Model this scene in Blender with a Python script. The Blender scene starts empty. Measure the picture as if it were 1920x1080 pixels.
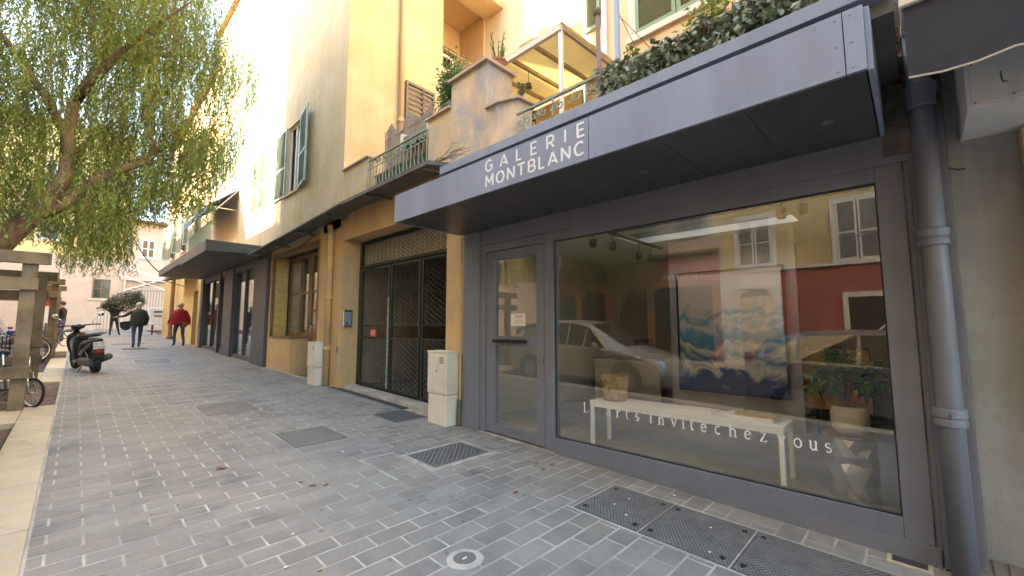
import bpy, bmesh, math, random
import numpy as np
from mathutils import Vector, Matrix

random.seed(7); RNG = np.random.default_rng(7)
sc = bpy.context.scene
COL = sc.collection
PI = math.pi

# ------------------------------------------------------------------ camera
cam_d = bpy.data.cameras.new('camera')
cam = bpy.data.objects.new('camera', cam_d); COL.objects.link(cam)
cam_d.sensor_width = 36.0; cam_d.lens = 785.0 / 1920.0 * 36.0
cam_d.clip_start = 0.05; cam_d.clip_end = 3000
cam.location = (0, 0, 1.4)
cam.rotation_euler = (math.radians(90 + 5.35), 0, math.radians(-46.1))
sc.camera = cam

# ------------------------------------------------------------------ sky, sun, exposure
SUN_EL = math.radians(29); SUN_DIR = Vector((-0.93, 0.36, 0)).normalized()
SUN_DIR = Vector((SUN_DIR.x * math.cos(SUN_EL), SUN_DIR.y * math.cos(SUN_EL), math.sin(SUN_EL)))
w = bpy.data.worlds.new('World'); sc.world = w; w.use_nodes = True
nt = w.node_tree; bg = nt.nodes['Background']
sky = nt.nodes.new('ShaderNodeTexSky'); sky.sky_type = 'NISHITA'; sky.sun_disc = False
sky.sun_elevation = SUN_EL; sky.sun_rotation = math.atan2(SUN_DIR.x, SUN_DIR.y)
sky.altitude = 20; sky.air_density = 1.0; sky.dust_density = 1.6; sky.ozone_density = 1.0
nt.links.new(sky.outputs[0], bg.inputs[0]); bg.inputs[1].default_value = 0.15
sun_d = bpy.data.lights.new('sun', 'SUN'); sun = bpy.data.objects.new('sun', sun_d); COL.objects.link(sun)
sun_d.energy = 5.0; sun_d.angle = math.radians(0.5); sun_d.color = (1.0, 0.9, 0.74)
sun.location = (-20, 10, 30); sun.rotation_euler = SUN_DIR.to_track_quat('Z', 'Y').to_euler()
sc.view_settings.view_transform = 'Standard'; sc.view_settings.look = 'None'
sc.view_settings.exposure = 3.45; sc.view_settings.gamma = 1.0
sc.view_settings.use_curve_mapping = False
try:
    sc.view_settings.use_white_balance = True; sc.view_settings.white_balance_temperature = 7350; sc.view_settings.white_balance_tint = 8
except Exception:
    pass
try:
    sc.cycles.max_bounces = 12; sc.cycles.diffuse_bounces = 6; sc.cycles.glossy_bounces = 4
    sc.cycles.transmission_bounces = 8; sc.cycles.transparent_max_bounces = 24
    sc.cycles.sample_clamp_indirect = 6.0; sc.cycles.caustics_reflective = False; sc.cycles.caustics_refractive = False
except Exception:
    pass

SL = 0.027                       # the street climbs 2.7 % towards +Y
def gz(y): return SL * y

# ------------------------------------------------------------------ materials
def _n(nt, t, **kw):
    n = nt.nodes.new(t)
    for k, v in kw.items():
        if k in n.inputs: n.inputs[k].default_value = v
        else: setattr(n, k, v)
    return n
def c4(c): return (c[0], c[1], c[2], 1)
def mat(name, col, rough=0.7, metal=0.0, var=0.12, scale=3.0, bump=0.0, bscale=60.0, col2=None, spec=0.4,
        stain=None, stain_amt=0.0, stain_scale=0.8, coords='world', stretch=(1, 1, 1), fine=True, translucent=0, rand=0.0, coat=0, sheen=0, streak=0, spots=0):
    m = bpy.data.materials.new(name); m.use_nodes = True; nt = m.node_tree; L = nt.links
    b = nt.nodes['Principled BSDF']; out = nt.nodes['Material Output']
    b.inputs['Roughness'].default_value = rough; b.inputs['Metallic'].default_value = metal
    b.inputs['Specular IOR Level'].default_value = spec
    if coat: b.inputs['Coat Weight'].default_value = coat; b.inputs['Coat Roughness'].default_value = 0.08
    if coords == 'world':
        g = _n(nt, 'ShaderNodeNewGeometry'); src = g.outputs['Position']
    else:
        g = _n(nt, 'ShaderNodeTexCoord'); src = g.outputs['Object']
    mp = _n(nt, 'ShaderNodeMapping'); mp.inputs['Scale'].default_value = stretch
    L.new(src, mp.inputs['Vector'])
    n1 = _n(nt, 'ShaderNodeTexNoise', Scale=scale, Detail=6.0, Roughness=0.6)
    L.new(mp.outputs[0], n1.inputs['Vector'])
    r1 = _n(nt, 'ShaderNodeValToRGB'); r1.color_ramp.elements[0].position = 0.3; r1.color_ramp.elements[1].position = 0.7
    lo = [max(0, x * (1 - var)) for x in col]; hi = [min(1, x * (1 + var)) for x in (col2 or col)]
    r1.color_ramp.elements[0].color = c4(lo); r1.color_ramp.elements[1].color = c4(hi)
    L.new(n1.outputs[0], r1.inputs[0]); cur = r1.outputs[0]
    if stain is not None:
        n2 = _n(nt, 'ShaderNodeTexNoise', Scale=stain_scale, Detail=8.0, Roughness=0.68, Distortion=0.6)
        L.new(mp.outputs[0], n2.inputs['Vector'])
        r2 = _n(nt, 'ShaderNodeValToRGB'); r2.color_ramp.elements[0].position = 0.56 - 0.2 * stain_amt; r2.color_ramp.elements[1].position = 0.72 - 0.1 * stain_amt
        L.new(n2.outputs[0], r2.inputs[0])
        mx = _n(nt, 'ShaderNodeMix', data_type='RGBA'); L.new(r2.outputs[0], mx.inputs[0])
        L.new(cur, mx.inputs[6]); mx.inputs[7].default_value = c4(stain); cur = mx.outputs[2]
    if streak > 0:
        m2 = _n(nt, 'ShaderNodeMapping'); m2.inputs['Scale'].default_value = (4.2, 4.2, .4); L.new(src, m2.inputs['Vector'])
        n5 = _n(nt, 'ShaderNodeTexNoise', Scale=1.0, Detail=5.0, Roughness=0.65); L.new(m2.outputs[0], n5.inputs['Vector'])
        r5 = _n(nt, 'ShaderNodeMapRange'); r5.inputs['From Min'].default_value = .42; r5.inputs['From Max'].default_value = .68; r5.inputs['To Min'].default_value = 1; r5.inputs['To Max'].default_value = 1 - streak
        L.new(n5.outputs[0], r5.inputs['Value']); h5 = _n(nt, 'ShaderNodeHueSaturation'); h5.inputs['Saturation'].default_value = .95; L.new(cur, h5.inputs['Color']); L.new(r5.outputs[0], h5.inputs['Value']); cur = h5.outputs[0]
        v5 = _n(nt, 'ShaderNodeTexVoronoi', feature='DISTANCE_TO_EDGE', Scale=.9); n6 = _n(nt, 'ShaderNodeTexNoise', Scale=2.5, Detail=6.0); L.new(src, n6.inputs['Vector']); a6 = _n(nt, 'ShaderNodeVectorMath', operation='ADD'); L.new(src, a6.inputs[0]); L.new(n6.outputs['Color'], a6.inputs[1]); L.new(a6.outputs[0], v5.inputs['Vector'])
        r6 = _n(nt, 'ShaderNodeMapRange'); r6.inputs['From Min'].default_value = 0; r6.inputs['From Max'].default_value = .010; r6.inputs['To Min'].default_value = 1 - streak * .35; r6.inputs['To Max'].default_value = 1; L.new(v5.outputs[0], r6.inputs['Value'])
        if metal == 0 and streak > .15: h6 = _n(nt, 'ShaderNodeHueSaturation'); L.new(cur, h6.inputs['Color']); L.new(r6.outputs[0], h6.inputs['Value']); cur = h6.outputs[0]
    if spots > 0:
        for sc_v, th_v in ((5.5, .085), (23.0, .10)):
            v7 = _n(nt, 'ShaderNodeTexVoronoi', Scale=sc_v); L.new(src, v7.inputs['Vector']); r7 = _n(nt, 'ShaderNodeMapRange'); r7.inputs['From Min'].default_value = th_v * .8; r7.inputs['From Max'].default_value = th_v * 1.2; r7.inputs['To Min'].default_value = 1 - spots; r7.inputs['To Max'].default_value = 1
            L.new(v7.outputs['Distance'], r7.inputs['Value']); h7 = _n(nt, 'ShaderNodeHueSaturation'); L.new(cur, h7.inputs['Color']); L.new(r7.outputs[0], h7.inputs['Value']); cur = h7.outputs[0]
    if rand > 0:
        gi = _n(nt, 'ShaderNodeNewGeometry'); oi = _n(nt, 'ShaderNodeObjectInfo')
        ad = _n(nt, 'ShaderNodeMath', operation='ADD'); L.new(gi.outputs['Random Per Island'], ad.inputs[0]); L.new(oi.outputs['Random'], ad.inputs[1])
        fr = _n(nt, 'ShaderNodeMath', operation='FRACT'); L.new(ad.outputs[0], fr.inputs[0])
        mr = _n(nt, 'ShaderNodeMapRange'); mr.inputs['To Min'].default_value = 1 - rand; mr.inputs['To Max'].default_value = 1 + rand
        L.new(fr.outputs[0], mr.inputs['Value'])
        hv = _n(nt, 'ShaderNodeHueSaturation'); L.new(cur, hv.inputs['Color']); L.new(mr.outputs[0], hv.inputs['Value']); cur = hv.outputs[0]
    L.new(cur, b.inputs['Base Color'])
    if bump > 0:
        n3 = _n(nt, 'ShaderNodeTexNoise', Scale=bscale, Detail=4.0)
        L.new(mp.outputs[0], n3.inputs['Vector'])
        bp = _n(nt, 'ShaderNodeBump'); bp.inputs['Strength'].default_value = bump; bp.inputs['Distance'].default_value = 0.01
        L.new(n3.outputs[0], bp.inputs['Height']); L.new(bp.outputs[0], b.inputs['Normal'])
    if fine:
        n4 = _n(nt, 'ShaderNodeTexNoise', Scale=scale * 6, Detail=3.0); L.new(mp.outputs[0], n4.inputs['Vector'])
        mr2 = _n(nt, 'ShaderNodeMapRange'); mr2.inputs['To Min'].default_value = max(0.03, rough - 0.12); mr2.inputs['To Max'].default_value = min(1, rough + 0.12)
        L.new(n4.outputs[0], mr2.inputs['Value']); L.new(mr2.outputs[0], b.inputs['Roughness'])
    if translucent > 0:
        t = _n(nt, 'ShaderNodeBsdfTranslucent'); L.new(cur, t.inputs['Color'])
        ms = _n(nt, 'ShaderNodeMixShader'); ms.inputs[0].default_value = translucent
        L.new(b.outputs[0], ms.inputs[1]); L.new(t.outputs[0], ms.inputs[2]); L.new(ms.outputs[0], out.inputs['Surface'])
    return m
def glass(name, tint=(0.9, 0.92, 0.88), ior=1.7, rough=0.0, grime=0.0):
    m = bpy.data.materials.new(name); m.use_nodes = True; nt = m.node_tree; L = nt.links
    for n in list(nt.nodes):
        if n.type == 'BSDF_PRINCIPLED': nt.nodes.remove(n)
    out = nt.nodes['Material Output']
    f = _n(nt, 'ShaderNodeFresnel'); gg = _n(nt, 'ShaderNodeNewGeometry')
    mrr = _n(nt, 'ShaderNodeMapRange'); mrr.inputs['To Min'].default_value = ior; mrr.inputs['To Max'].default_value = 1 / ior
    L.new(gg.outputs['Backfacing'], mrr.inputs['Value']); L.new(mrr.outputs[0], f.inputs[0])   # thin sheet: same reflectance from both sides
    t = _n(nt, 'ShaderNodeBsdfTransparent'); t.inputs[0].default_value = c4(tint)
    g = _n(nt, 'ShaderNodeBsdfGlossy'); g.inputs['Roughness'].default_value = rough; g.inputs['Color'].default_value = (1, 1, 1, 1)
    ms = _n(nt, 'ShaderNodeMixShader'); L.new(f.outputs[0], ms.inputs[0]); L.new(t.outputs[0], ms.inputs[1]); L.new(g.outputs[0], ms.inputs[2])
    L.new(ms.outputs[0], out.inputs['Surface'])
    return m

M = {}
M['mortar'] = mat('mortar', (0.46, 0.43, 0.37), 0.9, var=0.25, scale=5, bump=0.3, stain=(.27, .25, .22), stain_amt=.7, stain_scale=1.6)
M['paver'] = mat('paving_stone', (0.198, 0.19, 0.175), 0.72, var=0.2, scale=3.5, bump=0.5, bscale=70, col2=(0.235, 0.222, 0.195), stain=(0.275, 0.255, 0.215), stain_amt=0.6, stain_scale=.9, rand=0.10, spots=.35)
M['kerb'] = mat('kerb_limestone', (0.50, 0.42, 0.29), 0.85, var=0.14, scale=2.2, bump=0.3, stain=(0.33, 0.26, 0.17), stain_amt=0.1, stain_scale=3, rand=0.08)
M['soil'] = mat('soil', (0.09, 0.065, 0.045), 0.95, var=0.4, scale=12, bump=0.8, bscale=40, col2=(0.15, 0.10, 0.07))
M['asphalt'] = mat('asphalt', (0.055, 0.055, 0.058), 0.9, var=0.2, scale=6, bump=0.5, bscale=120)
M['grey'] = mat('grey_paint', (0.165, 0.18, 0.222), 0.48, var=0.07, scale=1.7, bump=0.08, bscale=30, stain=(0.19, 0.205, 0.24), stain_amt=0.2, stain_scale=1.3, streak=.12)
M['greyold'] = mat('weathered_grey_paint', (0.16, 0.168, 0.195), 0.6, var=0.14, scale=3, bump=0.3, bscale=25, stain=(0.17, 0.16, 0.17), stain_amt=0.25, stain_scale=3)
M['fascia'] = mat('skylit_grey_paint', (0.262, 0.30, 0.405), 0.5, var=0.05, scale=1.2, bump=0.04, bscale=12, stretch=(1, 1, .3), stain=(0.235, 0.265, 0.35), stain_amt=0.3, streak=.12)  # same grey paint as the frame, with stronger sky light put into the colour
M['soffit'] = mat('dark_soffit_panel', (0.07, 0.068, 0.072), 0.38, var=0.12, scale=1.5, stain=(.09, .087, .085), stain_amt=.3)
M['white'] = mat('white_paint', (0.84, 0.84, 0.82), 0.5, var=0.03)
M['white_letter'] = mat('white_letter', (0.82, 0.82, 0.82), 0.5, var=0.01)
M['ceil'] = mat('white_ceiling', (0.75, 0.75, 0.72), 0.8, var=0.02)
M['concretefloor'] = mat('polished_concrete', (0.44, 0.44, 0.41), 0.35, var=0.2, scale=1.4, stain=(0.3, 0.29, 0.25), stain_amt=0.4)
M['intwall'] = mat('gallery_wall_paint', (0.46, 0.43, 0.37), 0.9, var=0.04)
M['black'] = mat('black_satin', (0.015, 0.015, 0.016), 0.45, var=0.1)
M['glass'] = glass('shop_glass', (0.985, 0.99, 0.97), 1.84)
M['glass_clear'] = glass('added_rooflight_glass', (0.98, 0.98, 0.98), 1.25)
M['glass_dark'] = glass('dark_glass', (0.45, 0.45, 0.42), 1.9)
M['orange'] = mat('orange_plaster', (0.56, 0.36, 0.155), 0.9, var=0.09, scale=1.6, bump=0.25, bscale=22, stain=(0.44, 0.32, 0.19), stain_amt=0.4, stain_scale=1.2, streak=.10)
M['tower_o'] = mat('tower_orange_plaster', (0.57, 0.40, 0.22), 0.9, var=0.08, scale=1.2, bump=0.2, bscale=14, stain=(0.64, 0.49, 0.30), stain_amt=0.4, stain_scale=0.9, streak=.09)
M['tower_b'] = mat('tower_beige_plaster', (0.52, 0.41, 0.25), 0.9, var=0.08, scale=1.3, bump=0.2, bscale=18, stain=(0.58, 0.49, 0.36), stain_amt=0.35, stain_scale=1.1, streak=.09)
M['parapet'] = mat('weathered_parapet_plaster', (0.60, 0.44, 0.27), 0.92, var=0.2, scale=3.5, bump=0.45, bscale=20, stain=(0.29, 0.305, 0.33), stain_amt=0.85, stain_scale=1.7, stretch=(1, 1, 0.6))
M['parapet2'] = mat('ochre_parapet_plaster', (0.55, 0.41, 0.24), 0.92, var=0.12, scale=2.5, bump=0.3, bscale=20, stain=(0.40, 0.36, 0.31), stain_amt=0.6, stain_scale=2.2)
M['capstone'] = mat('cap_stone', (0.48, 0.37, 0.26), 0.85, var=0.15, scale=6, bump=0.3)
M['peach'] = mat('peach_plaster', (0.70, 0.49, 0.29), 0.9, var=0.07, scale=1, bump=0.15, bscale=20, streak=.14)
M['cream'] = mat('cream_plaster', (0.70, 0.60, 0.42), 0.9, var=0.06, scale=1, bump=0.15)
M['trim'] = mat('pale_trim', (0.70, 0.62, 0.52), 0.8, var=0.06)
M['shutter_g'] = mat('green_shutter_paint', (0.19, 0.29, 0.17), 0.6, var=0.08)
M['shutter_b'] = mat('bluegreen_shutter_paint', (0.28, 0.36, 0.31), 0.6, var=0.1)
M['iron'] = mat('green_grey_iron', (0.27, 0.31, 0.22), 0.6, var=0.25, scale=8)
M['darkiron'] = mat('dark_green_iron', (0.022, 0.03, 0.024), 0.5, var=0.2)
M['wire'] = mat('wire_mesh', (0.24, 0.25, 0.21), 0.5, metal=0.4, var=0.2)
M['sheet'] = mat('zinc_sheet', (0.12, 0.12, 0.105), 0.6, var=0.25, scale=4, stain=(0.2, 0.19, 0.16), stain_amt=0.3)
M['darkshop'] = mat('anthracite_shop_front', (0.07, 0.072, 0.085), 0.5, var=0.1)
M['darkcanopy'] = mat('anthracite_canopy', (0.10, 0.095, 0.088), 0.6, var=0.12, scale=2)
M['wood'] = mat('weathered_timber', (0.18, 0.125, 0.065), 0.85, var=0.28, scale=3, bump=0.4, bscale=30, stretch=(1, 1, 1), col2=(0.24, 0.175, 0.10), streak=.25)
M['brownwood'] = mat('brown_window_timber', (0.20, 0.115, 0.05), 0.55, var=0.25, scale=6)
M['bark'] = mat('tree_bark', (0.15, 0.085, 0.045), 0.95, var=0.4, scale=8, bump=1.0, bscale=25, stretch=(1, 1, .4), col2=(0.22, 0.13, 0.07))
M['leaf'] = mat('pepper_tree_leaf', (0.15, 0.23, 0.055), 0.6, var=0.35, scale=1.2, col2=(0.27, 0.32, 0.08), translucent=0.5, rand=0.35, fine=False)
M['hedgeleaf'] = mat('hedge_leaf', (0.15, 0.18, 0.09), 0.32, var=0.3, scale=9, col2=(0.26, 0.28, 0.18), rand=0.4, fine=False, spec=0.6)
M['plantleaf'] = mat('houseplant_leaf', (0.09, 0.19, 0.05), 0.4, var=0.25, scale=5, rand=0.3, translucent=0.2, fine=False)
M['lightleaf'] = mat('light_green_leaf', (0.20, 0.26, 0.06), 0.5, var=0.3, scale=5, rand=0.3, translucent=0.3, fine=False)
M['redleaf'] = mat('red_leaf', (0.30, 0.04, 0.02), 0.5, var=0.3, rand=0.3, fine=False)
M['needle'] = mat('fir_needles', (0.035, 0.055, 0.02), 0.7, var=0.3, rand=0.4, fine=False)
M['twig'] = mat('dead_twigs', (0.17, 0.13, 0.09), 0.9, var=0.3)
M['cabinet'] = mat('cream_cabinet_plastic', (0.72, 0.665, 0.54), 0.55, var=0.05, scale=2, stain=(0.52, 0.46, 0.35), stain_amt=0.15, streak=.12)
M['castiron'] = mat('cast_iron', (0.12, 0.117, 0.11), 0.5, metal=0.3, var=0.25, scale=10, bump=0.2, bscale=60)
M['wornmetal'] = mat('worn_tread_metal', (0.19, 0.185, 0.175), 0.4, metal=0.5, var=0.3, scale=14)
M['covergrey'] = mat('worn_steel_cover', (0.165, 0.155, 0.135), 0.7, var=0.15, scale=4, bump=0.3, bscale=80)
M['coverdark'] = mat('asphalt_filled_cover', (0.09, 0.088, 0.085), 0.85, var=0.2, scale=9, bump=0.6, bscale=70)
M['steel'] = mat('brushed_steel', (0.55, 0.54, 0.52), 0.3, metal=1.0, var=0.08)
M['chrome'] = mat('chrome', (0.7, 0.7, 0.7), 0.12, metal=1.0, var=0.02)
M['crumple'] = mat('crumpled_metal', (0.62, 0.61, 0.58), 0.42, metal=1.0, var=0.08, scale=6)
M['redsign'] = mat('red_notice', (0.62, 0.05, 0.03), 0.5, var=0.02)
M['paper'] = mat('paper', (0.75, 0.72, 0.65), 0.8, var=0.02)
M['terracotta'] = mat('terracotta', (0.38, 0.16, 0.08), 0.8, var=0.15)
M['potgrey'] = mat('grey_pot_glaze', (0.55, 0.51, 0.45), 0.6, var=0.08, scale=6)
M['basket'] = mat('woven_rattan', (0.40, 0.27, 0.14), 0.8, var=0.3, scale=40, bump=0.6, bscale=90)
M['gold'] = mat('gilt_edge', (0.72, 0.50, 0.18), 0.3, metal=0.9, var=0.1)
M['fabric'] = mat('cream_awning_fabric', (0.72, 0.65, 0.42), 0.9, var=0.05, translucent=0.5, stretch=(1, 1, 1))
M['awnblack'] = mat('black_awning_fabric', (0.035, 0.035, 0.042), 0.85, var=0.15, scale=2.5)
M['greywall'] = mat('grey_green_render', (0.30, 0.31, 0.295), 0.85, var=0.09, scale=1.8, bump=0.35, bscale=14, stain=(0.36, 0.37, 0.36), stain_amt=0.3, stain_scale=2.2, streak=.22)
M['grime'] = mat('grimy_render', (0.17, 0.145, 0.12), 0.9, var=0.35, scale=5, bump=0.6, bscale=20, stain=(0.05, 0.045, 0.035), stain_amt=0.5, stain_scale=4)
M['signbox'] = mat('white_sign_box', (0.66, 0.66, 0.65), 0.5, var=0.05, stain=(0.5, 0.48, 0.44), stain_amt=0.1, stain_scale=3)
M['pinkstone'] = mat('pinkish_render', (0.66, 0.50, 0.37), 0.9, var=0.06, scale=2, bump=0.2, stain=(0.58, 0.45, 0.34), stain_amt=0.3)
M['yellowfar'] = mat('ochre_far_plaster', (0.52, 0.37, 0.15), 0.9, var=0.08)
M['gatebar'] = mat('grey_gate_bars', (0.33, 0.31, 0.28), 0.6, var=0.1)
M['reed'] = mat('reed_screen', (0.30, 0.24, 0.20), 0.9, var=0.3, scale=14, stretch=(6, 6, .4))
M['skin'] = mat('skin', (0.50, 0.31, 0.22), 0.6, var=0.05)
M['hair_g'] = mat('grey_hair', (0.42, 0.38, 0.30), 0.8, var=0.15, scale=30)
M['hair_b'] = mat('dark_hair', (0.05, 0.04, 0.03), 0.7, var=0.2, scale=30)
M['redcoat'] = mat('red_jacket', (0.27, 0.018, 0.028), 0.85, var=0.12, scale=8, bump=0.2)
M['darkcoat'] = mat('dark_green_jacket', (0.03, 0.034, 0.026), 0.85, var=0.15, scale=8)
M['blackcloth'] = mat('black_cloth', (0.02, 0.021, 0.024), 0.85, var=0.15)
M['denim'] = mat('denim', (0.045, 0.075, 0.15), 0.85, var=0.2, scale=20)
M['denim_l'] = mat('faded_denim', (0.06, 0.075, 0.14), 0.85, var=0.2, scale=20)
M['rubber'] = mat('rubber', (0.018, 0.018, 0.018), 0.75, var=0.15)
M['plasticblack'] = mat('black_scooter_plastic', (0.02, 0.02, 0.021), 0.3, var=0.1, coat=0.4)
M['seatvinyl'] = mat('seat_vinyl', (0.035, 0.03, 0.027), 0.5, var=0.15)
M['carsilver'] = mat('silver_car_paint', (0.40, 0.37, 0.31), 0.32, metal=0.25, var=0.01, fine=False, coat=0.8)
M['cardark'] = mat('dark_car_paint', (0.11, 0.10, 0.13), 0.28, metal=0.2, var=0.01, fine=False, coat=0.8)
M['carblue'] = mat('blue_car_paint', (0.06, 0.12, 0.28), 0.28, metal=0.4, var=0.03, coat=0.8)
M['carwhite'] = mat('white_van_paint', (0.80, 0.79, 0.74), 0.35, var=0.01, fine=False, coat=0.5)
M['carglass'] = mat('car_glass', (0.015, 0.018, 0.018), 0.06, var=0.02, spec=0.9)
M['lampglass'] = mat('lamp_glass', (0.6, 0.6, 0.58), 0.12, var=0.02, metal=0.6)
M['redlamp'] = mat('red_lamp_lens', (0.35, 0.02, 0.02), 0.2, var=0.02)
M['oppyellow'] = mat('opposite_yellow_plaster', (0.72, 0.50, 0.18), 0.9, var=0.1, scale=1, stain=(0.42, 0.31, 0.16), stain_amt=0.6, stain_scale=0.5, streak=.25)
M['oppred'] = mat('opposite_red_render', (0.46, 0.11, 0.06), 0.9, var=0.1, scale=1, stain=(0.33, 0.07, 0.05), stain_amt=0.5, streak=.2)
M['roof'] = mat('roof_tile', (0.30, 0.16, 0.10), 0.9, var=0.25, scale=6)
M['paving_dark'] = mat('dark_joint_strip', (0.05, 0.05, 0.052), 0.8, var=0.25, scale=8)
M['litterbrown'] = mat('dead_leaf', (0.17, 0.09, 0.05), 0.8, var=0.3)
M['bluepole'] = mat('pale_blue_pole', (0.35, 0.45, 0.60), 0.5, var=0.05)
M['mauvepole'] = mat('rusty_mauve_pole', (0.30, 0.20, 0.19), 0.7, var=0.2, scale=9)
M['awnblue'] = mat('blue_awning', (0.10, 0.18, 0.35), 0.8, var=0.1)

# ------------------------------------------------------------------ mesh building
def wloc(o):
    v = Vector((0, 0, 0))
    while o is not None:
        v = v + o.location; o = o.parent
    return v
class MB:
    def __init__(s): s.v = []; s.f = []; s.m = []
    def add(s, vs, fs, mi=0):
        k = len(s.v); s.v += [tuple(v) for v in vs]; s.f += [tuple(i + k for i in f) for f in fs]; s.m += [mi] * len(fs); return s
    def box(s, x0, x1, y0, y1, z0, z1, mi=0):
        if x0 > x1: x0, x1 = x1, x0
        if y0 > y1: y0, y1 = y1, y0
        if z0 > z1: z0, z1 = z1, z0
        vs = [(x, y, z) for x in (x0, x1) for y in (y0, y1) for z in (z0, z1)]
        return s.add(vs, [(0, 1, 3, 2), (4, 6, 7, 5), (0, 4, 5, 1), (2, 3, 7, 6), (0, 2, 6, 4), (1, 5, 7, 3)], mi)
    def sbox(s, x0, x1, y0, y1, h0, h1, mi=0):
        """box whose bottom and top follow the street slope"""
        vs = [(x, y, gz(y) + h) for x in (x0, x1) for y in (y0, y1) for h in (h0, h1)]
        return s.add(vs, [(0, 1, 3, 2), (4, 6, 7, 5), (0, 4, 5, 1), (2, 3, 7, 6), (0, 2, 6, 4), (1, 5, 7, 3)], mi)
    def tbox(s, x0, x1, y0, y1, z1, mi=0, sink=0.05):
        """box with a level top whose foot follows the street slope"""
        if y0 > y1: y0, y1 = y1, y0
        vs = [(x, y, (gz(y) - sink) if k == 0 else z1) for x in (x0, x1) for y in (y0, y1) for k in (0, 1)]
        return s.add(vs, [(0, 1, 3, 2), (4, 6, 7, 5), (0, 4, 5, 1), (2, 3, 7, 6), (0, 2, 6, 4), (1, 5, 7, 3)], mi)
    def bar(s, a, b, wd, th=None, up=(0, 0, 1), mi=0):
        a = Vector(a); b = Vector(b); d = (b - a).normalized(); u = Vector(up)
        if abs(d.dot(u)) > 0.95: u = Vector((0, 1, 0))
        r = d.cross(u).normalized(); u = r.cross(d).normalized(); th = th or wd
        vs = []
        for p in (a, b):
            for sx, sy in ((-1, -1), (1, -1), (1, 1), (-1, 1)): vs.append(p + r * sx * wd / 2 + u * sy * th / 2)
        return s.add(vs, [(0, 1, 2, 3), (7, 6, 5, 4), (0, 4, 5, 1), (1, 5, 6, 2), (2, 6, 7, 3), (3, 7, 4, 0)], mi)
    def tube(s, pts, r, n=8, cap=True, mi=0):
        pts = [Vector(p) for p in pts]; rs = r if hasattr(r, '__len__') else [r] * len(pts); vs = []
        prev = None
        for i, p in enumerate(pts):
            d = (pts[min(i + 1, len(pts) - 1)] - pts[max(i - 1, 0)])
            d = d.normalized() if d.length > 1e-9 else Vector((0, 0, 1))
            if prev is None:
                a = Vector((0, 0, 1)) if abs(d.z) < 0.9 else Vector((1, 0, 0)); prev = d.cross(a).normalized()
            x = (prev - d * prev.dot(d)).normalized(); y = d.cross(x); prev = x
            for k in range(n):
                t = 2 * PI * k / n; vs.append(p + (x * math.cos(t) + y * math.sin(t)) * rs[i])
        fs = []
        for i in range(len(pts) - 1):
            for k in range(n):
                fs.append((i * n + k, i * n + (k + 1) % n, (i + 1) * n + (k + 1) % n, (i + 1) * n + k))
        if cap: fs.append(tuple(range(n - 1, -1, -1))); fs.append(tuple((len(pts) - 1) * n + k for k in range(n)))
        return s.add(vs, fs, mi)
    def lathe(s, c, prof, n=24, axis='z', mi=0, a0=0, a1=2 * PI):
        full = abs((a1 - a0) - 2 * PI) < 1e-6; cols = n if full else n + 1; vs = []
        for r, h in prof:
            for k in range(cols):
                t = a0 + (a1 - a0) * k / n; a, b = r * math.cos(t), r * math.sin(t)
                if axis == 'z': p = (c[0] + a, c[1] + b, c[2] + h)
                elif axis == 'x': p = (c[0] + h, c[1] + a, c[2] + b)
                else: p = (c[0] + b, c[1] + h, c[2] + a)
                vs.append(p)
        fs = []
        for i in range(len(prof) - 1):
            for k in range(n):
                k2 = (k + 1) % cols if full else k + 1
                fs.append((i * cols + k, i * cols + k2, (i + 1) * cols + k2, (i + 1) * cols + k))
        return s.add(vs, fs, mi)
    def prism(s, poly, axis, a, b, mi=0):
        """poly: 2D outline; extruded along axis from a to b. axis x -> poly in (y,z); y -> (x,z); z -> (x,y)"""
        n = len(poly); vs = []
        for t in (a, b):
            for p in poly:
                vs.append({'x': (t, p[0], p[1]), 'y': (p[0], t, p[1]), 'z': (p[0], p[1], t)}[axis])
        fs = [tuple(range(n - 1, -1, -1)), tuple(range(n, 2 * n))]
        fs += [(i, (i + 1) % n, n + (i + 1) % n, n + i) for i in range(n)]
        return s.add(vs, fs, mi)
    def build(s, name, material, parent=None, bevel=0, smooth=False, local=False, subs=0, kind=None, fixn=True, **props):
        me = bpy.data.meshes.new(name)
        off = Vector((0, 0, 0)) if (parent is None or local) else wloc(parent)
        me.from_pydata([(v[0] - off.x, v[1] - off.y, v[2] - off.z) for v in s.v], [], s.f)
        mats = material if isinstance(material, (list, tuple)) else [material]
        for m in mats: me.materials.append(M[m] if isinstance(m, str) else m)
        if len(mats) > 1: me.polygons.foreach_set('material_index', s.m)
        if smooth: me.polygons.foreach_set('use_smooth', [True] * len(me.polygons))
        me.update()
        if fixn and len(me.polygons) < 20000:
            b = bmesh.new(); b.from_mesh(me); bmesh.ops.recalc_face_normals(b, faces=b.faces); b.to_mesh(me); b.free()
        o = bpy.data.objects.new(name, me); COL.objects.link(o)
        if parent is not None: o.parent = parent
        if subs:
            md = o.modifiers.new('subd', 'SUBSURF'); md.levels = subs; md.render_levels = subs
        if bevel:
            md = o.modifiers.new('bev', 'BEVEL'); md.width = bevel; md.segments = 2; md.limit_method = 'ANGLE'; md.angle_limit = math.radians(40)
        if kind: o['kind'] = kind
        for k, v in props.items(): o[k] = v
        return o
def tag(o, label, cat, group=None, kind=None):
    o['label'] = label
    if cat: o['category'] = cat
    if group: o['group'] = group
    if kind: o['kind'] = kind
    return o
def thing(name, label, cat, loc=(0, 0, 0), group=None, kind=None):
    o = bpy.data.objects.new(name, None); COL.objects.link(o); o.location = loc; o.empty_display_size = 0.1
    return tag(o, label, cat, group, kind)
def struct(name, loc=(0, 0, 0)):
    o = bpy.data.objects.new(name, None); COL.objects.link(o); o.location = loc; o['kind'] = 'structure'; return o
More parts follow.
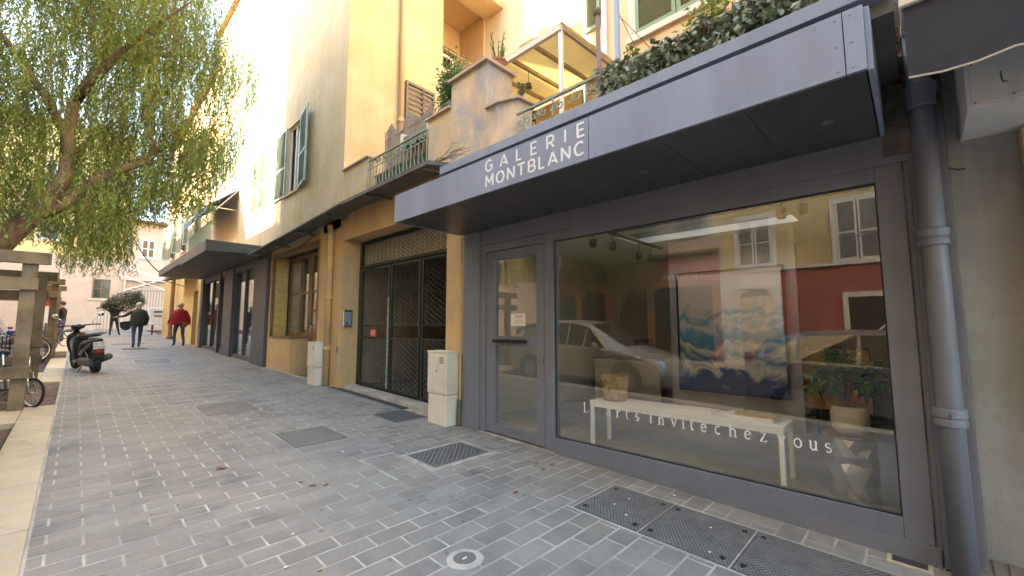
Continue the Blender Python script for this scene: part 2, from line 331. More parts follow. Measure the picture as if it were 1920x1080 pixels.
def copy_tree(o, parent=None):
    c = o.copy(); COL.objects.link(c); c.parent = parent
    for ch in list(o.children): copy_tree(ch, c)
    return c
def leaves(pts, size, mb=None, elong=1.6, up=0.3, jitter=0.4, droop=0.0, rng=RNG, fold=True):
    """leaf quads (folded, two faces) around points; returns arrays"""
    mb = mb or MB()
    pts = np.asarray(pts); n = len(pts)
    d = rng.normal(size=(n, 3)); d[:, 2] = d[:, 2] * 0.6 - droop; d /= np.linalg.norm(d, axis=1)[:, None]
    u = rng.normal(size=(n, 3)); u[:, 2] += up; s = np.cross(d, u); s /= np.linalg.norm(s, axis=1)[:, None] + 1e-9
    nn = np.cross(s, d)
    L = size * (1 + jitter * (rng.random(n) * 2 - 1)); W = L / elong / 2
    tip = pts + d * L[:, None]; mid = pts + d * (L * 0.5)[:, None]
    a = mid + s * W[:, None] + nn * (W * 0.35)[:, None]; b = mid - s * W[:, None] + nn * (W * 0.35)[:, None]
    V = np.stack([pts, a, tip, b], 1).reshape(-1, 3)
    k = len(mb.v); mb.v += list(map(tuple, V))
    for i in range(n):
        j = k + 4 * i; mb.f.append((j, j + 1, j + 2)); mb.f.append((j, j + 2, j + 3))
    mb.m += [0] * (2 * n)
    return mb
# ================================================================== GROUND
# holes in the paving: (x0,x1,y0,y1)
COVERS = [(1.33, 1.97, 7.06, 7.91), (1.70, 2.27, 4.80, 5.50), (3.02, 3.53, 5.05, 5.70), (2.36, 3.16, 3.27, 3.85),
          (2.68, 3.31, -0.42, 1.95), (1.23, 1.97, 15.4, 16.3), (1.25, 2.0, 21.0, 21.8), (3.47, 3.62, 0.02, 0.22),
          (1.1, 2.2, 24.5, 25.0), (3.0, 3.35, 12.0, 12.5)]
gr = struct('ground')
g = MB(); g.add([(-60, -40, gz(-40) - .16), (60, -40, gz(-40) - .16), (60, 150, gz(150) - .16), (-60, 150, gz(150) - .16)], [(0, 1, 2, 3)])
g.build('earth', 'soil', gr)
road = MB(); road.add([(-8.0, -20, gz(-20) - .12), (-.4, -20, gz(-20) - .12), (-.4, 60, gz(60) - .12), (-8.0, 60, gz(60) - .12)], [(0, 1, 2, 3)])
road.build('road', 'asphalt', kind='structure')
pv = struct('pavement')
pb = MB(); pb.sbox(-.13, 3.66, -6, 60, -0.14, 0.0); pb.build('mortar_bed', 'mortar', pv)
pb = MB(); pb.sbox(-10.5, -8.0, -20, 60, -0.14, 0.0); pb.build('far_pavement', 'kerb', kind='structure')
# running-bond stones
ROW = 0.1535; LEN = 0.3132
def clip(r, holes):
    out = [r]
    for h in holes:
        nxt = []
        for (a, b, c, d) in out:
            if b <= h[0] or a >= h[1] or d <= h[2] or c >= h[3]: nxt.append((a, b, c, d)); continue
            if a < h[0] - .03: nxt.append((a, h[0] - .008, c, d))
            if b > h[1] + .03: nxt.append((h[1] + .008, b, c, d))
            aa, bb = max(a, h[0] - .0), min(b, h[1])
            if c < h[2] - .03: nxt.append((aa, bb, c, h[2] - .008))
            if d > h[3] + .03: nxt.append((aa, bb, h[3] + .008, d))
        out = nxt
    return out
stones = []
i0 = -8
for i in range(i0, int(42 / ROW)):
    y0 = 2.462 + (i - 16) * ROW; y1 = y0 + ROW
    x = 1.375 - 6 * LEN + (LEN / 2 if i % 2 else 0)
    while x < 3.585:
        a, b = max(x, -.11), min(x + LEN, 3.585)
        if b - a > .05:
            for q in clip((a, b, y0, y1), COVERS): stones.append(q)
        x += LEN
def stone_mb(q, mb, rnd):
    a, b, c, d = q; j = 0.0042; t = 0.0024 + rnd.uniform(-.0010, .0012); e = .003
    a += j + rnd.uniform(0, .002); b -= j + rnd.uniform(0, .002); c += j + rnd.uniform(0, .002); d -= j + rnd.uniform(0, .002)
    if b - a < .02 or d - c < .02: return
    tl = rnd.uniform(-.0006, .0006); tz = [(a, c), (b, c), (b, d), (a, d)]
    vs = [(x, y, gz(y) - .012) for x, y in tz]
    vs += [(min(max(x, a + e), b - e), min(max(y, c + e), d - e), gz(y) + t + (tl if k in (0, 3) else -tl)) for k, (x, y) in enumerate(tz)]
    mb.add(vs, [(4, 5, 6, 7), (0, 1, 5, 4), (1, 2, 6, 5), (2, 3, 7, 6), (3, 0, 4, 7)])
cf = Vector((math.sin(math.radians(46.1)), math.cos(math.radians(46.1))))
def inview(q):
    cx, cy = (q[0] + q[1]) / 2, (q[2] + q[3]) / 2; f = cx * cf.x + cy * cf.y
    if f < 0.3: return False
    r = cx * cf.y - cy * cf.x
    px = 960 + 785 * r / f; py = 614 + 785 * 1.4 / f
    return -40 < px < 1960 and py < 1130
vis = sorted([q for q in stones if inview(q)], key=lambda q: (q[0] ** 2 + q[2] ** 2))
near = set(vis[:300]); rnd = random.Random(3)
for q in vis[:300]:
    mb = MB(); stone_mb(q, mb, rnd)
    if mb.v: mb.build('paving_stone', 'paver', pv, fixn=False)
fm = MB()
for q in stones:
    if q not in near and q[3] > -1.5: stone_mb(q, fm, rnd)
fm.build('paving_stone_field', 'paver', pv, kind='stuff', fixn=False)
# border strip along the shopfront
bs = MB(); bs.sbox(3.585, 3.615, -1.2, 4.3, -.01, 0.012); bs.build('mortar_fillet', 'mortar', pv)

# kerb
kb = struct('kerb')
y = -1.0; rnd = random.Random(5)
while y < 40:
    ln = rnd.choice([0.95, 1.0, 1.05]); y1 = min(y + ln, 40)
    xi = -.43
    if not (9.15 < (y + y1) / 2 < 12.2 or 18.3 < (y + y1) / 2 < 21):
        mb = MB(); mb.sbox(xi, -.118, y + .004, y1 - .004, -.15, 0.012); mb.build('kerb_stone', 'kerb', kb, bevel=.006)
    y = y1
mb = MB(); mb.sbox(-1.9, -.436, 8.1, 9.12, -.15, 0.008); mb.build('kerb_stone', 'kerb', kb, bevel=.006)
mb = MB(); mb.sbox(-1.9, -.436, 12.9, 14.2, -.15, 0.008); mb.build('kerb_stone', 'kerb', kb, bevel=.006)
tp = struct('planting_pit')
mb = MB()
N = 26
def pit(x0, x1, y0, y1):
    vs = []; fs = []
    for i in range(N + 1):
        for j in range(N + 1):
            X = x0 + (x1 - x0) * i / N; Y = y0 + (y1 - y0) * j / N
            vs.append((X, Y, gz(Y) - .035 + .03 * math.sin(X * 9.1 + Y * 3.3) * math.sin(Y * 5.7 - X * 2)))
    for i in range(N):
        for j in range(N):
            a = i * (N + 1) + j; fs.append((a, a + N + 1, a + N + 2, a + 1))
    mb.add(vs, fs)
pit(-1.9, -.13, 9.13, 12.9); pit(-1.9, -.44, 18.3, 21.0)
mb.build('soil_bed', 'soil', tp)
gut = MB(); gut.sbox(-.9, -.43, -1, 8.1, -.15, -.06); gut.build('gutter', 'soil', kind='structure')

# ------------------------------------------------------------------ covers in the pavement
def cover(label, x0, x1, y0, y1, matn, frame='covergrey', fw=.02, cat='manhole cover', group=None, tread=None, split=None):
    t = thing('manhole_cover', label, cat, ((x0 + x1) / 2, (y0 + y1) / 2, gz((y0 + y1) / 2)), group)
    fr = MB()
    for a, b, c, d in ((x0, x1, y0, y0 + fw), (x0, x1, y1 - fw, y1), (x0, x0 + fw, y0 + fw, y1 - fw), (x1 - fw, x1, y0 + fw, y1 - fw)):
        fr.sbox(a, b, c, d, -.02, .007)
    fr.build('frame', frame, t)
    pl = MB(); pl.sbox(x0 + fw + .004, x1 - fw - .004, y0 + fw + .004, y1 - fw - .004, -.02, .004); pl.build('plate', matn, t)
    if tread:
        tm = MB(); s = tread; k = 0
        X = x0 + fw + s * .6
        while X < x1 - fw - s * .5:
            Y = y0 + fw + s * .6; kk = 0
            while Y < y1 - fw - s * .5:
                L = s * .42; wd = s * .17; dx, dy = (L, 0) if (k + kk) % 2 else (0, L)
                z = gz(Y) + .004
                dd = .7071
                ux, uy = (dd, dd) if (k + kk) % 2 else (dd, -dd)
                px, py = -uy, ux
                top = .0045
                vs = [(X + ux * L, Y + uy * L, z), (X + px * wd, Y + py * wd, z), (X - ux * L, Y - uy * L, z), (X - px * wd, Y - py * wd, z),
                      (X + ux * L * .5, Y + uy * L * .5, z + top), (X - ux * L * .5, Y - uy * L * .5, z + top)]
                tm.add(vs, [(0, 1, 4), (1, 2, 5, 4), (2, 3, 5), (3, 0, 4, 5)])
                Y += s; kk += 1
            X += s; k += 1
        tm.build('raised_tread', 'wornmetal', t, kind='stuff', fixn=False)
    return t
cover('flat grey utility cover in the middle of the pavement, farther of the two plain ones', 1.33, 1.97, 7.06, 7.91, 'covergrey')
cover('flat grey utility cover left of the dark one by the garage gate', 1.70, 2.27, 4.80, 5.50, 'covergrey')
cover('dark tar-filled cover just before the gate threshold', 3.02, 3.53, 5.05, 5.70, 'coverdark')
cover('treaded iron cover set in a pale mortar border before the gallery door', 2.42, 3.11, 3.325, 3.80, 'castiron', tread=.030)
mb = MB()
for a, b, c, d in ((2.36, 3.16, 3.275, 3.322), (2.36, 3.16, 3.804, 3.845), (2.365, 2.416, 3.322, 3.804), (3.113, 3.155, 3.322, 3.804)): mb.sbox(a, b, c, d, -.01, .004)
mb.build('mortar_surround', 'mortar', pv)
mb = MB()
for a, b, c, d in ((2.02, 2.36, 3.96, 3.985), (1.99, 2.02, 3.30, 3.985)): mb.sbox(a, b, c, d, -.01, .0085)
mb.build('mortar_patch', 'mortar', pv)
# three big chequered plates
t = thing('chequered_plate_cover', 'long worn chequer-plate cellar cover of three plates along the gallery window', 'cellar cover', (3.0, .9, gz(.9)))
for k, (c, d) in enumerate(((1.437, 1.945), (.873, 1.425), (-.30, .861))):
    mb = MB(); mb.sbox(2.69, 3.30, c, d, -.02, .003)
    p = mb.build('plate', 'castiron', t)
    tm = MB(); s = .026; X = 2.70 + s / 2; k1 = 0
    while X < 3.29:
        Y = c + s / 2 + (s / 2 if k1 % 2 else 0)
        while Y < d - s * .4:
            if Y > .1:
                z = gz(Y) + .003; L = s * .55; wv = s * .2
                vs = [(X - L * .6, Y - wv, z), (X, Y - wv * 2.2, z), (X + L * .6, Y - wv, z), (X + L * .6, Y + wv * .6, z), (X, Y - wv * .3, z), (X - L * .6, Y + wv * .6, z), (X, Y - wv * 1.2, z + .005), (X - L * .35, Y - wv * .2, z + .004), (X + L * .35, Y - wv * .2, z + .004)]
                tm.add(vs, [(0, 1, 6, 7), (1, 2, 8, 6), (2, 3, 8), (3, 4, 6, 8), (4, 5, 7, 6), (5, 0, 7)])
            Y += s
        X += s * .75; k1 += 1
    tm.build('raised_tread', 'wornmetal', p, kind='stuff', fixn=False)
    for (hx, hy) in ((3.22, c + .05), (2.77, c + .05), (3.22, d - .05), (2.77, d - .05)):
        mb = MB(); mb.sbox(hx - .017, hx + .017, hy - .014, hy + .014, .0, .0092); mb.build('lifting_hole', 'black', p)
cover('narrow grey cover far up the pavement near the walkers', 1.23, 1.97, 15.4, 16.3, 'covergrey')
cover('thin dark cover strip on the pavement behind the walking woman', 1.25, 2.0, 21.0, 21.8, 'coverdark')
cover('farthest dark cover strip across the pavement before the bars', 1.1, 2.2, 24.5, 25.0, 'coverdark')
cover('small grey cover beside the anthracite shop corner', 3.0, 3.35, 12.0, 12.5, 'covergrey')
cover('small dark cover at the foot of the downpipe, bottom corner', 3.47, 3.62, .02, .22, 'paving_dark', frame='kerb')
# round valve cover
t = thing('water_valve_cover', 'small round iron water valve cover ringed with pale mortar', 'valve cover', (1.665, 1.985, gz(1.985)))
z = gz(1.985) + .006
mb = MB(); mb.lathe((1.665, 1.985, z), [(.068, -.012), (.068, .002), (.100, .001), (.112, -.004)], 28); mb.build('mortar_ring', 'mortar', t)
mb = MB(); mb.lathe((1.665, 1.985, z), [(.067, -.002), (.067, .003), (.058, .003), (.056, -.001), (.044, -.001), (.042, .002), (.030, .002), (.028, -.002), (.0001, -.002)], 28); mb.build('iron_lid', 'covergrey', t, smooth=False)
mb = MB(); mb.box(1.65, 1.68, 1.982, 1.990, z - .002, z + .003); mb.build('lid_slot', 'trim', t)

# ------------------------------------------------------------------ litter
rnd = random.Random(11)
def litter(x, y, s, m, label, cat='leaf', group=None, flat=.25):
    mb = MB(); n = 7; a0 = rnd.uniform(0, 6); z = gz(y) + .007
    vs = [(x, y, z + s * flat)]
    for k in range(n):
        a = a0 + 2 * PI * k / n; r = s * rnd.uniform(.5, 1.15); vs.append((x + r * math.cos(a), y + r * math.sin(a) * .7, z + rnd.uniform(0, s * .3)))
    mb.add(vs, [(0, 1 + k, 1 + (k + 1) % n) for k in range(n)])
    mb.add([(v[0], v[1], v[2] - .0015) for v in vs], [(0, 1 + (k + 1) % n, 1 + k) for k in range(n)])
    o = mb.build({'leaf': 'dead_leaf', 'scrap': 'paper_scrap'}[cat if cat == 'leaf' else 'scrap'], m); tag(o, label, cat, group); return o
litter(1.0, 4.6, .05, 'litterbrown', 'largest dark crumpled leaf alone in mid pavement')
litter(1.78, 5.5, .022, 'litterbrown', 'small brown leaf near the plain grey cover')
for p in ((1.40, 3.80), (1.44, 3.66), (1.52, 3.60)): litter(p[0], p[1], .028, 'litterbrown', 'one of the brown leaf crumbs on the stained stones', group='leaf crumbs on the stained stones')
litter(2.55, 2.42, .028, 'redleaf', 'dull red leaf flat on the blue-grey stones')
litter(2.82, 2.44, .022, 'lightleaf', 'tiny yellow-green leaf near the cellar cover')
for p in ((3.2, 2.75), (3.28, 2.62), (3.12, 2.6)): litter(p[0], p[1], .035, 'twig', 'one of the dry leaf scraps gathered below the gallery window', group='leaf scraps below the gallery window')
for p in ((1.05, 2.95), (2.0, 4.35), (2.5, 3.15), (3.3, 4.0), (3.36, 3.3), (3.5, 2.9), (1.7, 3.4), (2.95, 1.75), (2.85, 1.6), (3.1, 1.1), (2.78, 1.0), (3.45, 1.5), (.9, 2.6), (1.0, 3.5), (3.25, 4.75), (3.12, 1.72)):
    litter(p[0], p[1], .010 + rnd.random() * .008, 'paper', 'one of the tiny white paper scraps scattered on the paving', 'paper scrap', 'tiny white scraps on the paving')
litter(1.02, 2.45, .018, 'orange', 'small orange peel scrap on the near stones', 'peel')
# ================================================================== LETTER STROKES
def arc(cx, cy, rx, ry, a0, a1, n=10): return [(cx + rx * math.cos(math.radians(a0 + (a1 - a0) * i / n)), cy + ry * math.sin(math.radians(a0 + (a1 - a0) * i / n))) for i in range(n + 1)]
SANS = {  # width, strokes (cap height 1)
 'G': (.86, [arc(.45, .5, .43, .5, 48, 312, 16), [(.84, .10), (.84, .48), (.54, .48)]]),
 'A': (.92, [[(.02, 0), (.46, 1)], [(.46, 1), (.90, 0)], [(.36, .27), (.80, .27)]]),
 'L': (.58, [[(.04, 1), (.04, .0), (.58, .0)]]),
 'E': (.64, [[(.64, 1), (.05, 1), (.05, 0), (.64, 0)], [(.17, .5), (.58, .5)]]),
 'R': (.74, [[(.05, .0), (.05, 1), (.38, 1)] + arc(.40, .71, .30, .29, 90, -90, 8) + [(.20, .42)], [(.42, .36), (.74, 0)]]),
 'I': (.10, [[(.05, 0), (.05, 1)]]),
 'M': (1.0, [[(.05, 0), (.05, 1), (.5, .34), (.95, 1), (.95, 0)]]),
 'O': (1.0, [arc(.5, .5, .46, .5, 98, 262, 14), arc(.5, .5, .46, .5, 82, -82, 14)]),
 'N': (.85, [[(.05, 0), (.05, 1), (.80, 0)], [(.80, .16), (.80, 1)]]),
 'T': (.80, [[(0, 1), (.80, 1)], [(.4, .88), (.4, 0)]]),
 'B': (.75, [[(.05, 0), (.05, 1)], [(.17, 1), (.42, 1)] + arc(.42, .755, .25, .245, 90, -90, 8) + [(.17, .51)], [(.42, .51)] + arc(.44, .255, .29, .255, 90, -90, 8) + [(.17, 0)]]),
 'C': (.86, [arc(.47, .5, .45, .5, 46, 314, 16)]),
}
def ser(x, y, w=.22): return [(x - w / 2, y), (x + w / 2, y)]
XH = .66
SERIF = {
 'L': (.62, [([(.14, 0), (.14, 1)], .11), (ser(.14, 1, .3), .04), ([(0, 0), (.6, 0)], .04), ([(.58, 0), (.62, .26)], .05)]),
 'a': (.52, [([(.40, 0), (.40, .5)] + arc(.26, .5, .14, .15, 0, 150, 6), .08), (arc(.22, .17, .18, .19, 75, 300, 10), .08), ([(.40, .02), (.52, .02)], .05)]),
 'r': (.46, [([(.12, 0), (.12, XH)], .10), (ser(.12, 0, .28), .04), (ser(.07, XH, .14), .05), (arc(.32, .42, .18, .22, 160, 60, 6), .07)]),
 't': (.38, [([(.16, .9), (.16, .12)] + arc(.27, .12, .11, .11, 180, 300, 6), .09), (ser(.19, XH - .02, .34), .05)]),
 's': (.42, [(arc(.21, .49, .15, .15, 40, 270, 8) + arc(.21, .17, .17, .16, 90, -140, 8), .075)]),
 "'": (.14, [([(.10, 1.0), (.05, .74)], .09)]),
 'i': (.28, [([(.13, 0), (.13, XH)], .10), (ser(.13, 0, .28), .04), (ser(.07, XH, .14), .05), ([(.13, .86), (.13, .95)], .11)]),
 'n': (.62, [([(.12, 0), (.12, XH)], .10), (ser(.12, 0, .26), .04), (ser(.07, XH, .14), .05), (arc(.31, .44, .18, .21, 165, 0, 8) + [(.49, 0)], .085), (ser(.49, 0, .26), .04)]),
 'v': (.58, [([(.08, XH), (.29, .0)], .09), ([(.29, .0), (.50, XH)], .05), (ser(.08, XH, .24), .04), (ser(.50, XH, .20), .04)]),
 'e': (.50, [([(.06, .36), (.45, .36)], .045), (arc(.26, .33, .21, .33, 5, 320, 14), .085)]),
 'c': (.48, [(arc(.26, .33, .22, .33, 48, 318, 12), .085)]),
 'h': (.64, [([(.12, 0), (.12, 1)], .10), (ser(.12, 0, .26), .04), (ser(.07, 1, .16), .05), (arc(.32, .44, .18, .21, 165, 0, 8) + [(.50, 0)], .085), (ser(.50, 0, .26), .04)]),
 'z': (.48, [([(.04, XH), (.44, XH)], .045), ([(.42, XH), (.06, 0)], .085), ([(.03, 0), (.46, 0)], .05), ([(.45, 0), (.47, .16)], .04)]),
 'o': (.56, [(arc(.28, .33, .23, .33, 0, 360, 18), .08)]),
 'u': (.62, [([(.12, XH), (.12, .2)] + arc(.28, .2, .16, .19, 180, 330, 6), .09), ([(.46, XH), (.46, 0)], .10), (ser(.06, XH, .14), .04), (ser(.42, XH, .14), .04), (ser(.52, .01, .12), .04)]),
}
def stroke(mb, P, wd, x, depth, f, kref=[0]):
    """P: 2d polyline, f maps (u,v)->(Y,Z); plate on plane X=x facing -X"""
    for i in range(len(P) - 1):
        a = Vector(P[i]); b = Vector(P[i + 1]); d = b - a
        if d.length < 1e-6: continue
        d.normalize(); nn = Vector((-d.y, d.x)); ext = wd * .30
        a2 = a - d * (ext if i > 0 else 0); b2 = b + d * (ext if i < len(P) - 2 else 0)
        kref[0] += 1; dd = depth + (kref[0] % 5) * .00025
        q = [a2 - nn * wd / 2, b2 - nn * wd / 2, b2 + nn * wd / 2, a2 + nn * wd / 2]
        vs = []
        for xx in (x, x - dd):
            for p in q:
                Y, Z = f(p.x, p.y); vs.append((xx, Y, Z))
        mb.add(vs, [(0, 1, 2, 3), (7, 6, 5, 4), (0, 4, 5, 1), (1, 5, 6, 2), (2, 6, 7, 3), (3, 7, 4, 0)])
def sans_line(parent, text, ya, yb, z0, hgt, wd, x, depth):
    ws = [SANS[c][0] * hgt for c in text]; gap = ((ya - yb) - sum(ws)) / (len(text) - 1); y = ya
    for c, wc in zip(text, ws):
        mb = MB()
        for P in SANS[c][1]: stroke(mb, P, wd / hgt, x, depth, lambda u, v, y=y: (y - u * hgt, z0 + v * hgt))
        mb.build('letter', 'white_letter', parent)
        y -= wc + gap

# ================================================================== GALLERY
XF = 3.6
def part(mb, name, m, parent, **k): return mb.build(name, m, parent, **k)
gal = thing('gallery_building', 'grey-painted gallery shop with one wide display window and a glass door', 'shop', (3.6, 2.2, 0))
mb = MB(); mb.tbox(3.57, 3.80, 4.335, 4.02, 2.643); part(mb, 'pilaster', 'grey', gal, bevel=.004)
mb = MB(); mb.box(3.585, 3.80, -.04, 4.015, 2.455, 2.70); part(mb, 'header_board', 'grey', gal, bevel=.003)
# door frame
mb = MB(); mb.tbox(3.59, 3.70, 4.015, 3.925, 2.45); mb.tbox(3.592, 3.70, 2.955, 2.835, 2.45); mb.box(3.588, 3.70, 2.955, 3.925, 2.352, 2.45)
part(mb, 'door_frame', 'grey', gal, bevel=.003)
dr = MB()
dr.tbox(3.602, 3.66, 3.915, 3.752, 2.345, sink=-.03); dr.tbox(3.602, 3.66, 3.083, 2.965, 2.345, sink=-.03)
dr.box(3.603, 3.66, 3.083, 3.752, 2.235, 2.345); dr.box(3.603, 3.66, 3.083, 3.752, 1.178, 1.292)
dr.add([(x, y, z) for x in (3.603, 3.66) for y in (3.083, 3.752) for z in (gz(y) + .03, .243)], [(0, 1, 3, 2), (4, 6, 7, 5), (0, 4, 5, 1), (2, 3, 7, 6), (0, 2, 6, 4), (1, 5, 7, 3)])
door = part(dr, 'door', 'grey', gal, bevel=.003)
for nm, za, zb in (('upper_pane', 1.292, 2.235), ('lower_pane', .243, 1.178)):
    mb = MB(); mb.box(3.626, 3.634, 3.083, 3.752, za, zb); part(mb, 'door_pane', 'glass', door)
mb = MB(); mb.bar((3.545, 3.74, 1.235), (3.545, 3.22, 1.235), .03, .045); mb.box(3.545, 3.605, 3.71, 3.735, 1.222, 1.248); mb.box(3.545, 3.605, 3.23, 3.255, 1.222, 1.248)
part(mb, 'push_bar', 'black', door, bevel=.004)
mb = MB(); mb.lathe((3.598, 2.995, 1.02), [(.0001, -.012), (.016, -.010), (.018, .006)], 12, axis='x'); mb.box(3.58, 3.60, 2.985, 3.005, 1.03, 1.06); part(mb, 'door_lock', 'steel', door)
mb = MB(); mb.box(3.622, 3.6245, 3.27, 3.505, 1.415, 1.56); part(mb, 'paper_notice', 'paper', door)
mb = MB()
for k, (zz, yy0, yy1, h) in enumerate(((1.525, 3.31, 3.43, .010), (1.505, 3.32, 3.42, .005), (1.475, 3.30, 3.44, .004), (1.455, 3.29, 3.46, .004))): mb.box(3.6212, 3.622, yy0, yy1, zz, zz + h)
part(mb, 'notice_print', 'redsign', door)
mb = MB()   # etched square logo on the door glass
def ring(mb, yc, zc, hw, th, x):
    for a, b, c, d in ((yc - hw, yc + hw, zc - hw, zc - hw + th), (yc - hw, yc + hw, zc + hw - th, zc + hw), (yc - hw, yc - hw + th, zc - hw + th, zc + hw - th), (yc + hw - th, yc + hw, zc - hw + th, zc + hw - th)): mb.box(x, x + .0015, a, b, c, d)
ring(mb, 3.42, 1.995, .085, .006, 3.6240); ring(mb, 3.42, 2.00, .058, .005, 3.6240)
for zz in (1.985, 2.005, 2.02): mb.box(3.6240, 3.6255, 3.375, 3.465, zz, zz + .008)
mb.box(3.6240, 3.6255, 3.37, 3.47, 1.885, 1.893); mb.box(3.6240, 3.6255, 3.36, 3.48, 1.868, 1.874)
M['etch'] = mat('etched_print', (0.42, 0.38, 0.32), 0.8, var=.02)
part(mb, 'etched_logo', 'etch', door)
mb = MB(); mb.bar((3.60, 3.80, 2.30), (3.60, 3.78, 2.28), .012); part(mb, 'door_stop', 'black', door)
# display window
wf = MB()
wf.box(3.592, 3.70, .136, 2.835, 2.352, 2.455)
wf.tbox(3.594, 3.70, .136, .002, 2.455)
vs = []
fr = part(wf, 'window_frame', 'grey', gal, bevel=.004)
mb = MB(); mb.tbox(3.590, 3.70, .136, 2.835, .238); part(mb, 'bottom_rail', 'grey', gal, bevel=.004)
mb = MB(); mb.tbox(3.578, 3.5895, -.02, 2.83, .115); part(mb, 'plinth_board', 'greyold', gal, bevel=.003)
mb = MB(); mb.box(3.630, 3.640, .136, 2.835, .238, 2.352); pane = part(mb, 'display_pane', 'glass', fr)
gk = MB()
for a, b, c, d in ((.136, 2.835, .238, .246), (.136, 2.835, 2.344, 2.352), (.136, .144, .246, 2.344), (2.827, 2.835, .246, 2.344)): gk.box(3.618, 3.6295, a, b, c, d)
part(gk, 'gasket', 'black', fr)
lt = MB(); z0, hg = .548, .092
pos = [(1090, 'L'), (1117, "'"), (1133, 'a'), (1150, 'r'), (1162, 't')]
txt = [(2.487, 'L'), (2.325, "'"), (2.222, 'a'), (2.115, 'r'), (2.020, 't'), (1.920, 's'), (1.845, "'"), (1.780, 'i'), (1.700, 'n'), (1.585, 'v'), (1.490, 'i'), (1.425, 't'), (1.335, 'e'), (1.225, 'c'), (1.120, 'h'), (1.010, 'e'), (.905, 'z'), (.790, 'v'), (.690, 'o'), (.600, 'u'), (.508, 's')]
for yy, ch in txt:
    lt = MB()
    for P, wd in SERIF[ch][1]: stroke(lt, P, wd * 1.25, 3.6295, .0010, lambda u, v, yy=yy: (yy - u * hg, z0 + v * hg))
    part(lt, 'letter', 'white_letter', fr)
# right hand pilaster with mouldings, grimy above
mb = MB(); mb.tbox(3.605, 3.75, -.002, -.030, 2.50); mb.tbox(3.585, 3.75, -.030, -.060, 2.52); part(mb, 'moulding', 'greyold', gal, bevel=.003)
mb = MB(); mb.tbox(3.572, 3.78, -.060, -.20, 2.70); part(mb, 'side_pilaster', 'greyold', gal, bevel=.004)
mb = MB(); mb.box(3.575, 3.80, -.20, .10, 2.70, 3.14); mb.box(3.58, 3.80, -.05, .085, 2.50, 2.70); part(mb, 'upper_pilaster', 'grime', gal)
# roof slab with its grey edge
mb = MB(); mb.box(2.74, 3.6, -.02, 3.65, 2.98, 3.055); 
for q in ((3.6, 3.84, -.2, 4.33), (4.58, 5.02, -.2, 4.33), (5.70, 6.0, -.2, 4.33), (3.84, 4.58, -.2, .36), (3.84, 4.58, 3.92, 4.33), (5.02, 5.70, -.2, .9), (5.02, 5.70, 2.9, 4.33)): mb.box(*q, 2.705, 3.12)
part(mb, 'roof_slab', 'sheet', gal)
mb = MB(); mb.box(2.655, 2.74, -.02, 3.655, 3.06, 3.145); mb.box(2.74, 3.6, 3.60, 3.655, 3.06, 3.145); mb.box(2.74, 3.6, -.02, 3.60, 3.057, 3.13); part(mb, 'roof_edge_trim', 'fascia', gal, bevel=.003)
# interior
mb = MB(); mb.box(3.70, 7.2, -1.2, 4.33, .05, .17); part(mb, 'interior_floor', 'concretefloor', gal)
mb = MB()
for q in ((3.80, 3.84, -1.2, 4.33), (4.58, 5.02, -1.2, 4.33), (5.70, 7.2, -1.2, 4.33), (3.84, 4.58, -1.2, .36), (3.84, 4.58, 3.92, 4.33), (5.02, 5.70, -1.2, .9), (5.02, 5.70, 2.9, 4.33)): mb.box(*q, 2.62, 2.70)
part(mb, 'interior_ceiling', 'ceil', gal)
for (a, b, c, d) in ((3.84, 4.58, .36, 3.92), (5.02, 5.70, .9, 2.9)):   # added rooflights, put in to bring daylight inside; white shafts and glass lids
    mb = MB()
    for q in ((a - .015, a - .001, c - .01, d + .01), (b + .001, b + .015, c - .01, d + .01), (a - .001, b + .001, c - .015, c - .001), (a - .001, b + .001, d + .001, d + .015)): mb.box(*q, 2.62, 3.17)
    rl = part(mb, 'added_rooflight', 'ceil', gal)
    mb = MB(); mb.box(a - .02, b + .02, c - .02, d + .02, 3.172, 3.180); part(mb, 'added_rooflight_pane', 'glass_clear', rl)

mb = MB(); mb.box(7.2, 7.35, -1.2, 4.33, .05, 2.70); mb.box(3.80, 7.35, 4.33, 4.42, .05, 2.70); mb.box(3.80, 7.35, -1.3, -1.2, .05, 2.70); part(mb, 'interior_wall', 'intwall', gal)

# canopy of the gallery
can = thing('shop_canopy', 'grey metal canopy over the gallery lettered GALERIE MONTBLANC', 'canopy', (3.1, 2.2, 2.65))
for a, b in ((4.41, 1.674), (1.668, .172), (.168, .09)):
    mb = MB(); mb.box(2.556, 2.580, b, a, 2.640, 2.970); part(mb, 'fascia_panel', 'fascia', can, bevel=.002)
seams = [4.385, 3.30, 2.207, 1.16, .637, .095]
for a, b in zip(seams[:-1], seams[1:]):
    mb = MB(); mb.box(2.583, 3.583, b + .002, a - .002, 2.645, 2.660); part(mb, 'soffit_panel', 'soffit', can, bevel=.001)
for a, b in ((4.387, 4.410), (.068, .090)):
    mb = MB(); mb.box(2.583, 3.575, a, b, 2.642, 2.968); part(mb, 'end_panel', 'fascia', can, bevel=.002)
mb = MB(); mb.box(2.582, 3.6, .1, 4.38, 2.93, 2.962); part(mb, 'top_sheet', 'sheet', can)
for yy in (2.634, 1.501, .311, 3.516):
    mb = MB(); mb.lathe((3.09, yy, 2.641), [(.0001, .001), (.020, .001), (.022, -.004), (.030, -.004), (.032, .003)], 18); part(mb, 'downlight', 'covergrey', can, smooth=False)
sans_line(can, 'GALERIE', 2.799, 1.706, 2.838, .100, .0165, 2.556, .003)
sans_line(can, 'MONTBLANC', 2.797, 1.709, 2.694, .100, .0180, 2.556, .003)
mb = MB()
for yy in (.20, .14, 1.62):
    for zz in (2.67, 2.80, 2.94): mb.lathe((2.553, yy, zz), [(.0001, -.002), (.005, -.001), (.006, .003)], 8, axis='x')
part(mb, 'screw_heads', 'fascia', can, kind='stuff')

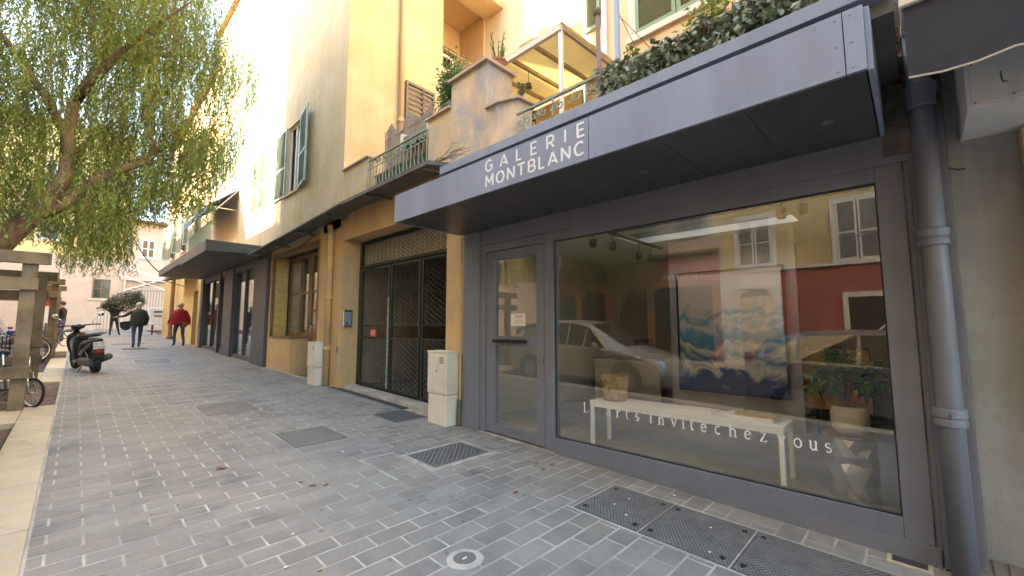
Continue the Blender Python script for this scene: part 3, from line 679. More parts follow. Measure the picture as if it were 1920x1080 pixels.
# ================================================================== GARAGE BUILDING (orange, Y 4.33 - 8.25)
gar = thing('terrace_building', 'single-storey orange rendered building with a gated opening and a roof terrace', 'building', (3.6, 6.3, 0.15))
mb = MB(); mb.tbox(3.6, 3.94, 4.34, 4.75, 3.12); mb.tbox(3.6, 3.94, 8.10, 9.13, 3.12); mb.box(3.6, 3.94, 4.34, 9.13, 3.12, 3.70); mb.box(3.6, 3.94, 4.34, 4.36, 2.7, 3.12)
part(mb, 'wall', 'orange', gar)
mb = MB(); mb.sbox(3.655, 3.95, 4.75, 8.10, -.02, .055); part(mb, 'threshold', 'mortar', gar, bevel=.008)
mb = MB(); mb.sbox(3.53, 3.65, 5.72, 8.35, -.01, .011); part(mb, 'dark_drain_strip', 'paving_dark', gar)
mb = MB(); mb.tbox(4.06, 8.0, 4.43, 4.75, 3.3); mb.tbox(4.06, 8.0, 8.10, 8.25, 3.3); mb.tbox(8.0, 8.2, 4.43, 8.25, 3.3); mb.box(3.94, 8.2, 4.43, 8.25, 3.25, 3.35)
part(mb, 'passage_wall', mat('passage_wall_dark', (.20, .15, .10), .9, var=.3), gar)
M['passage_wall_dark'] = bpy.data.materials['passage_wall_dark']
mb = MB(); mb.sbox(3.95, 8.0, 4.75, 8.10, -.02, .05); part(mb, 'passage_floor', 'asphalt', gar)
mb = MB(); mb.box(3.6, 6.4, 4.34, 8.24, 3.70, 3.74); part(mb, 'terrace_floor', 'capstone', gar)
# parapets, pillars, caps
def cap(mb, x0, x1, y0, y1, z, o=.045, h=.035): mb.box(x0 - o, x1 + o, y0 - o, y1 + o, z, z + h)
mb = MB(); mb.box(3.601, 3.80, 7.22, 8.245, 3.74, 4.57); part(mb, 'parapet', 'parapet2', gar)
mb = MB(); mb.box(3.601, 3.82, 4.702, 5.27, 3.70, 4.59); part(mb, 'parapet', 'parapet2', gar)
mb = MB(); mb.box(3.603, 4.09, 3.94, 4.70, 3.12, 4.965); part(mb, 'chimney_pillar', 'parapet', gar)
mb = MB(); mb.prism([(3.603, 3.938), (3.603, 3.72), (3.70, 3.47), (3.95, 3.44), (3.95, 3.938)], 'z', 3.12, 4.28); part(mb, 'low_pillar', 'parapet', gar)
mb = MB(); cap(mb, 3.601, 3.80, 7.22, 8.20, 4.57); part(mb, 'parapet_cap', 'capstone', gar, bevel=.006)
mb = MB(); cap(mb, 3.601, 3.82, 4.75, 5.27, 4.59); part(mb, 'parapet_cap', 'capstone', gar, bevel=.006)
mb = MB(); cap(mb, 3.603, 4.09, 3.94, 4.70, 4.965, .05, .045); part(mb, 'pillar_cap', 'capstone', gar, bevel=.006)
mb = MB(); mb.prism([(3.56, 3.935), (3.56, 3.70), (3.67, 3.42), (4.0, 3.39), (4.0, 3.935)], 'z', 4.28, 4.315); part(mb, 'pillar_cap', 'capstone', gar, bevel=.005)
# sheet canopy running along
sc_ = thing('sheet_metal_canopy', 'thin weathered zinc canopy running above the gate and the timber shop', 'canopy', (3.4, 9, 3.6))
ys = [4.55, 7.15, 9.2, 11.3, 12.95]; zs = [3.615, 3.60, 3.51, 3.425, 3.36]
for i in range(4):
    a, b = ys[i], ys[i + 1]; za, zb = zs[i], zs[i + 1]; t = .055 if i == 0 else .03
    mb = MB()
    vs = [(3.10, a, za - t), (3.10, a, za), (3.6, a, za + .10 - t), (3.6, a, za + .10), (3.10, b - .004, zb - t), (3.10, b - .004, zb), (3.6, b - .004, zb + .10 - t), (3.6, b - .004, zb + .10)]
    mb.add(vs, [(0, 1, 3, 2), (4, 6, 7, 5), (0, 4, 5, 1), (2, 3, 7, 6), (0, 2, 6, 4), (1, 5, 7, 3)])
    part(mb, 'canopy_sheet', 'sheet', sc_)
for yy in (4.7, 6.3, 8.0, 9.6, 11.2, 12.6):
    z = np.interp(yy, ys, zs); mb = MB(); mb.bar((3.13, yy, z - .05), (3.6, yy, z - .02), .03, .05); part(mb, 'bracket', 'sheet', sc_)
mb = MB(); mb.tube([(3.58, 12.4, 3.20), (3.55, 10.5, 3.28), (3.5, 9.3, 3.40)], .016, 6); part(mb, 'awning_roller', 'sheet', sc_)

# gate
gt = thing('wire_mesh_gate', 'dark green metal gate of three wavy-wire leaves with a red notice', 'gate', (3.98, 6.5, .2))
def frame_rect(mb, x0, x1, ya, yb, za, zb, w): mb.box(x0, x1, ya, yb, za, za + w); mb.box(x0, x1, ya, yb, zb - w, zb); mb.box(x0, x1, ya, ya + w, za + w, zb - w); mb.box(x0, x1, yb - w, yb, za + w, zb - w)
def wavy(mb, x, ya, yb, za, zb, s=.085, r=.0042, amp=None):
    amp = amp or s * .36; y = ya + s / 2; k = 0
    while y < yb - s * .3:
        pts = []; n = max(4, int((zb - za) / (s * .5)))
        for i in range(n + 1):
            sg = 1 if (i + 2 * k) % 4 < 2 else -1
            if (i + k * 2) % 2 == 0: pass
            pts.append((x + (.003 if k % 2 else -.003), min(max(y + (amp if ((i // 1) + k) % 2 else -amp), ya), yb), za + (zb - za) * i / n))
        mb.tube(pts, r, 4, cap=False); y += s; k += 1
leafs = [(6.92, 8.04), (5.93, 6.90), (4.77, 5.91)]
for (a, b) in leafs:
    za = gz(a) + .09; f = MB(); frame_rect(f, 3.96, 4.0, a + .01, b - .01, za, 2.56, .045); f.box(3.962, 3.998, a + .055, b - .055, 1.18, 1.215)
    f.box(3.962, 3.998, a + .055, b - .055, 1.42, 1.44)
    lf = part(f, 'gate_leaf', 'darkiron', gt, bevel=.003)
    m_ = MB(); wavy(m_, 3.975, a + .06, b - .06, 1.445, 2.51); wavy(m_, 3.975, a + .06, b - .06, za + .05, 1.175); part(m_, 'wire_mesh', 'wire', lf, kind='stuff', fixn=False)
f = MB(); frame_rect(f, 3.955, 4.01, 4.76, 8.08, 2.58, 3.115, .05); tr_ = part(f, 'transom_frame', 'darkiron', gt)
mb = MB(); mb.box(4.02, 4.04, 4.80, 8.04, 2.63, 3.07); part(mb, 'transom_panel', mat('transom_board', (.42, .38, .28), .9, var=.1), tr_)
mb = MB(); wavy(mb, 3.985, 4.82, 8.02, 2.64, 3.06, .075, .0065); part(mb, 'wire_mesh', 'darkiron', tr_, kind='stuff', fixn=False)
mb = MB(); mb.box(3.952, 3.957, 7.37, 7.60, 1.225, 1.36); nt_ = part(mb, 'red_notice', 'redsign', gt)
mb = MB()
for k in range(4): mb.box(3.9505, 3.952, 7.42, 7.56, 1.25 + k * .025, 1.258 + k * .025)
part(mb, 'notice_print', 'paper', nt_)
mb = MB(); mb.bar((3.945, 6.93, .30), (3.945, 6.93, 1.95), .025); part(mb, 'pale_bolt_bar', 'iron', gt)
# intercom, letter plate
ic = thing('intercom_panel', 'silver intercom panel on the orange jamb left of the gate', 'intercom', (3.65, 8.0, 1.55))
mb = MB(); mb.box(3.62, 3.80, 8.05, 8.098, 1.40, 1.74); part(mb, 'housing', 'steel', ic, bevel=.006)
mb = MB(); mb.box(3.64, 3.78, 8.045, 8.0495, 1.44, 1.70); part(mb, 'face_plate', mat('intercom_face', (.20, .22, .26), .4, var=.05), ic)
mb = MB(); mb.box(3.67, 3.71, 8.040, 8.0445, 1.47, 1.50); part(mb, 'call_button', 'black', ic)
t = thing('doorbell_plate', 'small grey plate low on the orange wall beside the downpipe', 'plate', (3.59, 8.2, .95))
mb = MB(); mb.box(3.590, 3.599, 8.18, 8.26, .90, 1.02); part(mb, 'plate', 'covergrey', t, bevel=.002)
mb = MB(); mb.box(3.586, 3.590, 8.20, 8.24, .94, .97); part(mb, 'button', 'castiron', t)
# downpipe orange
dp = thing('orange_downpipe', 'downpipe painted the same orange as the wall, between gate and timber shop', 'downpipe', (3.54, 8.6, .23))
mb = MB(); mb.tube([(3.54, 8.58, gz(8.58) + .02), (3.54, 8.58, 3.35), (3.50, 8.58, 3.50)], .062, 14); part(mb, 'pipe', 'orange', dp, smooth=True)
for zz in (.98, 2.0, 3.25):
    mb = MB(); mb.lathe((3.54, 8.58, zz), [(.0625, -.04), (.078, -.035), (.078, .0), (.070, .01), (.078, .02), (.078, .035), (.0625, .04)], 14); part(mb, 'collar', 'orange', dp, smooth=True)
# two cream cabinets
def cabinet(label, x0, x1, y0, y1, z1, group):
    t = thing('utility_cabinet', label, 'cabinet', ((x0 + x1) / 2, (y0 + y1) / 2, gz(y0)), group); zm = gz(y0) + (z1 - gz(y0)) * .42
    mb = MB(); mb.tbox(x0 + .01, x1, y0 + .01, y1 - .01, zm - .005, sink=.0); part(mb, 'base_box', 'cabinet', t, bevel=.008)
    mb = MB(); mb.box(x0, x1, y0, y1, zm, z1 - .02); part(mb, 'upper_box', 'cabinet', t, bevel=.008)
    mb = MB(); mb.box(x0 - .008, x1, y0 - .006, y1 + .006, z1 - .0195, z1); part(mb, 'lid', 'cabinet', t, bevel=.004)
    mb = MB(); mb.box(x0 - .006, x0 - .0005, y0 + .03, y1 - .03, zm + .03, z1 - .05); dr_ = part(mb, 'door', 'cabinet', t, bevel=.004)
    mb = MB()
    for k in range(5): mb.box(x0 - .0085, x0 - .0062, y0 + .06, y0 + .14, z1 - .16 + k * .018, z1 - .152 + k * .018)
    part(mb, 'vent_slots', 'covergrey', dr_)
    mb = MB(); mb.lathe((x0 - .007, (y0 + y1) / 2, zm + .30), [(.0001, -.006), (.010, -.004), (.011, .002)], 8, axis='x'); part(mb, 'lock', 'castiron', dr_)
    return t
cabinet('tall cream plastic utility cabinet against the orange pier next to the gallery', 3.37, 3.59, 4.42, 4.84, 1.085, 'cream utility cabinets')
cabinet('cream utility cabinet with vents beside the timber shop door', 3.37, 3.59, 8.70, 9.12, 1.10, 'cream utility cabinets')
t = thing('gas_riser_pipe', 'thin orange riser pipe with a dark foot beside the near cream cabinet', 'pipe', (3.55, 4.36, .12))
mb = MB(); mb.tube([(3.56, 4.375, .45), (3.56, 4.375, 1.10), (3.56, 4.375, 2.6)], .016, 8); mb.box(3.54, 3.60, 4.36, 4.39, 1.02, 1.045); part(mb, 'pipe', 'orange', t)
mb = MB(); mb.tube([(3.54, 4.38, .13), (3.555, 4.375, .46)], .026, 8); part(mb, 'foot', 'castiron', t)

# ------------------------------------------------------------------ shutters and windows
def shutter_leaf(parent, x, ya, yb, za, zb, m='shutter_b', swing=0, name='shutter', face=-1):
    """louvred leaf on plane X=x, proud by 3 cm; swing opens it about ya"""
    f = MB(); w = .06; t = .035; mid = za + (zb - za) * .42
    A = Vector((x, ya, 0)); d = Vector((math.sin(swing) * face, math.cos(swing) * (1 if yb > ya else -1), 0)); nrm = Vector((-1, 0, 0)) if abs(swing) < 1e-3 else Vector((d.y, -d.x, 0)).normalized()
    L = abs(yb - ya)
    def bx(mb, u0, u1, z0, z1, n0, n1):
        vs = []
        for u in (u0, u1):
            for n_ in (n0, n1):
                for z in (z0, z1): p = A + d * u + nrm * n_; vs.append((p.x, p.y, z))
        mb.add(vs, [(0, 1, 3, 2), (4, 6, 7, 5), (0, 4, 5, 1), (2, 3, 7, 6), (0, 2, 6, 4), (1, 5, 7, 3)])
    bx(f, 0, w, za, zb, 0, t); bx(f, L - w, L, za, zb, 0, t); bx(f, w, L - w, za, za + w, 0, t); bx(f, w, L - w, zb - w, zb, 0, t); bx(f, w, L - w, mid, mid + w, 0, t)
    lf = f.build(name, m, parent)
    s = MB(); z = za + w + .01
    while z < zb - w - .02:
        if not (mid - .02 < z < mid + w):
            vs = []
            for u in (w, L - w):
                for (n_, zz) in ((.003, z + .025), (.030, z)): p = A + d * u + nrm * n_; vs.append((p.x, p.y, zz)); vs.append((p.x, p.y, zz + .006))
            s.add(vs, [(0, 1, 3, 2), (4, 6, 7, 5), (0, 4, 5, 1), (2, 3, 7, 6), (0, 2, 6, 4), (1, 5, 7, 3)])
        z += .045
    s.build('louvre_slats', m, lf, kind='stuff')
    return lf
def window(parent, x, ya, yb, za, zb, frame='white', glassm='carglass', trim=None, tw=.10, bars=1, rows=1, depth=.10):
    """window recessed look: dark pane set behind a frame, sill proud; wall is solid behind"""
    if ya > yb: ya, yb = yb, ya
    f = MB(); w = .055; X0 = x - .012
    f.box(X0, x + .02, ya, yb, za, za + w); f.box(X0, x + .02, ya, yb, zb - w, zb); f.box(X0, x + .02, ya, ya + w, za + w, zb - w); f.box(X0, x + .02, yb - w, yb, za + w, zb - w)
    for k in range(1, bars + 1): yy = ya + (yb - ya) * k / (bars + 1); f.box(X0 - .002, x + .02, yy - .03, yy + .03, za + w, zb - w)
    for k in range(1, rows + 1): zz = za + (zb - za) * k / (rows + 1); f.box(X0 + .002, x + .02, ya + w, yb - w, zz - .014, zz + .014)
    fo = f.build('window', frame, parent)
    g = MB(); g.box(x - .004, x + .01, ya + w, yb - w, za + w, zb - w); g.build('pane', glassm, fo)
    if trim:
        t = MB(); t.box(x - .02, x + .01, ya - tw, ya, za, zb + tw); t.box(x - .02, x + .01, yb, yb + tw, za, zb + tw); t.box(x - .02, x + .01, ya, yb, zb, zb + tw); t.box(x - .06, x + .01, ya - tw - .04, yb + tw + .04, za - .07, za)
        t.build('surround', trim, fo)
    return fo

# ================================================================== TOWER
tw = thing('tower_house', 'tall ochre house with a sunlit street face and green shutters', 'house', (3.6, 10, .3))
TZ = 16.0
mb = MB()   # street face with a window hole (Y 10.82..11.74, z 4.80..6.66)
wy0, wy1, wz0, wz1 = 10.82, 11.72, 4.82, 6.66
mb.box(3.60, 3.9, 8.27, 16.4, 3.42, wz0); mb.box(3.60, 3.9, 8.27, 16.4, wz1, TZ); mb.box(3.60, 3.9, 8.27, wy0, wz0, wz1); mb.box(3.60, 3.9, wy1, 16.4, wz0, wz1)
part(mb, 'street_wall', 'tower_b', tw)
mb = MB(); mb.box(3.602, 6.03, 8.25, 8.269, 3.74, TZ); mb.box(7.42, 9.0, 8.25, 8.269, 3.74, TZ); mb.box(6.03, 7.42, 8.25, 8.269, 3.74, 8.0); mb.box(6.03, 7.42, 8.25, 8.269, 10.2, TZ)
mb.box(6.03, 7.42, 9.3, 9.4, 8.0, 10.2); mb.box(6.0, 6.03, 8.27, 9.3, 8.0, 10.2); mb.box(7.42, 7.45, 8.27, 9.3, 8.0, 10.2); mb.box(6.03, 7.42, 8.27, 9.3, 7.95, 8.0); mb.box(6.03, 7.42, 8.27, 9.3, 10.2, 10.25)
part(mb, 'side_wall', 'tower_o', tw)
mb = MB(); mb.box(3.9, 9.0, 16.3, 16.39, 3.42, TZ); part(mb, 'far_wall', 'tower_b', tw)
mb = MB(); mb.box(3.45, 9.1, 8.1, 16.5, TZ, TZ + .2); part(mb, 'roof', 'roof', tw)
mb = MB(); mb.box(3.72, 3.74, wy0, wy1, wz0, wz1); part(mb, 'dark_opening', 'carglass', tw)
mb = MB(); frame_rect(mb, 3.66, 3.70, wy0 + .01, wy1 - .01, wz0, wz1, .06); mb.box(3.662, 3.70, 11.25, 11.31, wz0 + .06, wz1 - .06); cs = part(mb, 'casement', 'trim', tw)
mb = MB(); mb.box(3.55, 3.66, 10.74, 11.80, 4.76, 4.815); part(mb, 'sill', 'capstone', tw)
shutter_leaf(tw, 3.597, 11.76, 12.58, 4.80, 6.68)
shutter_leaf(tw, 3.597, 10.78, 9.99, 4.80, 6.68, swing=math.radians(9))
shutter_leaf(tw, 3.597, 14.10, 13.45, 4.85, 6.65); shutter_leaf(tw, 3.597, 14.12, 14.77, 4.85, 6.65)
shutter_leaf(tw, 3.597, 15.60, 14.85, 8.75, 10.7); shutter_leaf(tw, 3.597, 15.62, 16.35, 8.75, 10.7)
for a, b in ((9.3, 10.4), (12.2, 13.2)):
    window(tw, 3.597, a, b, 11.5, 13.4, 'white', trim='trim')
# loggia
mb = MB(); mb.box(5.95, 7.6, 7.55, 8.248, 10.05, 10.2); part(mb, 'balcony_slab', 'tower_o', tw)
mb = MB(); mb.box(6.2, 7.15, 9.24, 9.298, 8.02, 9.2); part(mb, 'loggia_window_frame', 'white', tw)
mb = MB(); mb.box(6.28, 6.64, 9.225, 9.2385, 8.1, 9.1); mb.box(6.71, 7.07, 9.225, 9.2385, 8.1, 9.1); part(mb, 'loggia_pane', 'carglass', tw)
mb = MB(); mb.box(6.12, 7.25, 9.20, 9.298, 9.25, 9.40); part(mb, 'roller_box', 'brownwood', tw)
rb = MB()
for k in range(14): rb.bar((6.0 + k * .11, 7.62, 10.2), (6.0 + k * .11, 7.62, 11.0), .014)
rb.bar((5.95, 7.62, 11.0), (7.6, 7.62, 11.0), .03); part(rb, 'balcony_railing', 'iron', tw)
rb = MB()
for k in range(12): rb.bar((6.03 + k * .12, 8.235, 8.0), (6.03 + k * .12, 8.235, 8.5), .010)
rb.bar((6.0, 8.235, 8.5), (7.45, 8.235, 8.5), .02); part(rb, 'loggia_railing', 'iron', tw)
# tall louvred screen on terrace side
ls = thing('louvred_terrace_screen', 'grey-brown slatted screen standing on the terrace against the tower side wall', 'screen', (5.35, 8.2, 3.74))
mb = MB(); mb.box(4.97, 5.02, 8.18, 8.24, 3.75, 7.14); mb.box(5.42, 5.46, 8.18, 8.24, 3.75, 7.14); mb.box(5.72, 5.77, 8.18, 8.24, 3.75, 7.14); mb.box(5.02, 5.72, 8.185, 8.24, 7.08, 7.14); part(mb, 'frame', 'covergrey', ls)
z = 3.85
sm = MB(); sm.box(5.02, 5.72, 8.18, 8.205, 0, .05); bz = sm.build('slat', 'covergrey', ls)
first = True
while z < 7.0:
    if first: bz.location = (0, 0, 0); bz.location.z = z; first = False
    else:
        c = bz.copy(); COL.objects.link(c); c.location.z = z
    z += .125
for c in ls.children: 
    if c.name.startswith('slat'): c.location.z += 0
# tower downpipe
dp = thing('tower_downpipe', 'ochre painted downpipe on the orange side wall of the tall house', 'downpipe', (4.84, 8.2, 3.8))
mb = MB(); mb.tube([(4.84, 8.18, 3.75), (4.84, 8.18, 15.9)], .055, 12); part(mb, 'pipe', 'tower_o', dp, smooth=True)
for zz in (6.1, 9.2, 12.3):
    mb = MB(); mb.lathe((4.84, 8.18, zz), [(.056, -.05), (.072, -.045), (.072, .0), (.064, .01), (.072, .02), (.072, .045), (.056, .05)], 12); part(mb, 'collar', 'tower_o', dp, smooth=True)
# ================================================================== TIMBER SHOP (ground floor of the tower, Y 9.13 - 12.6)
ts = thing('timber_shop_front', 'old orange shop front with a brown timber window recessed behind a low sill wall', 'shop front', (3.6, 10.9, .29))
mb = MB(); mb.tbox(3.602, 3.94, 9.13, 9.30, 3.42); mb.tbox(3.602, 3.94, 12.42, 12.60, 3.42); mb.box(3.602, 3.94, 9.30, 12.42, 3.30, 3.42)
part(mb, 'wall', 'orange', ts)
mb = MB(); mb.tbox(3.605, 4.04, 10.86, 12.42, 1.13); part(mb, 'sill_wall', 'orange', ts, bevel=.006)
mb = MB(); mb.box(3.58, 4.02, 10.83, 12.42, 1.13, 1.165); part(mb, 'window_sill', 'brownwood', ts, bevel=.004)
mb = MB(); mb.box(3.58, 3.64, 9.285, 9.33, gz(9.3), 3.32); mb.box(3.582, 3.64, 12.36, 12.41, 1.17, 3.32); mb.box(3.578, 3.64, 9.33, 12.36, 3.26, 3.32); part(mb, 'outer_frame', 'brownwood', ts, bevel=.003)
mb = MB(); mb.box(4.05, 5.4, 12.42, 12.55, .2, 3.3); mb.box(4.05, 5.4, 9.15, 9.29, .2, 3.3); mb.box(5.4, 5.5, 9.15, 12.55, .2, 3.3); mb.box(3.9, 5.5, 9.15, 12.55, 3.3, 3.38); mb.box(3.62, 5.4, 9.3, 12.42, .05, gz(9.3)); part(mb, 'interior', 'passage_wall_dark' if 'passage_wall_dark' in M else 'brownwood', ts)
mb = MB(); frame_rect(mb, 4.00, 4.05, 10.86, 12.30, 1.17, 3.26, .09); mb.box(4.002, 4.05, 11.45, 11.52, 1.26, 3.17); mb.box(4.004, 4.05, 10.95, 12.21, 2.25, 2.30)
wfr = part(mb, 'window_frame', 'brownwood', ts)
mb = MB(); mb.box(4.02, 4.03, 10.95, 12.21, 1.26, 3.17); part(mb, 'pane', 'glass', wfr)
mb = MB(); frame_rect(mb, 3.995, 4.055, 9.72, 10.80, .30, 3.25, .10); mb.box(3.997, 4.05, 9.82, 10.70, 1.25, 1.36); mb.box(3.997, 4.05, 9.82, 10.70, 2.25, 2.30); mb.box(4.01, 4.04, 9.82, 10.70, .40, 1.25)
drr = part(mb, 'door', 'brownwood', ts)
mb = MB(); mb.box(4.02, 4.03, 9.82, 10.70, 1.36, 3.15); part(mb, 'door_pane', 'glass', drr)
mb = MB(); mb.box(3.97, 3.995, 10.62, 10.645, 1.25, 1.45); part(mb, 'handle', 'steel', drr)
mb = MB(); mb.box(3.66, 3.98, 12.36, 12.415, 1.17, 3.25); part(mb, 'polished_side_board', mat('polished_yellow_board', (.52, .34, .12), .25, var=.2, scale=7, stretch=(1, 1, 3)), ts)

# ================================================================== ANTHRACITE SHOP and its canopy
ds = thing('anthracite_shop_front', 'dark anthracite shop front with tall glass bays under a deep dark canopy', 'shop front', (3.6, 17, .45))
for a, b in ((12.62, 13.80), (16.2, 17.35), (18.0, 18.15), (20.9, 21.35)):
    mb = MB(); mb.tbox(3.52, 3.80, a, b, 3.34); part(mb, 'pilaster', 'darkshop', ds)
mb = MB(); mb.box(3.56, 3.80, 13.80, 16.2, 3.18, 3.40); mb.box(3.56, 3.80, 17.35, 18.0, 3.18, 3.40); mb.box(3.56, 3.80, 18.15, 20.9, 3.18, 3.40); part(mb, 'head_rail', 'darkshop', ds)
for a, b in ((13.80, 16.2), (17.35, 18.0), (18.15, 20.9)):
    mb = MB(); mb.tbox(3.60, 3.70, a, a + .06, 3.18); mb.tbox(3.60, 3.70, b - .06, b, 3.18); mb.tbox(3.60, 3.70, a + .06, b - .06, gz(a) + .17)
    if b - a > 2: mb.tbox(3.60, 3.70, (a + b) / 2 - .04, (a + b) / 2 + .04, 3.18)
    f = part(mb, 'bay_frame', 'darkshop', ds)
    mb = MB(); mb.tbox(3.645, 3.655, a + .06, b - .06, 3.18); part(mb, 'pane', 'glass', f)
mb = MB(); mb.box(3.80, 6.4, 12.66, 21.3, .1, .40); mb.box(6.4, 6.5, 12.66, 21.3, .1, 3.4); mb.box(3.80, 6.4, 12.62, 12.66, .1, 3.4); mb.box(3.80, 6.4, 21.3, 21.36, .1, 3.4); mb.box(3.8, 6.5, 12.62, 21.36, 3.4, 3.44); part(mb, 'interior', 'intwall', ds)
dc = thing('anthracite_canopy', 'deep dark box canopy over the anthracite shop, jutting above the walkers', 'canopy', (2.9, 17.4, 3.5))
mb = MB(); mb.prism([(2.182, 3.36), (2.182, 3.655), (3.60, 3.655), (3.60, 3.42)], 'y', 13.0, 16.9); part(mb, 'canopy_box', 'darkcanopy', dc, bevel=.006)
mb = MB(); mb.prism([(2.182, 3.42), (2.182, 3.655), (3.60, 3.655), (3.60, 3.42)], 'y', 16.92, 21.75); part(mb, 'canopy_box', 'darkcanopy', dc, bevel=.006)
mb = MB()
for yy in (13.6, 15.2, 16.8, 18.4, 20.0): mb.box(2.30, 3.5, yy, yy + .012, 3.405, 3.419)
# upper part of the second house
h2 = thing('orange_house', 'orange house beyond the sunlit tower with blue-green shutters', 'house', (3.6, 19, .4))
mb = MB(); mb.box(3.63, 9, 16.42, 21.4, 3.42, 14.2); part(mb, 'wall', 'peach', h2)
mb = MB(); mb.box(3.45, 9.1, 16.42, 21.5, 14.2, 14.35); part(mb, 'roof', 'roof', h2)
for a in (17.4, 19.6):
    for zz in (7.0, 10.3):
        window(h2, 3.628, a, a + .9, zz, zz + 1.7, 'white', trim='trim'); shutter_leaf(h2, 3.62, a - .02, a - .5, zz, zz + 1.7); shutter_leaf(h2, 3.62, a + .92, a + 1.4, zz, zz + 1.7)
bt = MB(); bt.box(2.95, 3.625, 16.9, 21.2, 4.15, 4.25); part(bt, 'balcony_slab', 'trim', h2)
bt = MB(); bt.tube([(2.98, 16.92, 5.02), (2.98, 21.18, 5.02)], .02, 6); part(bt, 'hand_rail', 'shutter_b', h2)
b0 = MB(); b0.bar((2.98, 16.95, 4.25), (2.98, 16.95, 5.0), .022); bz = part(b0, 'baluster', 'shutter_b', h2)
for k in range(1, 32):
    c = bz.copy(); COL.objects.link(c); c.location.y = k * .135
aw = thing('blue_balcony_awning', 'small blue folding awning over the balcony of the orange house', 'awning', (3.2, 18.5, 5.4))
mb = MB(); mb.add([(3.60, 16.6, 6.15), (3.60, 20.6, 6.15), (2.75, 20.6, 5.42), (2.75, 16.6, 5.42), (3.60, 16.6, 6.13), (3.60, 20.6, 6.13), (2.75, 20.6, 5.40), (2.75, 16.6, 5.40)], [(0, 1, 2, 3), (7, 6, 5, 4), (0, 3, 7, 4), (1, 5, 6, 2), (2, 6, 7, 3), (0, 4, 5, 1)]); part(mb, 'awning_cloth', 'awnblue', aw)
mb = MB(); mb.box(2.735, 2.75, 16.6, 20.6, 5.22, 5.42); part(mb, 'valance', 'awnblue', aw)
mb = MB(); mb.tube([(3.6, 16.65, 5.4), (2.78, 16.65, 5.40)], .015, 6); part(mb, 'arm', 'steel', aw)
mb = MB(); mb.tube([(3.6, 20.55, 5.4), (2.78, 20.55, 5.40)], .015, 6); part(mb, 'arm', 'steel', aw)
h3 = thing('ochre_corner_house', 'ochre corner house with a small shop past the dark canopy', 'house', (3.6, 24, .6))
mb = MB(); mb.tbox(3.60, 9, 21.4, 22.3, 4.0); mb.tbox(3.60, 9, 23.3, 26.0, 4.0); mb.box(3.60, 9, 21.4, 26.0, 4.0, 4.4); mb.box(3.60, 9, 22.3, 23.3, 3.0, 4.0); mb.tbox(3.95, 9, 22.3, 23.3, 3.0); part(mb, 'wall', 'yellowfar', h3)
mb = MB(); mb.tbox(3.93, 3.949, 22.32, 23.28, 2.99, sink=0); part(mb, 'door', 'brownwood', h3)
mb = MB(); mb.box(3.62, 9, 21.42, 33.5, 4.4, 12.5); part(mb, 'upper_wall', 'peach', h3)
mb = MB(); mb.box(3.4, 9, 21.42, 33.7, 12.5, 12.7); part(mb, 'roof', 'roof', h3)
mb = MB(); mb.tbox(3.7, 9, 26.0, 33.5, 4.4); part(mb, 'far_wall', 'yellowfar', h3)
for a in (23.0, 26.3, 29.8):
    for zz in (5.3, 8.8):
        window(h3, 3.618, a + .5, a + 1.4, zz, zz + 1.9, 'white', trim='trim')
        shutter_leaf(h3, 3.60, a + .48, a - .12, zz, zz + 1.9, swing=math.radians(20)); shutter_leaf(h3, 3.60, a + 1.42, a + 2.02, zz, zz + 1.9, swing=math.radians(35))
t = thing('small_shop_awning', 'little dark awning on the ochre corner house', 'awning', (3.2, 25, 3.6))
mb = MB(); mb.prism([(2.8, 3.60), (2.8, 3.66), (3.6, 3.85), (3.6, 3.79)], 'y', 22.6, 26.0); part(mb, 'awning_sheet', 'darkcanopy', t)
mb = MB(); mb.tube([(2.85, 25.9, 3.62), (3.6, 25.9, 3.4)], .02, 6); part(mb, 'arm', 'castiron', t)
t = thing('brown_post', 'slim dark red-brown post standing near the far bars', 'post', (4.1, 31.0, gz(31)))
mb = MB(); mb.tube([(3.5, 28.5, gz(28.5)), (3.5, 28.5, 4.4)], .09, 10); part(mb, 'shaft', 'brownwood', t)
mb = MB(); mb.lathe((3.5, 28.5, gz(28.5)), [(.15, 0), (.15, .12), (.10, .2)], 10); part(mb, 'foot', 'brownwood', t)

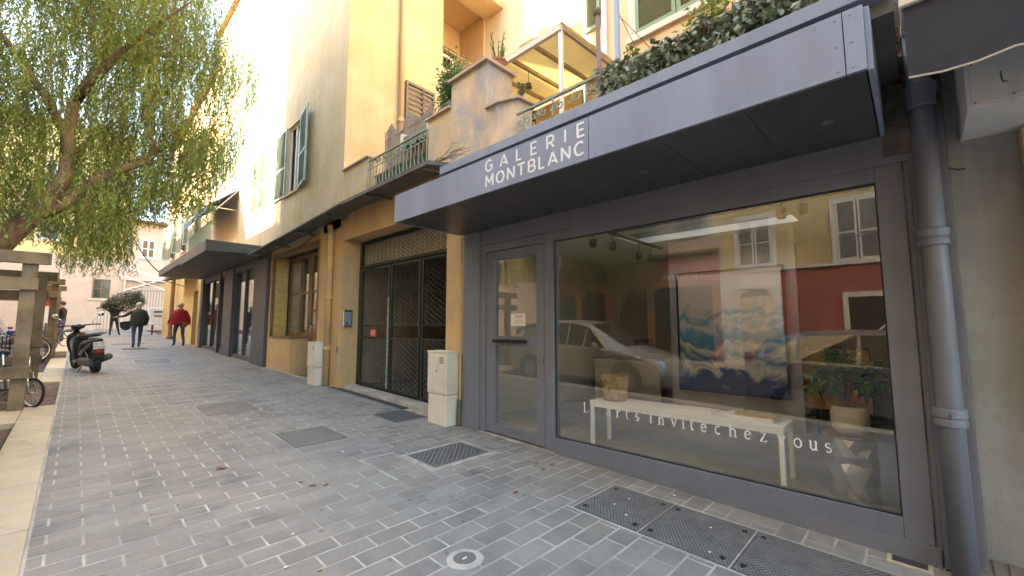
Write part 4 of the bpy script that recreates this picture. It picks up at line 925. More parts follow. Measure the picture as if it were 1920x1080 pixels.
# ================================================================== END OF THE STREET
YE = 44.0
eh = thing('street_end_house', 'pinkish rendered house closing the far end of the street', 'house', (2, YE, 1.2))
mb = MB(); mb.tbox(-12, 2.5, YE, YE + 8, 6.6); mb.tbox(2.5, 14, YE + .3, YE + 8, 9.7); part(mb, 'wall', 'pinkstone', eh)
M['painted_sun_yellow'] = mat('sun_tinted_plaster', (.80, .60, .28), .9, var=.08, scale=.8)  # sunlit gold painted into the colour; this wall gets no sun
mb = MB(); mb.box(-12, 2.5, YE, YE + 8, 6.6, 16.5); part(mb, 'upper_wall', 'painted_sun_yellow', eh)
mb = MB(); mb.prism([(1.9, 9.7), (15, 9.7), (15, 9.95), (1.9, 9.85)], 'y', YE - .4, YE + 8); part(mb, 'eave', 'roof', eh)
def win_y(parent, y, xa, xb, za, zb, frame='brownwood'):
    f = MB(); w = .09
    f.box(xa, xb, y - .03, y + .02, za, za + w); f.box(xa, xb, y - .03, y + .02, zb - w, zb); f.box(xa, xa + w, y - .03, y + .02, za + w, zb - w); f.box(xb - w, xb, y - .03, y + .02, za + w, zb - w); xm = (xa + xb) / 2; f.box(xm - .05, xm + .05, y - .032, y + .02, za + w, zb - w); f.box(xa + w, xb - w, y - .028, y + .02, (za + zb) / 2 - .03, (za + zb) / 2 + .03)
    fo = f.build('window', frame, parent); g = MB(); g.box(xa + w, xb - w, y - .008, y + .01, za + w, zb - w); g.build('pane', 'carglass', fo)
    t = MB(); t.box(xa - .2, xb + .2, y - .10, y, za - .14, za - .01); t.build('sill', 'trim', fo)
win_y(eh, YE, .70, 1.65, 3.55, 5.0); win_y(eh, YE, -2.0, -1.0, 3.9, 5.3); win_y(eh, YE, -5.0, -4.0, 3.9, 5.3)
win_y(eh, YE + .3, 3.25, 4.10, 6.95, 8.4, 'white'); win_y(eh, YE, .6, 1.6, 7.6, 9.2, 'white'); win_y(eh, YE, -2.2, -1.2, 7.6, 9.2, 'white'); win_y(eh, YE, -2.2, -1.2, 11.6, 13.2, 'white'); win_y(eh, YE, .4, 1.4, 11.6, 13.2, 'white')
mb = MB(); mb.tube([(2.42, YE - .06, 1.3), (2.42, YE - .06, 9.6)], .06, 8); part(mb, 'downpipe', 'trim', eh)
mb = MB(); mb.box(2.2, 5.6, YE - .1, YE + .29, 5.05, 5.12); part(mb, 'moulding', 'trim', eh)
# scaffold-like white stair rails on that house
t = thing('white_metal_stair', 'pale metal stair with handrails climbing the wall behind the bars', 'stair', (3.4, 42.5, 1.2))
mb = MB()
for s0, s1 in (((1.9, 42.9, 5.4), (5.4, 42.9, 4.1)), ((1.9, 42.9, 6.1), (5.4, 42.9, 4.9)), ((2.4, 42.9, 4.2), (5.6, 42.9, 5.6)), ((2.2, 42.9, 5.05), (2.9, 42.9, 6.6))): mb.bar(s0, s1, .07)
part(mb, 'handrail', 'white', t)
for k in range(9):
    mb = MB(); x = 2.5 + k * .34; mb.box(x, x + .30, 42.5, 43.3, 4.15 + k * .16, 4.19 + k * .16); part(mb, 'step', 'gatebar', t)
bg_ = thing('barred_gate', 'tall grey barred gate across the far end of the street', 'gate', (4.0, 39.8, gz(39.8)))
mb = MB(); mb.bar((.9, 39.8, 1.25), (5.4, 39.8, 1.25), .07); mb.bar((2.9, 39.8, 4.02), (5.4, 39.8, 4.02), .08); mb.bar((.9, 39.8, 2.55), (5.4, 39.8, 2.55), .06); part(mb, 'rail', 'gatebar', bg_)
mb = MB(); mb.bar((5.35, 39.8, 1.1), (5.35, 39.8, 4.1), .22); part(mb, 'gate_post', 'gatebar', bg_)
b1 = MB(); b1.bar((3.0, 39.8, 1.15), (3.0, 39.8, 4.0), .055); br = part(b1, 'bar', 'gatebar', bg_)
for k in range(1, 15):
    c = br.copy(); COL.objects.link(c); c.location.x = k * .16
b1 = MB(); b1.bar((1.0, 39.82, 1.15), (1.0, 39.82, 2.55), .045); br = part(b1, 'bar', 'gatebar', bg_)
for k in range(1, 13):
    c = br.copy(); COL.objects.link(c); c.location.x = k * .16
mb = MB()
for k in range(7): mb.bar((3.0, 39.84, 1.35 + k * .17), (5.2, 39.84, 1.35 + k * .17), .03)
part(mb, 'lattice', 'gatebar', bg_, kind='stuff')
t = thing('white_street_box', 'white metal street box on red legs standing before the bars', 'box', (4.05, 34.5, gz(34.5)))
mb = MB(); mb.box(3.15, 4.05, 34.2, 34.8, 1.55, 2.62); part(mb, 'cabinet_body', 'white', t, bevel=.03)
mb = MB(); mb.box(3.35, 3.75, 34.18, 34.199, 2.3, 2.42); mb.box(3.35, 3.75, 34.18, 34.199, 2.05, 2.15); part(mb, 'posted_labels', 'covergrey', t)
for x in (3.3, 3.85):
    mb = MB(); mb.box(x, x + .1, 34.4, 34.5, gz(34.5), 1.55); part(mb, 'leg', 'redlamp', t)
cb = thing('overhead_cable', 'thin dark cable sagging across the street end', 'cable', (2.8, 21, 4))
mb = MB(); pts = []
A = Vector((.95, 21.0, 5.6)); B = Vector((2.25, 21.7, 3.55))
for i in range(17): s = i / 16; p = A.lerp(B, s); pts.append((p.x, p.y, p.z - .62 * 4 * s * (1 - s) * .5))
mb.tube(pts, .02, 5); part(mb, 'cable_run', 'black', cb)
# trees/hedge left behind and houses on the far left, beyond the square
for k, (x0, x1, y0, y1, z, m) in enumerate(((-30, -12.5, 34, 52, 13, 'cream'),)):
    b = thing('square_house', 'cream house on the far side of the square seen through the tree', 'house', ((x0 + x1) / 2, y0, 1))
    mb = MB(); mb.tbox(x0, x1, y0, y1, z); part(mb, 'wall', m, b)
    mb = MB(); mb.box(x0 - .3, x1 + .3, y0 - .3, y1 + .3, z, z + .2); part(mb, 'roof', 'roof', b)
    for i in range(4):
        for j in range(3): win_y(b, y0, x1 - 3 - i * 3.4, x1 - 1.9 - i * 3.4, 3.5 + j * 3.2, 5.2 + j * 3.2, 'white')

# ================================================================== REAR BUILDINGS above the terrace
rb_ = thing('peach_rear_house', 'peach rendered house behind the terrace with green louvred shutters', 'house', (6.0, 1.5, 3))
mb = MB(); mb.box(6.0, 10, -6, 3.98, 3.0, 15); part(mb, 'wall', 'peach', rb_)
mb = MB(); mb.box(5.85, 10, -6, 4.02, 15, 15.2); part(mb, 'roof', 'roof', rb_)
mb = MB(); mb.box(5.975, 5.999, 2.97, 3.10, 6.10, 8.4); mb.box(5.975, 5.999, 1.50, 1.64, 6.10, 8.4); mb.box(5.94, 5.999, 1.48, 3.12, 6.0, 6.10); part(mb, 'window_surround', 'trim', rb_)
shutter_leaf(rb_, 5.99, 2.965, 2.31, 6.11, 8.2, 'shutter_g'); shutter_leaf(rb_, 5.99, 2.29, 1.645, 6.11, 8.2, 'shutter_g')
mb = MB(); mb.box(5.95, 5.999, 3.50, 3.58, 3.2, 12); part(mb, 'white_conduit', 'white', rb_)
shutter_leaf(rb_, 5.99, 3.95, 3.62, 6.62, 8.3, 'shutter_g')
mb = MB(); mb.box(4.0, 6.0, -1.3, .32, 3.14, 7.5); part(mb, 'side_wing', 'cream', rb_)
ch = thing('sunlit_cream_house', 'bright sunlit cream house rising behind the pergola', 'house', (7.5, 6, 3))
mb = MB(); mb.box(7.5, 12, 4.0, 8.24, 3.0, 15.5); part(mb, 'wall', 'cream', ch)
mb = MB(); mb.box(7.3, 12, 4.0, 8.24, 15.5, 15.7); part(mb, 'roof', 'roof', ch)
for a, zz in ((6.35, 7.75), (5.1, 11), (7.0, 11)):
    window(ch, 7.498, a, a + .6, zz, zz + .9, 'shutter_g'); shutter_leaf(ch, 7.49, a - .02, a - .42, zz - .1, zz + 1.0, 'shutter_g')
mb = MB(); mb.box(6.7, 7.498, 4.5, 5.4, 7.6, 7.72); part(mb, 'balcony_slab', 'trim', ch)
mb = MB()
for k in range(8): mb.bar((6.72, 4.5 + k * .125, 7.72), (6.72, 4.5 + k * .125, 8.45), .016)
mb.bar((6.72, 4.45, 8.45), (6.72, 5.4, 8.45), .03); part(mb, 'balcony_railing', 'white', ch)

# pergola
pg = thing('terrace_pergola', 'white metal pergola with cream fabric roof on the terrace', 'pergola', (5.2, 4.3, 3.74))
x0, x1, y0, y1, z = 4.5, 5.99, 3.37, 5.35, 5.62
for yy in (y0, 3.9, 4.38, 4.86, y1 - .02):
    mb = MB(); mb.bar((x0, yy, z + .02), (x1, yy, z + .12), .045, .06); part(mb, 'rafter', 'capstone', pg)
mb = MB(); mb.bar((x0 - .02, y0 - .03, z), (x0 - .02, y1, z), .06, .09); part(mb, 'front_beam', 'trim', pg, bevel=.004)
mb = MB(); mb.bar((x1 - .03, y0 - .03, z + .10), (x1 - .03, y1, z + .10), .05, .07); part(mb, 'rear_beam', 'trim', pg)
mb = MB(); mb.add([(x0 - .05, y0 - .06, z + .06), (x1, y0 - .06, z + .165), (x1, y1, z + .165), (x0 - .05, y1, z + .06), (x0 - .05, y0 - .06, z + .052), (x1, y0 - .06, z + .157), (x1, y1, z + .157), (x0 - .05, y1, z + .052)], [(0, 1, 2, 3), (7, 6, 5, 4), (0, 4, 5, 1), (1, 5, 6, 2), (2, 6, 7, 3), (3, 7, 4, 0)]); part(mb, 'roof_cloth', 'fabric', pg)
for yy, zz in ((y0, 3.13), (y1 - .05, 3.74)):
    mb = MB(); mb.bar((x0, yy, zz), (x0, yy, z - .04), .05); part(mb, 'post', 'white', pg)
mb = MB(); mb.lathe((4.95, 4.38, 5.35), [(.0001, .10), (.05, .07), (.06, 0), (.0001, -.02)], 10); mb.tube([(4.95, 4.38, 5.45), (4.95, 4.38, 5.66)], .006, 5); part(mb, 'hanging_lamp', 'castiron', pg)
# door wall at the back of the terrace seen under the pergola
mb = MB(); mb.box(5.93, 5.99, 3.99, 8.24, 3.74, 5.60); part(mb, 'terrace_back_wall', 'orange', gar)

# ================================================================== RAILINGS
def scroll(cx, cz, r, turns=1.3, n=16, a0=0, sgn=1):
    return [(cx + sgn * r * (1 - i / n * .75) * math.cos(a0 + turns * 2 * PI * i / n), cz + r * (1 - i / n * .75) * math.sin(a0 + turns * 2 * PI * i / n)) for i in range(n + 1)]
def railing(name, label, x, ya, yb, z0, z1, n, m, fancy=.16, pickets=True):
    t = thing(name, label, 'railing', (x, (ya + yb) / 2, z0))
    mb = MB(); mb.bar((x, ya, z1), (x, yb, z1), .035, .022); part(mb, 'hand_rail', m, t)
    mb = MB(); mb.bar((x, ya, z1 - fancy), (x, yb, z1 - fancy), .016); part(mb, 'middle_rail', m, t)
    mb = MB(); mb.bar((x, ya, z0 + .03), (x, yb, z0 + .03), .02); part(mb, 'bottom_rail', m, t)
    for k in range(n + 1):
        y = ya + (yb - ya) * k / n; mb = MB()
        if k % 2 or not pickets:
            mb.bar((x, y, z0), (x, y, z1 if k % 4 == 1 else z1 - fancy), .016)
        else:
            pts = [(x, y + .018 * math.sin(i / 10 * 4 * PI), z0 + (z1 - fancy - z0) * i / 10) for i in range(11)]; mb.tube(pts, .008, 5)
        part(mb, 'baluster', m, t)
    L = abs(yb - ya); ns = max(3, int(L / .24))
    for k in range(ns):
        y = min(ya, yb) + L * (k + .5) / ns; mb = MB()
        for sg in (1, -1):
            P = scroll(0, 0, .062, 1.25, 14, PI * .5, sg); mb.tube([(x, y + sg * .055 + p[0] * .8, z1 - fancy / 2 + p[1]) for p in P], .009, 5)
        part(mb, 'scroll', m, t)
    return t
railing('balcony_railing', 'pale green wrought-iron railing in front of the reed screen', 3.58, 7.17, 5.27, 3.72, 4.46, 17, 'iron')
railing('terrace_railing', 'green wrought-iron railing with scrolls under the pergola above the canopy', 3.62, 3.40, .45, 3.15, 4.02, 26, 'iron', fancy=.24)
mb = MB()
t = thing('wire_fence_panel', 'white wire grid fixed behind the scrolled terrace railing', 'fence', (3.68, 2.7, 3.2))
for k in range(20): mb.bar((3.68, 2.15 + k * .06, 3.2), (3.68, 2.15 + k * .06, 3.84), .006)
for k in range(10): mb.bar((3.684, 2.12, 3.28 + k * .06), (3.684, 3.35, 3.28 + k * .06), .006)
part(mb, 'wire_grid', 'white', t, kind='stuff')
railing('inner_railing', 'dark green railing running back from the low pillar towards the pergola', 3.99, 3.9, 3.42, 3.15, 4.30, 4, 'darkiron', fancy=.2)
# poles
t = thing('mauve_terrace_pole', 'rusty mauve pole topped with a dead round lamp on the terrace', 'pole', (3.80, 2.32, 3.14))
mb = MB(); mb.tube([(3.8, 2.30, 3.14), (3.8, 2.34, 4.86)], [.030, .024], 8); part(mb, 'shaft', 'mauvepole', t)
mb = MB(); mb.lathe((3.8, 2.34, 4.88), [(.0001, -.04), (.038, -.02), (.045, .02), (.03, .06), (.0001, .07)], 12); part(mb, 'lamp_head', 'twig', t, smooth=True)
t = thing('blue_terrace_pole', 'pale blue square pole rising from the hedge end', 'pole', (3.80, 2.10, 3.14))
mb = MB(); mb.bar((3.8, 2.10, 3.14), (3.8, 2.10, 6.5), .045); part(mb, 'shaft', 'bluepole', t)
mb = MB(); mb.tube([(3.8, 2.10, 4.75), (4.2, 1.75, 4.2), (4.4, 1.6, 3.9)], .005, 4); mb.tube([(3.8, 2.10, 4.8), (4.3, 1.9, 4.0)], .005, 4); part(mb, 'guy_wire', 'covergrey', t)

# ================================================================== RIGHT NEIGHBOUR
rn = thing('grey_neighbour_building', 'grey-green rendered building at the near side of the gallery', 'building', (3.6, -1, 0))
mb = MB(); mb.tbox(3.64, 4.2, -3.0, -.205, 8.0); part(mb, 'wall', 'greywall', rn)
mb = MB(); mb.tbox(3.55, 3.64, -.70, -.485, 2.5); part(mb, 'stone_door_jamb', 'capstone', rn, bevel=.006)
mb = MB(); mb.box(3.70, 4.2, -.2, .42, 3.145, 8.0); part(mb, 'upper_wall', 'cream', rn)
mb = MB(); mb.box(3.60, 3.70, -.2, .02, 3.14, 8.0); part(mb, 'upper_pilaster', 'grime', rn)
mb = MB()
rr = random.Random(8); vs = [(3.60, -.21, gz(-.2) + .02)]
pts = []
for k in range(10): pts.append((3.42 + rr.random() * .05, -.16 - k * .06, gz(-.2) + .012 + rr.random() * .02))
for k in range(9):
    a = pts[k]; b = pts[k + 1]; mb.add([(3.64, a[1], .11), (3.64, b[1], .10), (b[0], b[1], b[2]), (a[0], a[1], a[2]), (a[0], a[1], -.05), (b[0], b[1], -.05)], [(0, 1, 2, 3), (3, 2, 5, 4)])
part(mb, 'crumbled_base', 'grime', rn)
gd = thing('grey_downpipe', 'thick grey painted downpipe with collars at the corner of the gallery', 'downpipe', (3.5, -.11, 0))
mb = MB(); mb.tube([(3.515, -.107, -.03), (3.515, -.107, 1.6), (3.515, -.107, 3.6)], .057, 20); part(mb, 'pipe', 'grey', gd, smooth=True)
for zz, lab in ((.885, '4'), (1.93, ''), (2.83, '')):
    mb = MB(); mb.lathe((3.515, -.107, zz), [(.057, -.05), (.069, -.047), (.070, -.012), (.063, -.008), (.063, .0), (.071, .004), (.071, .05), (.057, .055)] if zz < 2.5 else [(.057, -.09), (.064, -.085), (.072, .0), (.076, .01), (.076, .05), (.068, .06), (.057, .065)], 20); c = part(mb, 'collar', 'grey', gd, smooth=False, bevel=.002)
mb = MB(); stroke(mb, [(.5, 0), (.5, 1), (0, .35), (.75, .35)], .16, 3.4445, .0012, lambda u, v: (-.098 - u * .016, .892 + v * .020)); stroke(mb, [(1.0, .8), (1.05, 1.0)], .12, 3.4445, .0012, lambda u, v: (-.098 - u * .016, .892 + v * .020)); part(mb, 'painted_mark', 'black', gd)
sb = thing('white_sign_box', 'white metal box sign projecting beside the black awning', 'sign', (3.3, -1.2, 2.6))
mb = MB(); mb.box(3.128, 3.64, -2.6, -.262, 2.516, 2.96); part(mb, 'box_body', 'signbox', sb, bevel=.004)
mb = MB(); mb.box(3.124, 3.1275, -2.55, -.28, 2.535, 2.94); part(mb, 'front_plate', 'signbox', sb, bevel=.002)
mb = MB()
for yy, zz in ((-.29, 2.545), (-.29, 2.75), (-.42, 2.545)): mb.lathe((3.123, yy, zz), [(.0001, -.002), (.004, -.001), (.005, .002)], 8, axis='x')
part(mb, 'screw_heads', 'castiron', sb, kind='stuff')
P = arc(0, 0, .022, .045, 180, 300, 10)
mb = MB(); stroke(mb, [(0, 1.9), (0, 1)] + [(.02 + .5 + .5 * math.cos(a), .9 + .5 * math.sin(a) ) for a in [PI + PI * .55 * i / 8 for i in range(9)]], .12, 3.1238, .0012, lambda u, v: (-.385 - u * .035, 2.60 + v * .04)); part(mb, 'painted_letter', 'castiron', sb)
mb = MB(); mb.tube([(3.60, -.20, 2.36), (3.62, -.24, 2.345), (3.63, -.27, 2.345)], .004, 5); part(mb, 'cable', 'black', sb)
ba = thing('black_awning', 'black fabric awning with a scalloped pale hem above the white sign box', 'awning', (3.1, -.8, 2.9))
mb = MB(); n = 24; top = 2.885; ya, yb = -.048, -2.6
vs = []; fs = []
for i in range(n + 1):
    y = ya + (yb - ya) * i / n; zb = 2.535 + .012 * math.cos(i / n * 2 * PI * 8) + .004
    vs += [(2.600, y, top), (2.604, y, zb), (2.592, y, zb), (2.590, y, top)]
for i in range(n):
    a = 4 * i; fs += [(a, a + 1, a + 5, a + 4), (a + 1, a + 2, a + 6, a + 5), (a + 2, a + 3, a + 7, a + 6)]
mb.add(vs, fs); part(mb, 'valance', 'awnblack', ba)
mb = MB()
for i in range(n):
    y = ya + (yb - ya) * i / n; y2 = ya + (yb - ya) * (i + 1) / n; z1 = 2.535 + .012 * math.cos(i / n * 2 * PI * 8) + .004; z2 = 2.535 + .012 * math.cos((i + 1) / n * 2 * PI * 8) + .004
    mb.tube([(2.597, y, z1), (2.597, y2, z2)], .006, 5)
part(mb, 'hem', 'trim', ba)
mb = MB(); mb.add([(2.60, ya, top), (3.58, ya, 3.35), (3.58, yb, 3.35), (2.60, yb, top), (2.60, ya, top - .01), (3.58, ya, 3.34), (3.58, yb, 3.34), (2.60, yb, top - .01)], [(0, 1, 2, 3), (7, 6, 5, 4), (0, 4, 5, 1), (1, 5, 6, 2), (2, 6, 7, 3), (3, 7, 4, 0)]); part(mb, 'awning_cloth', 'awnblack', ba)
mb = MB(); mb.box(2.57, 2.625, yb, -.036, 2.888, 2.925); part(mb, 'front_bar', 'trim', ba, bevel=.006)
mb = MB(); mb.bar((2.62, -.06, 2.90), (3.58, -.06, 3.28), .03); part(mb, 'arm', 'trim', ba)

# ================================================================== OPPOSITE SIDE (seen mirrored in the window, shades the street; roof heights stepped to steer sun and shade)
def opp(label, y0, y1, z, wallm, gf=None, roofm='roof', x=-8.8, zg=3.7):
    b = thing('opposite_house', label, 'house', (x, (y0 + y1) / 2, .1), 'houses across the street')
    mb = MB()
    if gf:
        mb.tbox(x - 8, x, y0 + .002, y1 - .002, zg); part(mb, 'ground_floor', gf, b); mb = MB(); mb.box(x - 8, x, y0 + .002, y1 - .002, zg, z); part(mb, 'wall', wallm, b)
    else:
        mb.tbox(x - 8, x, y0 + .002, y1 - .002, z); part(mb, 'wall', wallm, b)
    mb = MB(); mb.box(x - 8.2, x + .35, y0 + .002, y1 - .002, z, z + .2); part(mb, 'roof', roofm, b)
    return b
def owin(b, y0, y1, z0, z1, x=-8.8, closed=True, m='trim'):
    """window facing +X with closed shutters"""
    t = MB(); w = .12
    t.box(x, x + .06, y0 - w, y0, z0 - w, z1 + w); t.box(x, x + .06, y1, y1 + w, z0 - w, z1 + w); t.box(x, x + .06, y0, y1, z1, z1 + w); t.box(x, x + .10, y0, y1, z0 - w, z0); fo = t.build('window_surround', m, b)
    g = MB(); g.box(x + .002, x + .02, y0, y1, z0, z1); g.build('pane', 'carglass', fo)
    ym = (y0 + y1) / 2
    for a, c in ((y0 + .01, ym - .015), (ym + .015, y1 - .01)):
        f = MB(); q = .055; zm = z0 + (z1 - z0) * .45
        f.box(x + .03, x + .065, a, a + q, z0, z1); f.box(x + .03, x + .065, c - q, c, z0, z1)
        for zz in (z0, zm, z1 - q): f.box(x + .03, x + .064, a + q, c - q, zz, zz + q)
        lf = f.build('shutter', m, b); s = MB(); zz = z0 + q + .015
        while zz < z1 - q - .03:
            if not (zm - .03 < zz < zm + q): s.add([(x + .032, a + q, zz + .03), (x + .060, a + q, zz), (x + .032, c - q, zz + .03), (x + .060, c - q, zz), (x + .032, a + q, zz + .038), (x + .060, a + q, zz + .008), (x + .032, c - q, zz + .038), (x + .060, c - q, zz + .008)], [(0, 1, 3, 2), (4, 6, 7, 5), (1, 5, 7, 3), (0, 2, 6, 4)])
            zz += .055
        s.build('louvre_slats', mat_slat, lf, kind='stuff')
mat_slat = mat('grey_shutter_slat', (.30, .27, .22), .7, var=.1)
X_ = -8.8
b = opp('yellow rendered house across the street with a red ground floor, reflected in the window', -14, 5.0, 19.5, 'oppyellow', 'oppred', zg=3.28)
owin(b, 3.33, 4.37, 3.50, 5.15); owin(b, .55, 1.60, 3.42, 5.25); owin(b, -2.4, -1.35, 3.42, 5.25)
for yy in (3.33, .55, -2.4): owin(b, yy, yy + 1.04, 7.2, 9.0)
mb = MB(); mb.box(X_, X_ + .14, -14, 4.99, 3.28, 3.38); part(mb, 'string_course', 'trim', b)
mb = MB(); mb.box(X_, X_ + .05, 3.15, 5.0, .0, 3.28); mb.box(X_ + .05, X_ + .10, 4.35, 4.52, .0, 2.7); mb.box(X_ + .05, X_ + .10, 3.2, 3.37, .0, 2.7); mb.box(X_ + .05, X_ + .12, 3.2, 4.52, 2.7, 2.85); part(mb, 'door_surround', 'trim', b)
mb = MB(); mb.prism([(3.38, 2.46)] + [(3.86 + .48 * math.cos(a), 2.46 + .22 * math.sin(a)) for a in [PI - PI * i / 10 for i in range(11)]] + [(4.34, 2.46)], 'x', X_ + .05, X_ + .08); part(mb, 'door_fanlight', 'covergrey', b)
mb = MB(); mb.box(X_ + .05, X_ + .08, 3.38, 4.34, .0, 2.44); part(mb, 'door', 'peach', b)
mb = MB(); mb.box(X_ + .08, X_ + .11, 3.84, 3.88, .0, 2.44); part(mb, 'door_seam', 'trim', b)
frm = MB(); frm.box(X_, X_ + .08, .0, 1.55, 2.30, 2.45); frm.box(X_, X_ + .08, 1.42, 1.55, .0, 2.30); frm.box(X_, X_ + .08, -.1, .0, .0, 2.45); part(frm, 'shopfront_surround', 'cream', b)
mb = MB(); mb.box(X_ + .001, X_ + .02, .0, 1.42, 0, 2.30); part(mb, 'shopfront_glass', 'carglass', b)
b = opp('long house across the street with a dark red shop front and pinkish upper floors', 5.0, 9.6, 17.5, 'pinkstone', 'oppred', zg=4.1)
for yy in (5.5, 7.4): owin(b, yy, yy + 1.0, 4.9, 6.6, m='shutter_b'); owin(b, yy, yy + 1.0, 8.4, 10.1, m='shutter_b')
mb = MB(); mb.box(X_, X_ + .30, 5.0, 9.6, 4.1, 4.25); part(mb, 'shop_cornice', 'brownwood', b)
sf = MB(); sf.box(X_ + .001, X_ + .04, 5.3, 7.5, .2, 2.95); sf.box(X_ + .001, X_ + .04, 7.8, 9.3, .2, 2.95); part(sf, 'shop_glass', 'carglass', b)
mb = MB(); mb.box(X_ + .04, X_ + .08, 7.5, 7.8, .1, 3.0); part(mb, 'shop_mullion', 'brownwood', b)
mb = MB()
for k in range(9): mb.box(X_ + .001, X_ + .03, 5.6 + k * .18, 5.6 + k * .18 + .10, 3.25, 3.42)
part(mb, 'shop_sign_blocks', 'trim', b, kind='stuff')
b = opp('lower cream house across the street with arched red ground floor', 9.6, 12.7, 12.6, 'cream', 'oppred', zg=4.2)
for yy in (9.9, 11.4):
    owin(b, yy, yy + .95, 5.0, 6.7)
    mb = MB(); mb.prism([(yy - .1, .1)] + [(yy + .5 + .6 * math.cos(a), 2.6 + .45 * math.sin(a)) for a in [PI - PI * i / 10 for i in range(11)]] + [(yy + 1.1, .1)], 'x', X_ + .002, X_ + .03); part(mb, 'arched_window', 'carglass', b)
b = opp('tall ochre house across the street next to the square', 12.7, 16.9, 18.2, 'oppyellow', 'pinkstone')
for yy in (13.2, 15.4):
    for zz in (5, 8.4, 11.8): owin(b, yy, yy + 1.0, zz, zz + 1.7)
b = opp('low cream house across the street, lowest of the row', 16.9, 21.2, 11.2, 'cream')
for zz in (4.6, 7.6): owin(b, 18.7, 19.7, zz, zz + 1.6)
b = opp('pinkish house across the street at the far end of the row', 21.2, 46, 13.2, 'pinkstone', 'oppyellow')
for yy in (23, 27, 31): owin(b, yy, yy + 1.0, 5, 6.7); owin(b, yy, yy + 1.0, 8.6, 10.3)
# ================================================================== INSIDE THE GALLERY
t = thing('white_bench', 'long white metal bench behind the gallery window', 'bench', (4.03, 1.68, .17))
mb = MB(); mb.box(3.84, 4.21, .79, 2.555, .605, .632); part(mb, 'seat', 'white', t, bevel=.003)
mb = MB(); mb.box(3.845, 3.865, .83, 2.515, .57, .6045); mb.box(4.185, 4.205, .83, 2.515, .57, .6045); mb.box(3.865, 4.185, .80, .82, .57, .6045); mb.box(3.865, 4.185, 2.525, 2.545, .57, .6045); part(mb, 'apron', 'white', t)
for xx in (3.845, 4.17):
    for yy in (.795, 2.515):
        mb = MB(); mb.box(xx, xx + .034, yy, yy + .034, .17, .6045); part(mb, 'leg', 'white', t, bevel=.002)
t = thing('wicker_basket', 'woven wicker basket on the far end of the white bench', 'basket', (4.03, 2.36, .632))
mb = MB(); prof = [(.0001, 0), (.112, .0)]
for k in range(12): prof += [(.115 + k * .0022 + (.006 if k % 2 else 0), .008 + k * .02)]
prof += [(.15, .255), (.138, .252), (.128, .02), (.0001, .018)]
mb.lathe((4.03, 2.36, .633), prof, 28); part(mb, 'weave', 'basket', t, smooth=False)
mb = MB()
for k in range(24): a = 2 * PI * k / 24; mb.tube([(4.03 + .118 * math.cos(a), 2.36 + .118 * math.sin(a), .637), (4.03 + .145 * math.cos(a), 2.36 + .145 * math.sin(a), .885)], .006, 4)
part(mb, 'stakes', 'basket', t, kind='stuff')
def book(label, y0, y1, x0, x1, z, h, m, name='book', cat='book'):
    t = thing(name, label, cat, ((x0 + x1) / 2, (y0 + y1) / 2, z))
    mb = MB(); mb.box(x0 + .004, x1 - .004, y0 + .004, y1 - .002, z + .003, z + h - .003); part(mb, 'pages', 'paper' if m != 'gold' else 'gold', t)
    mb = MB(); mb.box(x0, x1, y0, y1, z, z + .0028); mb.box(x0, x1, y0, y1, z + h - .0028, z + h); mb.box(x0, x1, y1, y1 + .003, z, z + h); part(mb, 'cover', m, t)
book('thin white catalogue lying on the bench left of the thicker books', 1.35, 1.66, 3.93, 4.16, .633, .015, 'white')
book('white book under the gilt-edged one on the near end of the bench', .87, 1.25, 3.90, 4.16, .633, .026, 'white')
book('dark book with gilt edges on top of the white book on the bench', .86, 1.16, 3.93, 4.15, .660, .022, 'gold')
t = thing('crumpled_metal_pedestal', 'crumpled silvery metal drum used as a pedestal for the pot plant', 'pedestal', (4.02, .40, .17))
mb = MB(); rr = random.Random(4); n = 14; lv = 7; vs = []
for i in range(lv + 1):
    for k in range(n):
        a = 2 * PI * (k + (.5 if i % 2 else 0)) / n; r = .150 + rr.uniform(-.016, .008) * (0 if i in (0, lv) else 1); vs.append((4.02 + r * math.cos(a), .40 + r * math.sin(a), .17 + .43 * i / lv + (rr.uniform(-.02, .02) if 0 < i < lv else 0)))
fs = []
for i in range(lv):
    for k in range(n):
        a, b, c, d = i * n + k, i * n + (k + 1) % n, (i + 1) * n + (k + 1) % n, (i + 1) * n + k
        fs += [(a, b, c), (a, c, d)] if i % 2 else [(a, b, d), (b, c, d)]
fs.append(tuple(lv * n + k for k in range(n))); fs.append(tuple(reversed(range(n))))
mb.add(vs, fs); part(mb, 'drum', 'crumple', t)
mb = MB(); mb.lathe((4.02, .40, .600), [(.0001, 0), (.165, 0), (.165, .02), (.0001, .02)], 28); part(mb, 'wooden_top', 'brownwood', t)
t = thing('pot_plant', 'broad-leaved money tree in a grey ceramic pot on the metal pedestal', 'plant', (4.02, .40, .621))
mb = MB(); mb.lathe((4.02, .40, .621), [(.0001, 0), (.088, 0), (.105, .03), (.118, .10), (.112, .17), (.100, .20), (.092, .20), (.10, .16), (.0001, .155)], 28); part(mb, 'pot', 'potgrey', t, smooth=True)
st = MB(); lf = MB(); rr = random.Random(12)
for k in range(4): st.tube([(4.02 + .02 * math.cos(k * 1.6), .40 + .02 * math.sin(k * 1.6), .77), (4.02 + .03 * math.cos(k * 1.6 + 2), .40 + .03 * math.sin(k * 1.6 + 2), .95), (4.02 + .015 * math.cos(k), .40 + .015 * math.sin(k), 1.12 + k * .04)], .011, 6)
